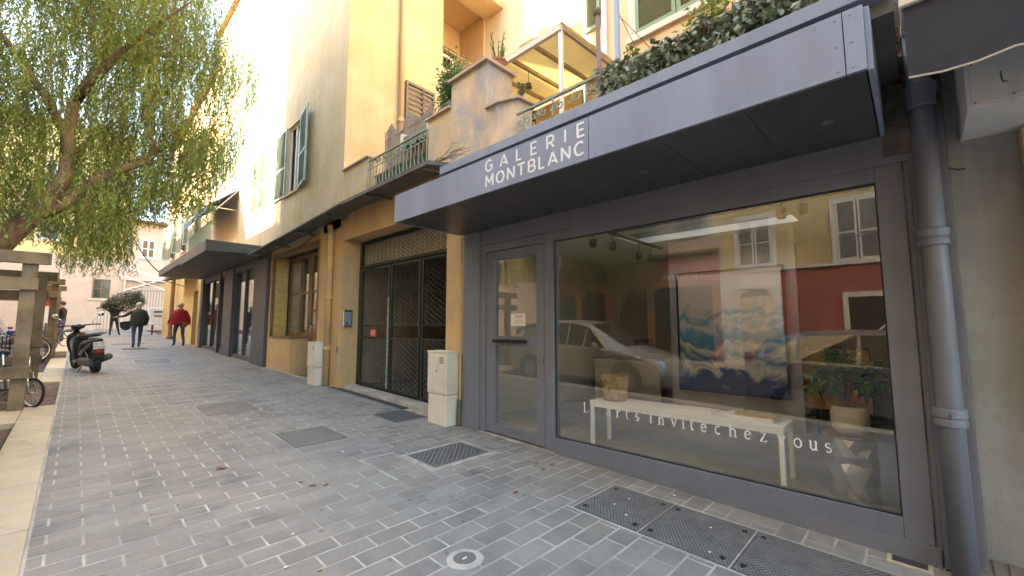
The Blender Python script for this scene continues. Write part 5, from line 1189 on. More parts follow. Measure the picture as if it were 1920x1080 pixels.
for k in range(46):
    a = rr.uniform(0, 2 * PI); el = rr.uniform(-.5, 1.2); R_ = rr.uniform(.10, .22)
    c = Vector((4.02 + R_ * math.cos(a) * math.cos(el), .40 + R_ * math.sin(a) * math.cos(el), 1.02 + R_ * math.sin(el) * 1.1)); base = Vector((4.02, .40, rr.uniform(.9, 1.15)))
    if k % 2 == 0: st.tube([base, base.lerp(c, .6) + Vector((0, 0, .02)), c], .003, 4)
    out = (c - base).normalized(); side = out.cross(Vector((0, 0, 1))).normalized(); up = side.cross(out)
    for j in range(6):
        t_ = 2 * PI * j / 6 + rr.uniform(-.2, .2); d = (out * (.45 + .55 * math.cos(t_)) + side * math.sin(t_) + up * .1 - Vector((0, 0, .45))).normalized(); s_ = d.cross(up).normalized(); L = rr.uniform(.085, .125)
        p0 = c; pm = c + d * L * .55; pt = c + d * L - Vector((0, 0, .02)); wv = L * .20; nn = s_.cross(d)
        lf.add([p0, pm + s_ * wv - nn * .004, pt, pm - s_ * wv - nn * .004, pm + nn * .004], [(0, 1, 4), (1, 2, 4), (2, 3, 4), (3, 0, 4)])
for k in range(7):   # a few leaflets reaching the upper stalks
    a = rr.uniform(0, 6.28); c = Vector((4.02 + .05 * math.cos(a), .40 + .05 * math.sin(a), 1.25 + rr.uniform(-.05, .05)))
    lf.add([c, c + Vector((.05 * math.cos(a) + .02, .05 * math.sin(a), -.01)), c + Vector((.11 * math.cos(a), .11 * math.sin(a), -.05)), c + Vector((.05 * math.cos(a) - .02, .05 * math.sin(a), -.01))], [(0, 1, 2), (0, 2, 3)])
part(st, 'stems', 'brownwood', t); part(lf, 'foliage', 'plantleaf', t, fixn=False)
# painting: generic sea picture, cream sky over teal and navy swell
m = bpy.data.materials.new('sea_picture'); m.use_nodes = True; nt = m.node_tree; L = nt.links; bs_ = nt.nodes['Principled BSDF']; bs_.inputs['Roughness'].default_value = .45
tc = _n(nt, 'ShaderNodeNewGeometry'); sp = _n(nt, 'ShaderNodeSeparateXYZ'); L.new(tc.outputs['Position'], sp.inputs[0])
no = _n(nt, 'ShaderNodeTexNoise', Scale=2.2, Detail=6.0, Roughness=.6, Distortion=1.2); L.new(tc.outputs['Position'], no.inputs['Vector'])
ad = _n(nt, 'ShaderNodeMath', operation='MULTIPLY_ADD'); L.new(no.outputs[0], ad.inputs[0]); ad.inputs[1].default_value = .95; L.new(sp.outputs['Z'], ad.inputs[2])
mr = _n(nt, 'ShaderNodeMapRange'); mr.inputs['From Min'].default_value = .95; mr.inputs['From Max'].default_value = 3.0; L.new(ad.outputs[0], mr.inputs['Value'])
rp = _n(nt, 'ShaderNodeValToRGB'); e = rp.color_ramp.elements
e[0].position = 0; e[0].color = (.008, .025, .10, 1); e[1].position = 1; e[1].color = (.85, .64, .46, 1)
for p_, c_ in ((.14, (.012, .05, .18)), (.20, (.75, .72, .55)), (.25, (.05, .16, .32)), (.33, (.78, .74, .56)), (.37, (.07, .26, .40)), (.45, (.12, .36, .46)), (.50, (.75, .74, .60)), (.54, (.14, .38, .46)), (.60, (.85, .70, .50)), (.8, (.85, .66, .50))):
    x = e.new(p_); x.color = (*c_, 1)
L.new(mr.outputs[0], rp.inputs[0]); L.new(rp.outputs[0], bs_.inputs['Base Color']); M['sea'] = m
t = thing('seascape_picture', 'large framed sea picture, cream sky above teal and navy swell, inside the gallery', 'painting', (5.9, 1.75, .6))
mb = MB(); mb.box(5.90, 5.92, 1.145, 2.405, .565, 2.135); part(mb, 'canvas', 'sea', t)
mb = MB(); frame_rect(mb, 5.885, 5.94, 1.12, 2.43, .54, 2.16, .0245); part(mb, 'frame', 'black', t)
mb = MB(); mb.box(5.945, 6.0, 1.0, 2.55, .17, 2.62); part(mb, 'backing_wall', 'intwall', t)
t = thing('orange_abstract_picture', 'orange and yellow abstract picture leaning low behind the pot plant', 'painting', (6.8, .5, .2))
m = mat('abstract_picture', (.55, .25, .03), .5, var=.4, scale=4, col2=(.60, .45, .08), stain=(.35, .04, .02), stain_amt=.5, stain_scale=3); M['abs'] = m
mb = MB(); mb.box(6.1, 6.13, .40, 1.02, .45, 1.15); part(mb, 'canvas', 'abs', t)
mb = MB(); frame_rect(mb, 6.09, 6.14, .38, 1.04, .43, 1.17, .02); part(mb, 'frame', 'black', t)
mb = MB(); mb.bar((6.12, .5, .17), (6.12, .5, .43), .03); mb.bar((6.12, .9, .17), (6.12, .9, .43), .03); part(mb, 'stand', 'black', t)
t = thing('reception_desk', 'low dark desk with a black screen at the back of the gallery', 'desk', (6.6, 3.3, .17))
mb = MB(); mb.box(6.3, 6.9, 2.9, 4.1, .86, .90); part(mb, 'desk_top', 'black', t)
mb = MB(); mb.box(6.32, 6.36, 2.92, 4.08, .17, .86); part(mb, 'front_panel', 'intwall', t)
t = thing('computer_screen', 'small black computer screen on the gallery desk', 'screen', (6.5, 3.2, .9))
mb = MB(); mb.box(6.50, 6.53, 3.08, 3.42, .98, 1.20); part(mb, 'display', 'black', t); mb = MB(); mb.box(6.48, 6.56, 3.2, 3.3, .90, .98); part(mb, 'stand', 'black', t)
tr = thing('ceiling_spot_track', 'black ceiling track with round black spotlights inside the gallery', 'light track', (4.6, 2.2, 2.6))
mb = MB(); mb.box(4.55, 6.2, 2.74, 2.77, 2.59, 2.62); mb.box(4.64, 4.67, .2, 2.74, 2.59, 2.62); part(mb, 'track', 'black', tr)
for (xx, yy, zz) in ((4.5, 2.90, 2.47), (4.62, 2.69, 2.42), (5.5, 2.78, 2.42), (4.66, .87, 2.50), (4.66, .70, 2.50), (6.0, 2.85, 2.45)):
    mb = MB(); mb.lathe((xx, yy, zz), [(.0001, -.06), (.035, -.055), (.045, -.02), (.045, .045), (.03, .06), (.0001, .065)], 14); mb.tube([(xx, yy, zz + .05), (xx, yy, 2.6)], .008, 6); part(mb, 'spotlight', 'black', tr, smooth=True)

# ================================================================== VEHICLES
def boolcut(o, cutters):
    for c in cutters:
        md = o.modifiers.new('cut', 'BOOLEAN'); md.operation = 'DIFFERENCE'; md.object = c; md.solver = 'EXACT'
    dg = bpy.context.evaluated_depsgraph_get(); dg.update()
    me = bpy.data.meshes.new_from_object(o.evaluated_get(dg)); o.modifiers.clear(); o.data = me
    for c in cutters: bpy.data.objects.remove(c)
def car(name, label, cat, paint, x, y, rz, L=4.2, W=1.74, H=1.5, kind='mpv'):
    t = thing(name, label, cat, (0, 0, 0)); h = W / 2; wr = .315; fb = L / 2
    if kind == 'mpv':   # (y, half width, z bottom, z belt, z top, half width top)
        S = [(-1.0, .80, .34, .80, .86, .66), (-.985, .88, .24, .90, 1.02, .70), (-.93, .95, .20, .94, 1.36, .68), (-.80, .985, .18, .95, 1.49, .70), (-.45, 1, .17, .93, 1.56, .72), (-.10, 1, .17, .92, 1.57, .72), (.12, 1, .17, .91, 1.50, .70), (.40, .995, .17, .90, 1.16, .70), (.56, .99, .17, .88, .97, .74), (.78, .97, .18, .79, .86, .72), (.92, .92, .20, .68, .74, .66), (.985, .82, .24, .58, .62, .60), (1.0, .70, .30, .52, .55, .52)]
        S = [(a, b, c, d, e * H / 1.57 if e > 1 else e, f) for a, b, c, d, e, f in S]; cab = [(2, 3), (3, 4), (4, 5), (5, 6), (6, 7)]; ws = [(6, 7), (7, 8)]; rw = [(1, 2)]; ax = (-.62, .62)
    elif kind == 'van':
        S = [(-1.0, .92, .30, 1.0, 1.70, .86), (-.99, .985, .22, 1.05, 1.80, .90), (-.6, 1, .20, 1.05, 1.86, .92), (0, 1, .20, 1.05, 1.87, .92), (.30, 1, .20, 1.05, 1.85, .90), (.44, 1, .20, 1.04, 1.66, .86), (.64, .99, .20, 1.02, 1.15, .82), (.82, .96, .20, .90, 1.0, .78), (.95, .90, .22, .74, .80, .72), (1.0, .78, .30, .62, .66, .64)]
        cab = [(4, 5), (5, 6)]; ws = [(5, 6)]; rw = [(0, 1)]; ax = (-.62, .66)
    else:               # hatchback / sedan
        S = [(-1.0, .78, .34, .78, .84, .62), (-.985, .88, .24, .88, .96, .66), (-.86, .96, .19, .93, 1.26, .62), (-.62, .99, .17, .93, 1.40, .66), (-.25, 1, .17, .92, 1.45, .68), (.05, 1, .17, .91, 1.43, .68), (.20, 1, .17, .90, 1.30, .68), (.42, .995, .17, .89, .99, .72), (.70, .97, .18, .80, .88, .72), (.90, .92, .20, .70, .76, .66), (.985, .82, .24, .58, .62, .60), (1.0, .70, .30, .52, .55, .52)]
        cab = [(2, 3), (3, 4), (4, 5), (5, 6)]; ws = [(6, 7)]; rw = [(1, 2), ]; ax = (-.62, .64)
    def ringp(s):
        yy, hw, zb, zbelt, zt, ht = s; yy *= fb; hw *= h; ht *= h * 1.0
        half = [(0, zb), (hw * .80, zb), (hw * .97, zb + .10), (hw, (zb + zbelt) / 2), (hw * .985, zbelt - .02), (hw * .95, zbelt + .02), (ht + .03, zt - .05), (ht * .86, zt), (0, zt + .02)]
        return [(a, yy, b) for a, b in half] + [(-a, yy, b) for a, b in half[-2:0:-1]]
    rings = [ringp(s) for s in S]; n = len(rings[0]); mb = MB()
    for r in rings: mb.v += r
    for i in range(len(rings) - 1):
        for k in range(n): mb.f.append((i * n + k, i * n + (k + 1) % n, (i + 1) * n + (k + 1) % n, (i + 1) * n + k))
    mb.f.append(tuple(range(n))); mb.f.append(tuple(reversed([(len(rings) - 1) * n + k for k in range(n)]))); mb.m = [0] * len(mb.f)
    body = mb.build('body', paint, t, local=True)
    cs = []
    for sy in ax:
        c = MB(); c.lathe((-h - .2, sy * fb, wr), [(.0001, 0), (wr * 1.17, 0), (wr * 1.17, W + .4), (.0001, W + .4)], 28, axis='x'); cs.append(c.build('cutter', 'black', None, local=True))
    try: boolcut(body, cs)
    except Exception: pass
    body.data.polygons.foreach_set('use_smooth', [True] * len(body.data.polygons))
    md = body.modifiers.new('es', 'EDGE_SPLIT'); md.split_angle = math.radians(38)
    def panel(i, j, k0, k1, name, m, off=.006, sh=.07):
        q = [Vector(rings[i][k0]), Vector(rings[i][k1]), Vector(rings[j][k1]), Vector(rings[j][k0])]; c = sum(q, Vector()) / 4; nn = (q[1] - q[0]).cross(q[3] - q[0]).normalized()
        if nn.dot(c - Vector((0, c.y * .6, .9))) < 0: nn = -nn
        q = [c + (p - c) * (1 - sh) + nn * off for p in q]; g = MB(); g.add(q + [p - nn * .004 for p in q], [(0, 1, 2, 3), (7, 6, 5, 4), (0, 4, 5, 1), (1, 5, 6, 2), (2, 6, 7, 3), (3, 7, 4, 0)]); return g.build(name, m, t, local=True)
    for i, j in cab:
        panel(i, j, 5, 6, 'side_window', 'carglass'); panel(i, j, n - 5, n - 6, 'side_window', 'carglass')
    def band(pairs, name):
        for i, j in pairs:
            A = [Vector(p) for p in (rings[i][6], rings[i][7], rings[i][8], rings[i][9], rings[i][10])]; B = [Vector(p) for p in (rings[j][6], rings[j][7], rings[j][8], rings[j][9], rings[j][10])]; g = MB()
            up = Vector((0, .35 if name == 'windscreen' else -.5, .8)).normalized() * .007
            vs = [p.lerp(q_, .04) + up for p, q_ in zip(A, B)] + [p.lerp(q_, .96) + up for p, q_ in zip(A, B)]
            vs = [Vector((v.x * .93, v.y, v.z)) for v in vs]
            g.add(vs, [(k, k + 1, k + 6, k + 5) for k in range(4)]); g.build(name, 'carglass', t, local=True)
    band(ws, 'windscreen')
    i, j = rw[0]; zb_, zt_ = S[j][3] + .06, S[j][4] - .10
    g = MB(); ya, yb = S[i][0] * fb - .012, S[j][0] * fb - .03
    if kind == 'van': ya = yb = -fb - .004
    g.add([(-h * .62, ya, zb_), (h * .62, ya, zb_), (h * .56, yb, zt_), (-h * .56, yb, zt_)], [(0, 1, 2, 3)]); g.build('rear_window', 'carglass', t, local=True)
    for sx in (-1, 1):
        for sy in ax:
            w_ = MB(); c = (sx * (h - .20), sy * fb, wr); o_ = .19 * sx
            w_.lathe((c[0] if sx > 0 else c[0] - .0, c[1], c[2]), [(wr * .62, 0), (wr * .95, .0), (wr, .03 * sx), (wr, .16 * sx), (wr * .95, o_), (wr * .66, o_), (wr * .62, .15 * sx)], 26, axis='x'); wo = w_.build('wheel', 'rubber', t, local=True, smooth=True)
            r_ = MB(); r_.lathe((c[0] + .13 * sx, c[1], c[2]), [(.0001, 0), (wr * .63, 0), (wr * .64, .045 * sx), (wr * .60, .045 * sx), (wr * .58, .005 * sx)], 26, axis='x'); r_.lathe((c[0] + .13 * sx, c[1], c[2]), [(.05, 0), (.045, .05 * sx), (.0001, .055 * sx)], 12, axis='x')
            for k in range(7): a = 2 * PI * k / 7; r_.bar((c[0] + .165 * sx, c[1] + .03 * math.cos(a), c[2] + .03 * math.sin(a)), (c[0] + .155 * sx, c[1] + wr * .60 * math.cos(a), c[2] + wr * .60 * math.sin(a)), .035, .02, up=(1, 0, 0))
            r_.build('rim', 'steel', wo, local=True)
        hl = MB(); yy = fb * .90; zz = S[-3][3] + .02; hl.add([(sx * h * .94, fb * .80, zz + .06), (sx * h * .91, fb * .90, zz - .02), (sx * h * .70, fb * .985, zz - .10), (sx * h * .60, fb * .95, zz + .015), (sx * h * .78, fb * .84, zz + .085), (sx * h * .84, fb * .86, zz - .02)], [(0, 1, 2, 3, 4), (0, 5, 1), (5, 2, 1), (5, 3, 2), (5, 4, 3), (5, 0, 4)]); hl.build('headlight', 'lampglass', t, local=True)
        tl = MB(); tl.box(sx * h * .74, sx * h * .95, -fb * .985, -fb * .93, .80, 1.05); tl.build('tail_light', 'redlamp', t, local=True, bevel=.02)
        mi = MB(); my = fb * (.30 if kind != 'van' else .50); mi.lathe((sx * (h + .10), my, .99), [(.0001, -.06), (.055, -.05), (.075, .0), (.06, .05), (.0001, .06)], 10, axis='x'); mi.bar((sx * (h - .06), my + .02, .94), (sx * (h + .10), my, .97), .03); mi.build('wing_mirror', paint, t, local=True, smooth=True)
        for yy in (.12, -.28)[:1 if kind == 'van' else 2]:
            dh = MB(); dh.box(sx * (h * .985), sx * (h + .02), yy * fb, yy * fb + .16, .84, .865); dh.build('door_handle', paint, t, local=True)
        seam = MB()
        for yy in (.34, -.06, -.46): seam.box(sx * (h - .012), sx * (h + .0025), yy * fb, yy * fb + .008, .30, .90)
        seam.build('door_seams', 'black', t, local=True, kind='stuff')
    g = MB(); g.box(-h * .42, h * .42, fb * .955, fb * .992, .34, .50); g.build('grille', 'black', t, local=True, bevel=.01)
    g = MB(); g.box(-.26, .26, fb * .99, fb + .012, .40, .50); g.build('number_plate', 'paper', t, local=True)
    g = MB(); g.box(-.26, .26, -fb - .012, -fb + .02, .60, .70); g.build('number_plate', 'paper', t, local=True)
    if kind == 'van':
        for yy in (-.35 * fb, .25 * fb):
            g = MB(); g.bar((-h * .8, yy, 1.95), (h * .8, yy, 1.95), .05, .03); g.bar((-h * .8, yy, 1.85), (-h * .8, yy, 1.95), .04); g.bar((h * .8, yy, 1.85), (h * .8, yy, 1.95), .04); g.build('roof_bar', 'black', t, local=True)
        g = MB()
        for sx in (-1, 1): g.tube([(sx * (h + .002), -.75 * fb, 1.15), (sx * (h * .985), -.75 * fb, 1.55), (sx * h * .975, -.65 * fb, 1.66), (sx * h * .975, .10 * fb, 1.66), (sx * h * .985, .2 * fb, 1.55), (sx * (h + .002), .2 * fb, 1.15)], .008, 5)
        g.build('pressed_side_line', paint, t, local=True)
    t.rotation_euler = (math.atan(SL), 0, rz) if abs(rz) < .5 else (-math.atan(SL), 0, rz); t.location = (x, y, gz(y) - .12); return t
car('parked_car', 'silver people carrier parked at the kerb, mirrored in the gallery window', 'car', 'carsilver', -1.48, 5.70, PI, 4.2, 1.72, 1.52)
car('parked_car', 'dark grey hatchback parked nearest the camera, mirrored beside the pot plant', 'car', 'cardark', -1.45, .15, PI, 4.1, 1.70, 1.42, 'hatch')
car('parked_van', 'white panel van parked across the street, mirrored above the dark car', 'van', 'carwhite', -5.7, -.55, 0, 4.6, 1.85, 1.9, 'van')
car('parked_car', 'blue car parked behind the timber tree guard at the left edge', 'car', 'carblue', -2.0, 16.0, PI, 4.1, 1.72, 1.48, 'hatch')

# ---- scooter
def scooter(x, y, rz):
    t = thing('scooter', 'black scooter parked on its stand by the kerb with its number plate towards us', 'scooter', (0, 0, 0))
    def wheel(yy, r, wd):
        w_ = MB(); pr = [(r * .58, -wd * .4), (r * .80, -wd * .5), (r * .95, -wd * .42), (r, 0), (r * .95, wd * .42), (r * .80, wd * .5), (r * .58, wd * .4)]; w_.lathe((0, yy, r), pr + [pr[0]], 24, axis='x'); wo = w_.build('wheel', 'rubber', t, local=True, smooth=True)
        r_ = MB(); r_.lathe((0, yy, r), [(r * .50, -.03), (r * .60, -.035), (r * .60, .035), (r * .50, .03), (r * .50, -.03)], 24, axis='x'); r_.lathe((0, yy, r), [(.0001, -.05), (.05, -.045), (.05, .045), (.0001, .05)], 12, axis='x')
        for k in range(5): a = 2 * PI * k / 5; r_.bar((0, yy + .03 * math.cos(a), r + .03 * math.sin(a)), (0, yy + r * .52 * math.cos(a), r + r * .52 * math.sin(a)), .035, .03, up=(1, 0, 0))
        r_.build('rim', 'castiron', wo, local=True)
    wheel(-.60, .235, .12); wheel(.66, .235, .11)
    def loft(S, name, m, sub=1):
        g = MB(); n = 10
        for (yy, zc, hw, hh, sq) in S:
            for k in range(n):
                a = 2 * PI * k / n; ca, sa = math.cos(a), math.sin(a); f = (abs(ca) ** sq + abs(sa) ** sq) ** (-1 / sq); g.v.append((hw * ca * f, yy, zc + hh * sa * f))
        for i in range(len(S) - 1):
            for k in range(n): g.f.append((i * n + k, i * n + (k + 1) % n, (i + 1) * n + (k + 1) % n, (i + 1) * n + k))
        g.f.append(tuple(range(n))); g.f.append(tuple(reversed([(len(S) - 1) * n + k for k in range(n)]))); g.m = [0] * len(g.f)
        return g.build(name, m, t, local=True, smooth=True, subs=sub)
    loft([(-.90, .76, .05, .03, 2), (-.84, .74, .11, .07, 2.4), (-.60, .69, .155, .12, 2.6), (-.30, .60, .17, .17, 2.6), (-.10, .52, .15, .19, 2.6), (.02, .40, .14, .14, 2.6)], 'tail_body', 'plasticblack')
    loft([(-.12, .24, .17, .05, 3), (.15, .22, .17, .04, 3), (.38, .24, .15, .05, 3)], 'footboard', 'plasticblack')
    loft([(.36, .30, .12, .10, 2.5), (.40, .55, .20, .26, 2.8), (.46, .72, .21, .25, 2.6), (.56, .70, .15, .20, 2.4), (.66, .60, .06, .10, 2)], 'front_shield', 'plasticblack')
    loft([(.44, .42, .07, .04, 2.2), (.66, .505, .085, .045, 2.2), (.90, .38, .06, .05, 2.2)], 'front_mudguard', 'plasticblack')
    loft([(.22, 1.02, .07, .05, 2.2), (.34, 1.04, .14, .08, 2.4), (.48, 1.00, .11, .09, 2.4), (.56, .94, .05, .05, 2)], 'handlebar_cowl', 'plasticblack')
    loft([(-.80, .86, .10, .03, 2.4), (-.62, .86, .145, .045, 2.6), (-.30, .83, .15, .045, 2.6), (-.05, .80, .10, .045, 2.4), (.02, .78, .05, .03, 2)], 'seat', 'seatvinyl')
    g = MB(); g.tube([(0, .56, .95), (0, .63, .55), (0, .66, .235)], .035, 8); g.build('fork', 'castiron', t, local=True, smooth=True)
    for s in (-1, 1):
        g = MB(); g.tube([(s * .08, .33, 1.05), (s * .22, .30, 1.06), (s * .36, .22, 1.05)], .015, 8); g.build('handlebar_grip', 'rubber', t, local=True, smooth=True)
        g = MB(); g.tube([(s * .24, .32, 1.07), (s * .26, .34, 1.17), (s * .36, .30, 1.26)], .008, 6); st_ = g.build('mirror_stalk', 'chrome', t, local=True, smooth=True)
        g = MB(); g.lathe((s * .39, .29, 1.29), [(.0001, -.02), (.045, -.012), (.055, .0), (.05, .012), (.0001, .015)], 14, axis='y'); g.build('mirror', 'chrome', st_, local=True, smooth=True)
        g = MB(); g.tube([(s * .14, -.10, .80), (s * .17, -.55, .87), (s * .14, -.86, .90), (0, -.93, .91)], .014, 6); g.build('grab_rail', 'plasticblack', t, local=True, smooth=True)
        g = MB(); g.tube([(s * .09, -.62, .235), (s * .12, -.50, .50)], .018, 8); g.build('shock_absorber', 'chrome', t, local=True)
    g = MB(); g.tube([(.10, -.25, .25), (.15, -.45, .26), (.17, -.85, .36)], [.03, .07, .075], 12); g.build('exhaust', 'castiron', t, local=True, smooth=True)
    g = MB(); g.box(-.17, .09, -.70, -.10, .16, .34); g.build('engine_case', 'castiron', t, local=True, bevel=.04)
    g = MB(); g.add([(-.10, -.86, .70), (.10, -.86, .70), (.08, -.92, .36), (-.08, -.92, .36), (-.10, -.83, .70), (.10, -.83, .70), (.08, -.89, .36), (-.08, -.89, .36)], [(0, 1, 2, 3), (7, 6, 5, 4), (0, 4, 5, 1), (1, 5, 6, 2), (2, 6, 7, 3), (3, 7, 4, 0)]); g.build('rear_mudguard', 'plasticblack', t, local=True)
    g = MB(); g.box(-.105, .105, -.945, -.935, .56, .72); pl = g.build('number_plate', 'paper', t, local=True, bevel=.002)
    rr = random.Random(2); g = MB()
    for r0, chars in ((.655, (-.075, -.045, .03, .058)), (.58, (-.07, -.035, 0, .045, .075))):
        for cx in chars: frame_q(g, cx, r0)
    g.build('plate_characters', 'black', pl, local=True)
    g = MB(); g.box(-.07, .07, -.935, -.90, .47, .535); g.build('tail_light', 'redlamp', t, local=True, bevel=.01)
    g = MB(); g.tube([(-.10, -.28, .22), (-.22, -.30, .01), (-.22, -.38, .01)], .012, 6); g.build('side_stand', 'castiron', t, local=True)
    t.rotation_euler = (math.atan(SL), math.radians(-6), rz); t.location = (x, y, gz(y) + .008); return t
def frame_q(g, cx, z0):   # one number-plate character as a small block glyph
    g.box(cx - .009, cx + .009, -.9465, -.9455, z0, z0 + .007); g.box(cx - .009, cx + .009, -.9465, -.9455, z0 + .035, z0 + .042); g.box(cx - .009, cx - .003, -.9468, -.9455, z0 + .007, z0 + .035)
scooter(.24, 14.1, math.radians(14))

# ---- bicycles
def bicycle(label, x, y, rz, r=.33, wb=1.0, m='castiron', lean=0, name='bicycle', small=False):
    t = thing(name, label, 'bicycle', (0, 0, 0)); hf = wb / 2
    for yy in (-hf, hf):
        w_ = MB(); w_.lathe((0, yy, r), [(r, 0), (r - .012, .016), (r - .028, .012), (r - .028, -.012), (r - .012, -.016), (r, 0)], 30, axis='x'); wo = w_.build('wheel', 'rubber', t, local=True, smooth=True)
        rm = MB(); rm.lathe((0, yy, r), [(r - .028, -.011), (r - .028, .011), (r - .045, .009), (r - .045, -.009), (r - .028, -.011)], 30, axis='x'); rm.lathe((0, yy, r), [(.0001, -.03), (.018, -.03), (.018, .03), (.0001, .03)], 10, axis='x')
        for k in range(16): a = 2 * PI * k / 16; rm.tube([(.012 * (1 if k % 2 else -1), yy, r), (0, yy + (r - .04) * math.cos(a), r + (r - .04) * math.sin(a))], .0022, 3)
        rm.build('rim', 'steel', wo, local=True)
    fr_ = MB(); bb = (0, -.08 * wb, r * .85); hd = (0, hf * .72, r + .42); stt = (0, -.22 * wb, r + .38)
    for a, b in ((bb, hd), (bb, stt), (bb, (0, -hf, r)), (stt, (0, -hf, r)), (stt, hd)): fr_.tube([a, b], .017, 8)
    fr_.build('frame', m, t, local=True, smooth=True)
    fk = MB(); fk.tube([(0, hf * .66, r + .52), (0, hf * .78, r + .30)], .018, 8)
    for s in (-1, 1): fk.tube([(s * .03, hf * .78, r + .30), (s * .045, hf, r)], .011, 6)
    fk.build('fork', 'steel' if small else m, t, local=True, smooth=True)
    hb = MB(); hb.tube([(0, hf * .66, r + .5), (0, hf * .60, r + .64)], .013, 6); hb.tube([(-.26, hf * .45, r + .66), (-.12, hf * .60, r + .65), (.12, hf * .60, r + .65), (.26, hf * .45, r + .66)], .012, 6); hb.build('handlebar', 'black', t, local=True, smooth=True)
    sd = MB(); sd.tube([stt, (0, -.26 * wb, r + .56)], .012, 6); sd.build('seat_post', 'steel', t, local=True)
    sd = MB(); sd.lathe((0, -.27 * wb, r + .58), [(.0001, -.02), (.07, -.02), (.085, .0), (.06, .02), (.0001, .03)], 12); sd.build('saddle', 'black', t, local=True, smooth=True)
    ck = MB(); ck.lathe((.03, bb[1], bb[2]), [(.0001, 0), (.085, 0), (.085, .006), (.0001, .006)], 20, axis='x'); ck.bar((.045, bb[1], bb[2]), (.045, bb[1] + .12, bb[2] + .09), .02); ck.bar((-.045, bb[1], bb[2]), (-.045, bb[1] - .12, bb[2] - .09), .02); ck.build('crankset', 'steel', t, local=True)
    for s in (1, -1):
        pd = MB(); pd.box(s * .06, s * .15, bb[1] + s * .12 - .04, bb[1] + s * .12 + .04, bb[2] + s * .09 - .012, bb[2] + s * .09 + .012); pd.build('pedal', 'black', t, local=True)
    t.rotation_euler = (0, lean, rz); t.location = (x, y, gz(y) - .02); return t
bicycle('small folding bicycle with a pale front fork leaning on the near timber guard', -.59, 9.56, math.radians(-145), .215, .80, 'castiron', 0, 'folding_bicycle', True)
bicycle('black bicycle parked by the farther timber guard', -1.25, 17.2, math.radians(-80), .34, 1.02)
bicycle('dark bicycle standing behind the scooter near the far kerb', -.6, 24.2, math.radians(60), .34, 1.02)

# ---- timber guards
def guard(label, x1, y0, y1, z_top):
    x0 = x1 - 1.5; zb = gz(y0); w_ = .15
    t = thing('timber_tree_guard', label, 'tree guard', ((x0 + x1) / 2, (y0 + y1) / 2, zb), 'timber tree guards')
    for xx in (x0, x1):
        for yy in (y0, y1):
            g = MB(); g.tbox(xx - w_ / 2, xx + w_ / 2, yy - w_ / 2, yy + w_ / 2, z_top - .02, sink=.1); g.build('post', 'wood', t, bevel=.008)
    for k, zz in enumerate((z_top - .10, z_top - .47, zb + .52)):
        for yy, s in ((y0, -1), (y1, 1)):
            g = MB(); yc = yy + s * (w_ / 2 + .035); g.bar((x0 - .28, yc, zz), (x1 + .20 - (.1 if k == 1 else .05 * k), yc, zz + .01), .07, .17); g.build('beam', 'wood', t, bevel=.008)
        for xx, s in ((x0, -1),):
            g = MB(); xc = xx + s * (w_ / 2 + .035); g.bar((xc, y0 - .1, zz + .02), (xc, y1 + .1, zz + .03), .07, .15); g.build('beam', 'wood', t, bevel=.008)
    return t
guard('near weathered timber tree guard of thick posts and beams at the left edge', -.50, 9.10, 12.0, 2.47)
guard('farther weathered timber tree guard beyond the first one', -.48, 18.0, 20.8, 2.80)
t = thing('red_white_sign', 'small white board with a red heading behind the timber guards', 'sign', (-.9, 24, 1.5))
mb = MB(); mb.box(-1.05, -.45, 23.0, 23.04, 1.55, 2.45); part(mb, 'board', 'white', t); mb = MB(); mb.box(-.95, -.60, 22.985, 22.999, 2.18, 2.36); part(mb, 'red_band', 'redsign', t); mb = MB(); mb.bar((-.75, 23.06, gz(23)), (-.75, 23.06, 2.3), .06); part(mb, 'post', 'castiron', t)
# terrace bits
def potted(label, x, y, z, r, h, ph, m='lightleaf', potm='terracotta', n=160, sz=.05, seed=1):
    t = thing('potted_plant', label, 'plant', (x, y, z)); g = MB(); g.lathe((x, y, z), [(.0001, 0), (r * .75, 0), (r, h * .9), (r * 1.08, h * .9), (r * 1.08, h), (r * .9, h), (r * .88, h * .85), (.0001, h * .85)], 18); g.build('pot', potm, t)
    rg = np.random.default_rng(seed); p = rg.normal(size=(n, 3)) * np.array([r * .75, r * .75, ph * .28]) + np.array([x, y, z + h + ph * .45]); p[:, 2] = np.maximum(p[:, 2], z + h * .9)
    leaves(p, sz, elong=2.0, rng=rg).build('foliage', m, t, fixn=False)
    g = MB()
    for k in range(4): g.tube([(x, y, z + h * .8), (x + r * .5 * math.cos(k * 1.7), y + r * .5 * math.sin(k * 1.7), z + h + ph * .6)], .006, 4)
    g.build('stems', 'bark', t); return t
potted('small light green plant in a terracotta pot at the end of the iron railing', 3.78, 5.12, 4.64, .09, .13, .22, seed=2)
t = thing('planter_box_shrub', 'leafy dark shrub filling a trough on the parapet beside the pillar', 'plant', (3.72, 4.87, 4.63))
mb = MB(); mb.box(3.63, 3.80, 4.74, 5.02, 4.626, 4.76); part(mb, 'trough', 'covergrey', t, bevel=.004)
rg = np.random.default_rng(5); p = rg.normal(size=(2300, 3)) * np.array([.08, .12, .17]) + np.array([3.74, 4.86, 5.02]); p[:, 2] = np.maximum(p[:, 2], 4.72)
leaves(p, .05, elong=1.9, rng=rg).build('foliage', 'plantleaf', t, fixn=False)
mb = MB()
for k in range(7): mb.tube([(3.72, 4.77 + k * .035, 4.72), (3.74 + .05 * math.sin(k), 4.74 + k * .05, 5.25)], .006, 4)
part(mb, 'stems', 'bark', t)
t = thing('pillar_top_succulent', 'spiky succulent in a terracotta pot on top of the tall pillar', 'plant', (3.97, 4.08, 5.01))
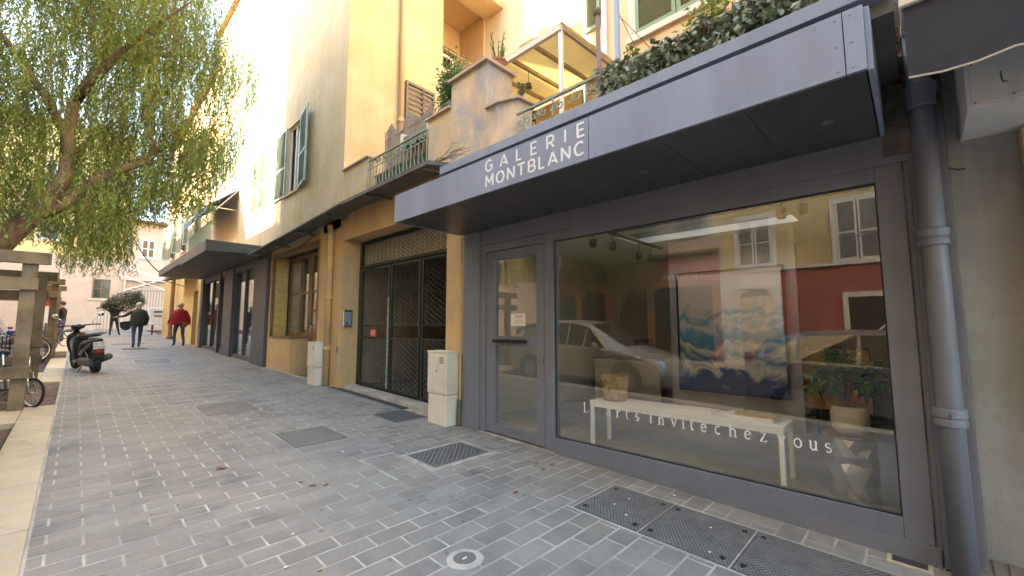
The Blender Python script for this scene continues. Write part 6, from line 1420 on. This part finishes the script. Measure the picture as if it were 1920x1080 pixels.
mb = MB(); mb.lathe((3.92, 4.04, 5.011), [(.0001, 0), (.085, 0), (.11, .12), (.12, .12), (.12, .15), (.10, .15), (.0001, .12)], 18); part(mb, 'pot', 'terracotta', t)
mb = MB(); rr = random.Random(6)
for k in range(9):
    a = rr.uniform(0, 6.28); tp_ = Vector((3.92 + rr.uniform(.03, .16) * math.cos(a), 4.04 + rr.uniform(.03, .16) * math.sin(a), 5.14 + rr.uniform(.12, .42))); b0 = Vector((3.92 + .03 * math.cos(a), 4.04 + .03 * math.sin(a), 5.12)); mb.tube([b0, b0.lerp(tp_, .6) + Vector((0, 0, .03)), tp_], [.012, .010, .004], 5)
    for j in range(7):
        q = b0.lerp(tp_, .3 + j * .1); d = Vector((rr.uniform(-1, 1), rr.uniform(-1, 1), rr.uniform(.2, 1))).normalized() * .04; mb.add([q, q + d + Vector((.008, 0, 0)), q + d * 1.5, q + d - Vector((.008, 0, 0))], [(0, 1, 2), (0, 2, 3)])
part(mb, 'stalks', 'plantleaf', t)
t = thing('reed_screen', 'curling brown reed screen leaning behind the balcony railing', 'screen', (4.0, 6.9, 3.74))
mb = MB(); rr = random.Random(3)
for k in range(110):
    y = 6.95 - k * .0135 - rr.random() * .004; tz = 5.02 + .10 * math.sin(k * .13) - k * .0006 + rr.random() * .05; x = 3.80 + .02 * math.sin(k * .2)
    mb.tube([(x, y, 3.76), (x + rr.uniform(-.004, .004), y + rr.uniform(-.005, .005), tz)], .0062, 4)
part(mb, 'reeds', 'reed', t, kind='stuff')
mb = MB()
for zz in (3.95, 4.25, 4.55, 4.85): mb.tube([(3.79, 6.96, zz), (3.79, 6.2, zz + .01), (3.79, 5.46, zz)], .006, 4)
part(mb, 'binding_wires', 'covergrey', t)
t = thing('terrace_planter_board', 'long green-grey planter with pale corner pieces on top of the iron railing', 'planter', (3.66, 5.6, 4.4))
mb = MB(); mb.box(3.64, 3.74, 5.33, 6.05, 4.42, 4.60); part(mb, 'trough', mat('greygreen_plastic', (.16, .18, .14), .6, var=.1), t, bevel=.005)
for yy in (5.28, 6.05):
    mb = MB(); mb.box(3.62, 3.76, yy, yy + .07, 4.36, 4.66); part(mb, 'end_block', 'trim', t, bevel=.005)
t = thing('terrace_storage_box', 'dark green storage chest behind the balcony railing', 'chest', (3.9, 6.4, 3.74))
mb = MB(); mb.box(3.70, 3.76, 5.5, 7.1, 3.74, 4.18); part(mb, 'chest_front', mat('dark_green_board', (.07, .10, .08), .7, var=.2), t)
mb = MB(); mb.box(3.69, 4.1, 5.48, 7.12, 4.18, 4.21); part(mb, 'chest_lid', 'covergrey', t)
t = thing('dry_wisteria_twigs', 'bare curling twigs on the canopy end beside the orange wall', 'twigs', (3.3, 4.3, 3.75))
mb = MB(); rr = random.Random(9)
for k in range(9):
    a = Vector((3.35, 4.75, 3.72)); pts = [a]
    for j in range(6): a = a + Vector((rr.uniform(-.03, .05), -.09 + rr.uniform(-.03, .03), rr.uniform(-.03, .05))); pts.append(a.copy())
    mb.tube(pts, .004, 4)
part(mb, 'branches', 'twig', t)
# ================================================================== VEGETATION
# hedge on the canopy roof
t = thing('canopy_hedge', 'low glossy broad-leaved hedge planted behind the grey canopy edge', 'hedge', (3.5, 1.3, 3.14))
rg = np.random.default_rng(21); n = 5200
yy = rg.uniform(.40, 2.10, n); top = 3.90 + .05 * np.sin(yy * 7) + .05 * np.sin(yy * 17 + 1) + (yy < .9) * .06
zz = 3.12 + (top - 3.12) * rg.random(n) ** .7; xx = 3.42 + .20 * rg.random(n) ** 1.3 + .04 * np.sin(yy * 9 + zz * 6)
xx = xx + np.clip((zz - 3.6) * .1, 0, .1) - .12 * np.sin((zz - 3.12) * 3.5) * rg.random(n)
leaves(np.stack([xx, yy, zz], 1), .066, elong=1.3, rng=rg, droop=.15).build('foliage', 'hedgeleaf', t, fixn=False)
mb = MB(); rr = random.Random(1)
for k in range(40):
    y = rr.uniform(.45, 2.05); mb.tube([(3.55, y, 3.14), (3.50 + rr.uniform(-.05, .08), y + rr.uniform(-.1, .1), 3.55), (3.48 + rr.uniform(-.08, .1), y + rr.uniform(-.15, .15), 3.9)], .008, 4)
part(mb, 'branches', 'bark', t)
def bush(name, label, c, r, n, sz, m, seed, elong=1.8, cat='plant', stems=5, z0=None):
    t = thing(name, label, cat, (c[0], c[1], c[2] - r[2])); rg = np.random.default_rng(seed)
    p = rg.normal(size=(n, 3)); p /= np.linalg.norm(p, axis=1)[:, None]; p *= (rg.random(n) ** .5)[:, None]; p = p * np.array(r) * (1 + .25 * rg.normal(size=(n, 1))) + np.array(c)
    leaves(p, sz, elong=elong, rng=rg).build('foliage', m, t, fixn=False); g = MB(); rr = random.Random(seed)
    for k in range(stems): g.tube([(c[0], c[1], (z0 if z0 is not None else c[2] - r[2] * 1.4)), (c[0] + rr.uniform(-.5, .5) * r[0], c[1] + rr.uniform(-.5, .5) * r[1], c[2] + rr.uniform(0, .8) * r[2])], .008, 4)
    g.build('stems', 'bark', t); return t
b1_ = bush('flowering_shrub', 'light green shrub with orange-red flowers above the hedge', (3.75, 1.12, 4.12), (.12, .26, .22), 420, .055, 'lightleaf', 4, z0=3.14)
mb = MB()
for (a, b, c) in ((3.64, 1.20, 4.02), (3.66, 1.13, 4.05), (3.65, 1.16, 3.98)): mb.lathe((a, b, c), [(.0001, -.02), (.022, -.01), (.026, .01), (.0001, .025)], 8)
part(mb, 'flowers', mat('orange_flower', (.65, .15, .05), .6, var=.1), b1_)
bush('yellow_green_sapling', 'thin yellow-green sapling at the far end of the hedge', (3.78, 1.93, 4.12), (.05, .09, .22), 150, .045, 'lightleaf', 9, z0=3.14)
bush('creeping_plant', 'sprig of green leaves hanging beside the pillar under the pergola', (4.12, 3.78, 4.72), (.04, .05, .12), 60, .05, 'plantleaf', 14, z0=4.32)
bush('red_flower_tuft', 'small red flower tuft on the zinc canopy below the shuttered window', (3.5, 8.55, 3.76), (.03, .09, .03), 70, .06, 'redleaf', 15, stems=3)
# dead ivy in the grimy corner
t = thing('dead_ivy', 'dead brown ivy tangle hanging in the corner above the gallery canopy', 'ivy', (3.58, 0, 3.2))
mb = MB(); rr = random.Random(5)
for k in range(70):
    a = Vector((3.56 + rr.uniform(-.03, .02), rr.uniform(-.16, .10), rr.uniform(2.95, 3.6))); pts = [a]
    for j in range(6): a = a + Vector((rr.uniform(-.012, .010), rr.uniform(-.03, .03), rr.uniform(-.06, .01))); a.x = min(a.x, 3.572); pts.append(a.copy())
    mb.tube(pts, .0035, 4)
part(mb, 'dry_stems', 'twig', t)
rg = np.random.default_rng(8); leaves(np.stack([rg.uniform(3.53, 3.57, 170), rg.uniform(-.15, .10, 170), rg.uniform(2.9, 3.6, 170)], 1), .035, rng=rg).build('dry_leaves', 'litterbrown', t, fixn=False)

# ---- pepper tree
tr = thing('pepper_tree', 'big pepper tree with drooping foliage leaning over the left of the pavement', 'tree', (-1.3, 10.4, gz(10.4)))
P0 = [(-1.45, 10.5, gz(10.5) - .1), (-1.38, 10.45, 1.2), (-1.25, 10.3, 2.0), (-1.02, 10.1, 2.45), (-.72, 10.0, 2.95), (-.42, 10.0, 3.45), (-.26, 10.0, 3.95), (-.30, 10.0, 4.6), (-.27, 10.1, 5.2), (.0, 10.4, 6.2), (.1, 10.8, 7.4), (.3, 11.2, 8.4)]
mb = MB(); mb.tube([Vector(p) for p in P0], [.27, .22, .185, .165, .14, .115, .10, .088, .075, .06, .045, .02], 12)
part(mb, 'trunk', 'bark', tr, smooth=True)
LB = [([(-.62, 10.0, 3.12), (-.25, 10.0, 3.42), (.10, 10.0, 3.95), (.45, 10.0, 4.25), (.74, 10.0, 4.45), (.80, 10.0, 4.75), (.6, 10.1, 5.3), (.7, 10.2, 6.0)], [.10, .085, .075, .065, .055, .04, .025, .012]),
      ([(-.28, 10.0, 4.5), (-.6, 10.1, 5.2), (-1.1, 10.2, 6.0), (-1.7, 10.4, 6.8)], [.07, .06, .045, .02]),
      ([(0, 10.4, 6.2), (.7, 10.8, 6.9), (1.4, 11.2, 7.4), (1.9, 11.5, 7.5)], [.06, .05, .035, .015]),
      ([(-.27, 10.1, 5.2), (.2, 9.4, 6.0), (.7, 8.9, 6.6), (1.0, 8.5, 6.9)], [.06, .045, .03, .012]),
      ([(.1, 10.8, 7.4), (-.6, 11.2, 8.2), (-1.2, 11.8, 8.6)], [.05, .035, .012]),
      ([(-1.25, 10.3, 2.0), (-1.7, 9.9, 3.0), (-2.3, 9.7, 4.0), (-2.8, 9.6, 4.9)], [.10, .08, .06, .02]),
      ([(.45, 10.0, 4.25), (.9, 10.6, 4.9), (1.5, 11.6, 5.6), (2.0, 12.6, 6.0)], [.05, .04, .03, .012]),
      ([(-.4, 10.0, 3.5), (-.2, 11.0, 4.6), (.1, 12.2, 5.6), (.4, 13.4, 6.3)], [.07, .06, .04, .015])]
for pts, r in LB:
    g = MB(); g.tube(pts, r, 8); part(g, 'limb', 'bark', tr, smooth=True)
rg = np.random.default_rng(33)
# clump centres on and round the limbs, then hanging strands below each
cl = []
for pts, r in LB:
    pts = np.array(pts)
    for k in range(26):
        i = rg.integers(1, len(pts)); s = rg.random(); cl.append(pts[i - 1] * (1 - s) + pts[i] * s + rg.normal(size=3) * np.array([.35, .45, .35]) + np.array([0, 0, .25]))
for k in range(760):
    a = rg.random() * 2 * PI; u = rg.random() ** .5; zc = rg.uniform(3.3, 9.9); R_ = 2.15 * math.sqrt(max(0, 1 - ((zc - 6.4) / 4.0) ** 2))
    cl.append(np.array([.0 + R_ * u * math.cos(a) * 1.02, 10.9 + (R_ + 1.0) * u * math.sin(a), zc]))
cl = np.array(cl)
px = cl[:, 0]; py = cl[:, 1]
keep = (px < 2.15 + (py - 10) * .22) & (py > 7.6)
f_ = px * cf.x + py * cf.y; r_ = px * cf.y - py * cf.x; sx = 960 + 788 * r_ / np.maximum(f_, .1)
tgt = np.where(cl[:, 2] > 5.2, 415, np.where(cl[:, 2] > 4.3, 450, 400))
keep &= sx < tgt - 8
keep &= ~((py < 10.15) & (sx > -60) & (sx < 330) & (cl[:, 2] < 6.6) & (rg.random(len(cl)) < .75))
keep &= ~((np.sin(px * 3.1 + cl[:, 2] * 1.7 + 1) * np.sin(py * 2.3 - cl[:, 2] * 1.1) > .42) & (rg.random(len(cl)) < .8))
cl = cl[keep]
V = []; NS = 0
strv = MB()
LFC = []
for c in cl:
    ns = rg.integers(7, 12)
    spread = .28
    for s in range(ns):
        top_ = c + rg.normal(size=3) * np.array([spread, spread, .18]); Ln = rg.uniform(.45, 1.35); zend = top_[2] - Ln
        ff = top_[0] * cf.x + top_[1] * cf.y; sxx = 960 + 788 * (top_[0] * cf.y - top_[1] * cf.x) / ff
        pyb = 455 if sxx < 95 else 522 if sxx < 232 else 425 if sxx < 395 else 365
        fl = 1.4 + (614 - pyb) / 785 * ff + .45 * rg.random() ** 1.5
        if zend < fl: Ln = top_[2] - fl
        if Ln < .3: continue
        m_ = int(Ln / .034); dr_ = rg.normal(size=2) * .12; ph = rg.random() * 6
        s_ = np.arange(m_) / m_
        base = np.stack([top_[0] + dr_[0] * s_ * Ln + .03 * np.sin(ph + s_ * 5), top_[1] + dr_[1] * s_ * Ln + .03 * np.cos(ph + s_ * 4), top_[2] - s_ * Ln], 1)
        LFC.append(base + rg.normal(size=base.shape) * .012); NS += 1
        if NS % 3 == 0: strv.tube([tuple(base[0]), tuple(base[len(base) // 2]), tuple(base[-1])], .0035, 3, cap=False)
C = np.concatenate(LFC); n = len(C)
if n > 720000: C = C[rg.permutation(n)[:720000]]; n = len(C)
# slender drooping leaflets
th_ = rg.random(n) * 2 * PI; out = np.stack([np.cos(th_), np.sin(th_), np.full(n, -1.5) + rg.normal(size=n) * .45], 1); out /= np.linalg.norm(out, axis=1)[:, None]
sd_ = np.cross(out, rg.normal(size=(n, 3))); sd_ /= np.linalg.norm(sd_, axis=1)[:, None]
Lf = rg.uniform(.06, .12, n)[:, None]; Wf = .0100
Vv = np.stack([C, C + out * Lf * .45 + sd_ * Wf, C + out * Lf, C + out * Lf * .45 - sd_ * Wf], 1).reshape(-1, 3) - np.array(tr.location)
me = bpy.data.meshes.new('crown'); me.vertices.add(4 * n); me.vertices.foreach_set('co', Vv.ravel()); me.loops.add(4 * n); me.loops.foreach_set('vertex_index', np.arange(4 * n)); me.polygons.add(n); me.polygons.foreach_set('loop_start', np.arange(n) * 4); me.polygons.foreach_set('loop_total', np.full(n, 4)); me.update(); me.validate()
me.materials.append(M['leaf']); o = bpy.data.objects.new('crown', me); COL.objects.link(o); o.parent = tr
part(strv, 'hanging_twigs', 'bark', tr, fixn=False, kind='stuff')
tr['group'] = 'pepper trees of the street'
t2 = copy_tree(tr); t2.location = (-8.15, 9.0, gz(9.0)); t2.rotation_euler.z = math.radians(-12)
t2['label'] = 'second pepper tree on the far pavement, seen only mirrored in the shop window'

# ================================================================== PEOPLE
def person(label, x, y, rz, J, coat, trousers, hair, H=1.72, shoes='black', fat=1.0, longhair=False):
    """J: joint positions in local metres for a 1.72 m figure facing +Y"""
    t = thing('person', label, 'person', (0, 0, 0)); k = H / 1.72
    names = ['pelvis', 'waist', 'chest', 'neck', 'head', 'crown', 'shL', 'elL', 'wrL', 'haL', 'shR', 'elR', 'wrR', 'haR', 'hipL', 'knL', 'anL', 'toL', 'hipR', 'knR', 'anR', 'toR']
    base = dict(pelvis=(0, 0, .95), waist=(0, 0, 1.08), chest=(0, .0, 1.32), neck=(0, .02, 1.47), head=(0, .045, 1.58), crown=(0, .04, 1.665), shL=(-.18, 0, 1.38), elL=(-.24, -.03, 1.12), wrL=(-.25, .06, .90), haL=(-.25, .09, .83), shR=(.18, 0, 1.38), elR=(.24, -.03, 1.12), wrR=(.25, .06, .90), haR=(.25, .09, .83), hipL=(-.10, 0, .88), knL=(-.11, .03, .50), anL=(-.11, -.04, .09), toL=(-.12, .13, .04), hipR=(.10, 0, .88), knR=(.11, .03, .50), anR=(.11, -.04, .09), toR=(.12, .13, .04))
    base.update(J); rad = dict(pelvis=.145, waist=.135, chest=.155, neck=.058, head=.092, crown=.075, shL=.075, elL=.052, wrL=.036, haL=.03, shR=.075, elR=.052, wrR=.036, haR=.03, hipL=.092, knL=.062, anL=.044, toL=.038, hipR=.092, knR=.062, anR=.044, toR=.038)
    for q in ('pelvis', 'waist', 'chest'): rad[q] *= fat
    E_ = [('pelvis', 'waist'), ('waist', 'chest'), ('chest', 'neck'), ('neck', 'head'), ('head', 'crown'), ('chest', 'shL'), ('shL', 'elL'), ('elL', 'wrL'), ('wrL', 'haL'), ('chest', 'shR'), ('shR', 'elR'), ('elR', 'wrR'), ('wrR', 'haR'), ('pelvis', 'hipL'), ('hipL', 'knL'), ('knL', 'anL'), ('anL', 'toL'), ('pelvis', 'hipR'), ('hipR', 'knR'), ('knR', 'anR'), ('anR', 'toR')]
    me = bpy.data.meshes.new('body'); me.from_pydata([tuple(c * k for c in base[q]) for q in names], [(names.index(a), names.index(b)) for a, b in E_], [])
    o = bpy.data.objects.new('body', me); COL.objects.link(o)
    md = o.modifiers.new('skin', 'SKIN'); md.use_smooth_shade = True
    if not me.skin_vertices: raise RuntimeError('skin layer')
    for i, q in enumerate(names):
        sv = me.skin_vertices[0].data[i]; r = rad[q] * k; flat = .72 if q in ('pelvis', 'waist', 'chest') else 1; sv.radius = (r, r * flat); sv.use_root = (i == 0)
    o.modifiers.new('sub', 'SUBSURF').levels = 2; o.modifiers['sub'].render_levels = 2
    dg = bpy.context.evaluated_depsgraph_get(); dg.update(); nm = bpy.data.meshes.new_from_object(o.evaluated_get(dg)); o.modifiers.clear(); o.data = nm; nm.materials.clear()
    for m_ in (coat, trousers, 'skin', shoes): nm.materials.append(M[m_])
    seg = [(Vector(base[a]) * k, Vector(base[b]) * k, a, b) for a, b in E_]
    def matof(p):
        best = None
        for A, B, a, b in seg:
            d = B - A; s = max(0, min(1, (p - A).dot(d) / d.length_squared)); dd = (p - A - d * s).length - (rad[a] * (1 - s) + rad[b] * s) * k
            if best is None or dd < best[0]: best = (dd, a, b)
        a, b = best[1:]
        if b[:2] == 'to': return 3
        if b[:2] in ('kn', 'an') or a[:3] == 'hip' or b[:3] == 'hip': return 1
        if b[:2] == 'ha' or a == 'neck' or a == 'head' or b == 'crown': return 2
        if a == 'pelvis' and p.z < .96 * k: return 1
        return 0
    for pl in nm.polygons: pl.material_index = matof(pl.center); pl.use_smooth = True
    o.parent = t
    hd = Vector(base['head']) * k; cr = Vector(base['crown']) * k
    g = MB()   # hair shell round the back and top of the skull
    c0 = hd.lerp(cr, .45); vs = []; nu, nv = 14, 9
    for i in range(nv + 1):
        for j in range(nu):
            a = 2 * PI * j / nu; e_ = PI * i / nv; rr_ = .112 * k; dx = math.sin(e_) * math.cos(a); dy = math.sin(e_) * math.sin(a); dz = math.cos(e_)
            front = max(0, dy); low = max(0, -dz); sc_f = 1 - .30 * front * (1 if dz < .45 else .2) - .35 * low * (0.3 if longhair and dy < 0 else 1) + .03 * math.sin(a * 5 + i)
            vs.append(c0 + Vector((dx * rr_ * .90, dy * rr_ * 1.05 - .012, dz * rr_ * 1.12 + .012)) * sc_f)
    g.add(vs, [(i * nu + j, i * nu + (j + 1) % nu, (i + 1) * nu + (j + 1) % nu, (i + 1) * nu + j) for i in range(nv) for j in range(nu)])
    g.build('hair', hair, t, local=True, smooth=True)
    g = MB(); f0 = hd + Vector((0, .085 * k, .0)); g.tube([f0 + Vector((0, .0, .035)), f0 + Vector((0, .032, -.008)), f0 + Vector((0, .01, -.016))], [.008, .014, .010], 6)
    g.build('nose', 'skin', t, local=True, smooth=True)
    for s in (-1, 1):
        g = MB(); g.lathe((hd.x + s * .092 * k, hd.y - .005, hd.z), [(.0001, -.006), (.028, -.004), (.03, .004), (.0001, .008)], 8, axis='x'); g.build('ear', 'skin', t, local=True, smooth=True)
    g = MB()
    for s in (-1, 1): g.lathe((hd.x + s * .032 * k, hd.y + .083 * k, hd.z + .022), [(.0001, -.005), (.011, 0), (.0001, .006)], 8, axis='y')
    g.box(hd.x - .024, hd.x + .024, hd.y + .080 * k, hd.y + .094 * k, hd.z - .048, hd.z - .040); g.build('eyes_and_mouth', 'hair_b', t, local=True)
    for s in ('L', 'R'):
        w0 = Vector(base['wr' + s]) * k; h0 = Vector(base['ha' + s]) * k; d = (h0 - w0).normalized(); sd = d.cross(Vector((0, 1, 0)) if abs(d.y) < .9 else Vector((1, 0, 0))).normalized(); nr = sd.cross(d); g = MB()
        for i, (off, ln) in enumerate(((-.027, .058), (-.009, .070), (.009, .066), (.026, .050))):
            b_ = h0 + nr * off + d * .012; g.tube([b_, b_ + d * ln * .5 + sd * .006, b_ + d * ln * .85 + sd * .022], [.0085, .008, .006], 6)
        b_ = h0 + nr * .030 - d * .02; g.tube([b_, b_ + nr * .022 + d * .022, b_ + nr * .026 + d * .048 + sd * .008], [.010, .009, .007], 6)
        g.build('fingers', 'skin', t, local=True, smooth=True)
    t.rotation_euler = (0, 0, rz); t.location = (x, y, gz(y) + .006); return t, k
def garment(t, k, rings_, m, name, n=20, wav=.02):
    """loose garment as a lofted tube: rings (z, halfwidth, halfdepth, cx, cy)"""
    g = MB()
    for i, (z, hw, hd_, cx, cy) in enumerate(rings_):
        for j in range(n):
            a = 2 * PI * j / n; f = 1 + wav * math.sin(a * 5 + i * .6) * (i / len(rings_)); g.v.append(((cx + hw * math.cos(a) * f) * k, (cy + hd_ * math.sin(a) * f) * k, z * k))
    for i in range(len(rings_) - 1):
        for j in range(n): g.f.append((i * n + j, i * n + (j + 1) % n, (i + 1) * n + (j + 1) % n, (i + 1) * n + j))
    g.m = [0] * len(g.f); o = g.build(name, m, t, local=True, smooth=True, subs=1)
    s = o.modifiers.new('sol', 'SOLIDIFY'); s.thickness = .012; return o
walkL = dict(hipL=(-.10, 0, .88), knL=(-.11, .14, .53), anL=(-.11, .10, .12), toL=(-.12, .26, .05), hipR=(.10, 0, .88), knR=(.11, -.02, .50), anR=(.11, -.24, .14), toR=(.11, -.12, .035))
walkR = dict(hipR=(.10, 0, .88), knR=(.11, .16, .53), anR=(.10, .16, .11), toR=(.11, .31, .04), hipL=(-.10, 0, .88), knL=(-.11, -.04, .50), anL=(-.11, -.22, .13), toL=(-.11, -.08, .035))
# red jacket
t, k = person('person in a wide dark red jacket and blue jeans walking away by the anthracite shop', 3.0, 22.0, math.radians(6), dict(walkL, elL=(-.29, -.02, 1.14), wrL=(-.34, .10, .95), haL=(-.35, .14, .88), elR=(.29, -.02, 1.14), wrR=(.35, .08, .95), haR=(.36, .12, .87)), 'redcoat', 'denim', 'hair_g', 1.80, fat=1.1)
garment(t, k, [(1.49, .07, .07, 0, .01), (1.45, .15, .11, 0, .0), (1.38, .235, .15, 0, -.01), (1.25, .275, .18, 0, -.01), (1.10, .315, .20, 0, -.01), (.96, .34, .21, .0, -.01), (.86, .33, .20, 0, -.01)], 'redcoat', 'jacket', wav=.05)
g = MB(); g.box(.02, .20, -.26, -.18, .80, 1.0); g.build('shoulder_bag', 'brownwood', t, local=True, bevel=.03)
# dark green jacket, arm out to the left with a bag
t, k = person('person with fair hair in a dark green jacket carrying a bag, walking away mid pavement', 1.70, 22.0, math.radians(3), dict(walkR, head=(.0, .06, 1.57), shL=(-.19, 0, 1.36), elL=(-.40, .06, 1.20), wrL=(-.56, .16, 1.17), haL=(-.63, .19, 1.16), elR=(.28, -.03, 1.12), wrR=(.27, .06, .92), haR=(.27, .09, .85)), 'darkcoat', 'denim_l', 'hair_g', 1.76, fat=1.18)
garment(t, k, [(1.48, .07, .07, 0, .01), (1.44, .14, .11, 0, .0), (1.36, .21, .15, 0, -.01), (1.22, .235, .17, 0, -.01), (1.05, .245, .19, 0, -.01), (.92, .24, .19, 0, -.01), (.84, .23, .18, 0, -.01)], 'darkcoat', 'jacket', wav=.04)
g = MB(); g.prism([(-.52, 1.0), (-.16, 1.06), (-.20, .74), (-.36, .66), (-.50, .78)], 'y', -.02, .12); g.build('hand_bag', 'blackcloth', t, local=True, bevel=.03)
# man with the tree
t, k = person('person in black carrying a fir tree on the shoulder at the far end', 1.55, 33.6, math.radians(-8), dict(walkR, elL=(-.22, .10, 1.55), wrL=(-.10, .16, 1.72), haL=(-.04, .17, 1.78), elR=(.30, .10, 1.42), wrR=(.30, .20, 1.66), haR=(.30, .22, 1.74), knR=(.14, .10, .53), anR=(.24, -.06, .13), toR=(.27, .09, .05)), 'blackcloth', 'blackcloth', 'hair_b', 1.80, fat=1.15)
ct = thing('fir_tree', 'bushy dark fir tree being carried away on a shoulder', 'tree', (1.9, 33.6, 2.9))
rg = np.random.default_rng(4); n = 6500; s = rg.random(n) ** .8; ax_ = Vector((.93, .25, .34)).normalized(); Rr = .16 + .62 * np.minimum(s * 2.2, 1) * (1 - s * .55)
a = rg.random(n) * 2 * PI; q = np.sqrt(rg.random(n)) * Rr; u1 = Vector((0, 1, 0)).cross(ax_).normalized(); u2 = ax_.cross(u1)
o0 = np.array([1.0, 33.5, 2.55]); p = o0 + np.outer(s * 1.9, np.array(ax_)) + np.outer(q * np.cos(a), np.array(u1)) + np.outer(q * np.sin(a), np.array(u2))
leaves(p, .11, elong=5, rng=rg).build('needles', 'needle', ct, fixn=False)
mb = MB(); mb.tube([Vector(o0) - ax_ * .25, Vector(o0) + ax_ * 1.8], [.05, .02], 8); part(mb, 'trunk', 'bark', ct)
for k_ in range(14):
    mb = MB(); s_ = .1 + k_ * .12; b_ = Vector(o0) + ax_ * s_; a_ = k_ * 2.4; d_ = (u1 * math.cos(a_) + u2 * math.sin(a_)) * (.55 * (1 - s_ * .4)) + ax_ * .15; mb.tube([b_, b_ + d_], .012, 4); part(mb, 'branch', 'bark', ct)
# someone at the far left behind the guard, and one half hidden by the red jacket
person('person in dark clothes standing behind the farther timber guard', -.42, 27.0, math.radians(70), dict(elR=(.20, .12, 1.14), wrR=(.10, .28, 1.18), haR=(.06, .34, 1.18), elL=(-.20, .12, 1.14), wrL=(-.10, .28, 1.18), haL=(-.06, .34, 1.18)), 'blackcloth', 'denim_l', 'hair_b', 1.78)
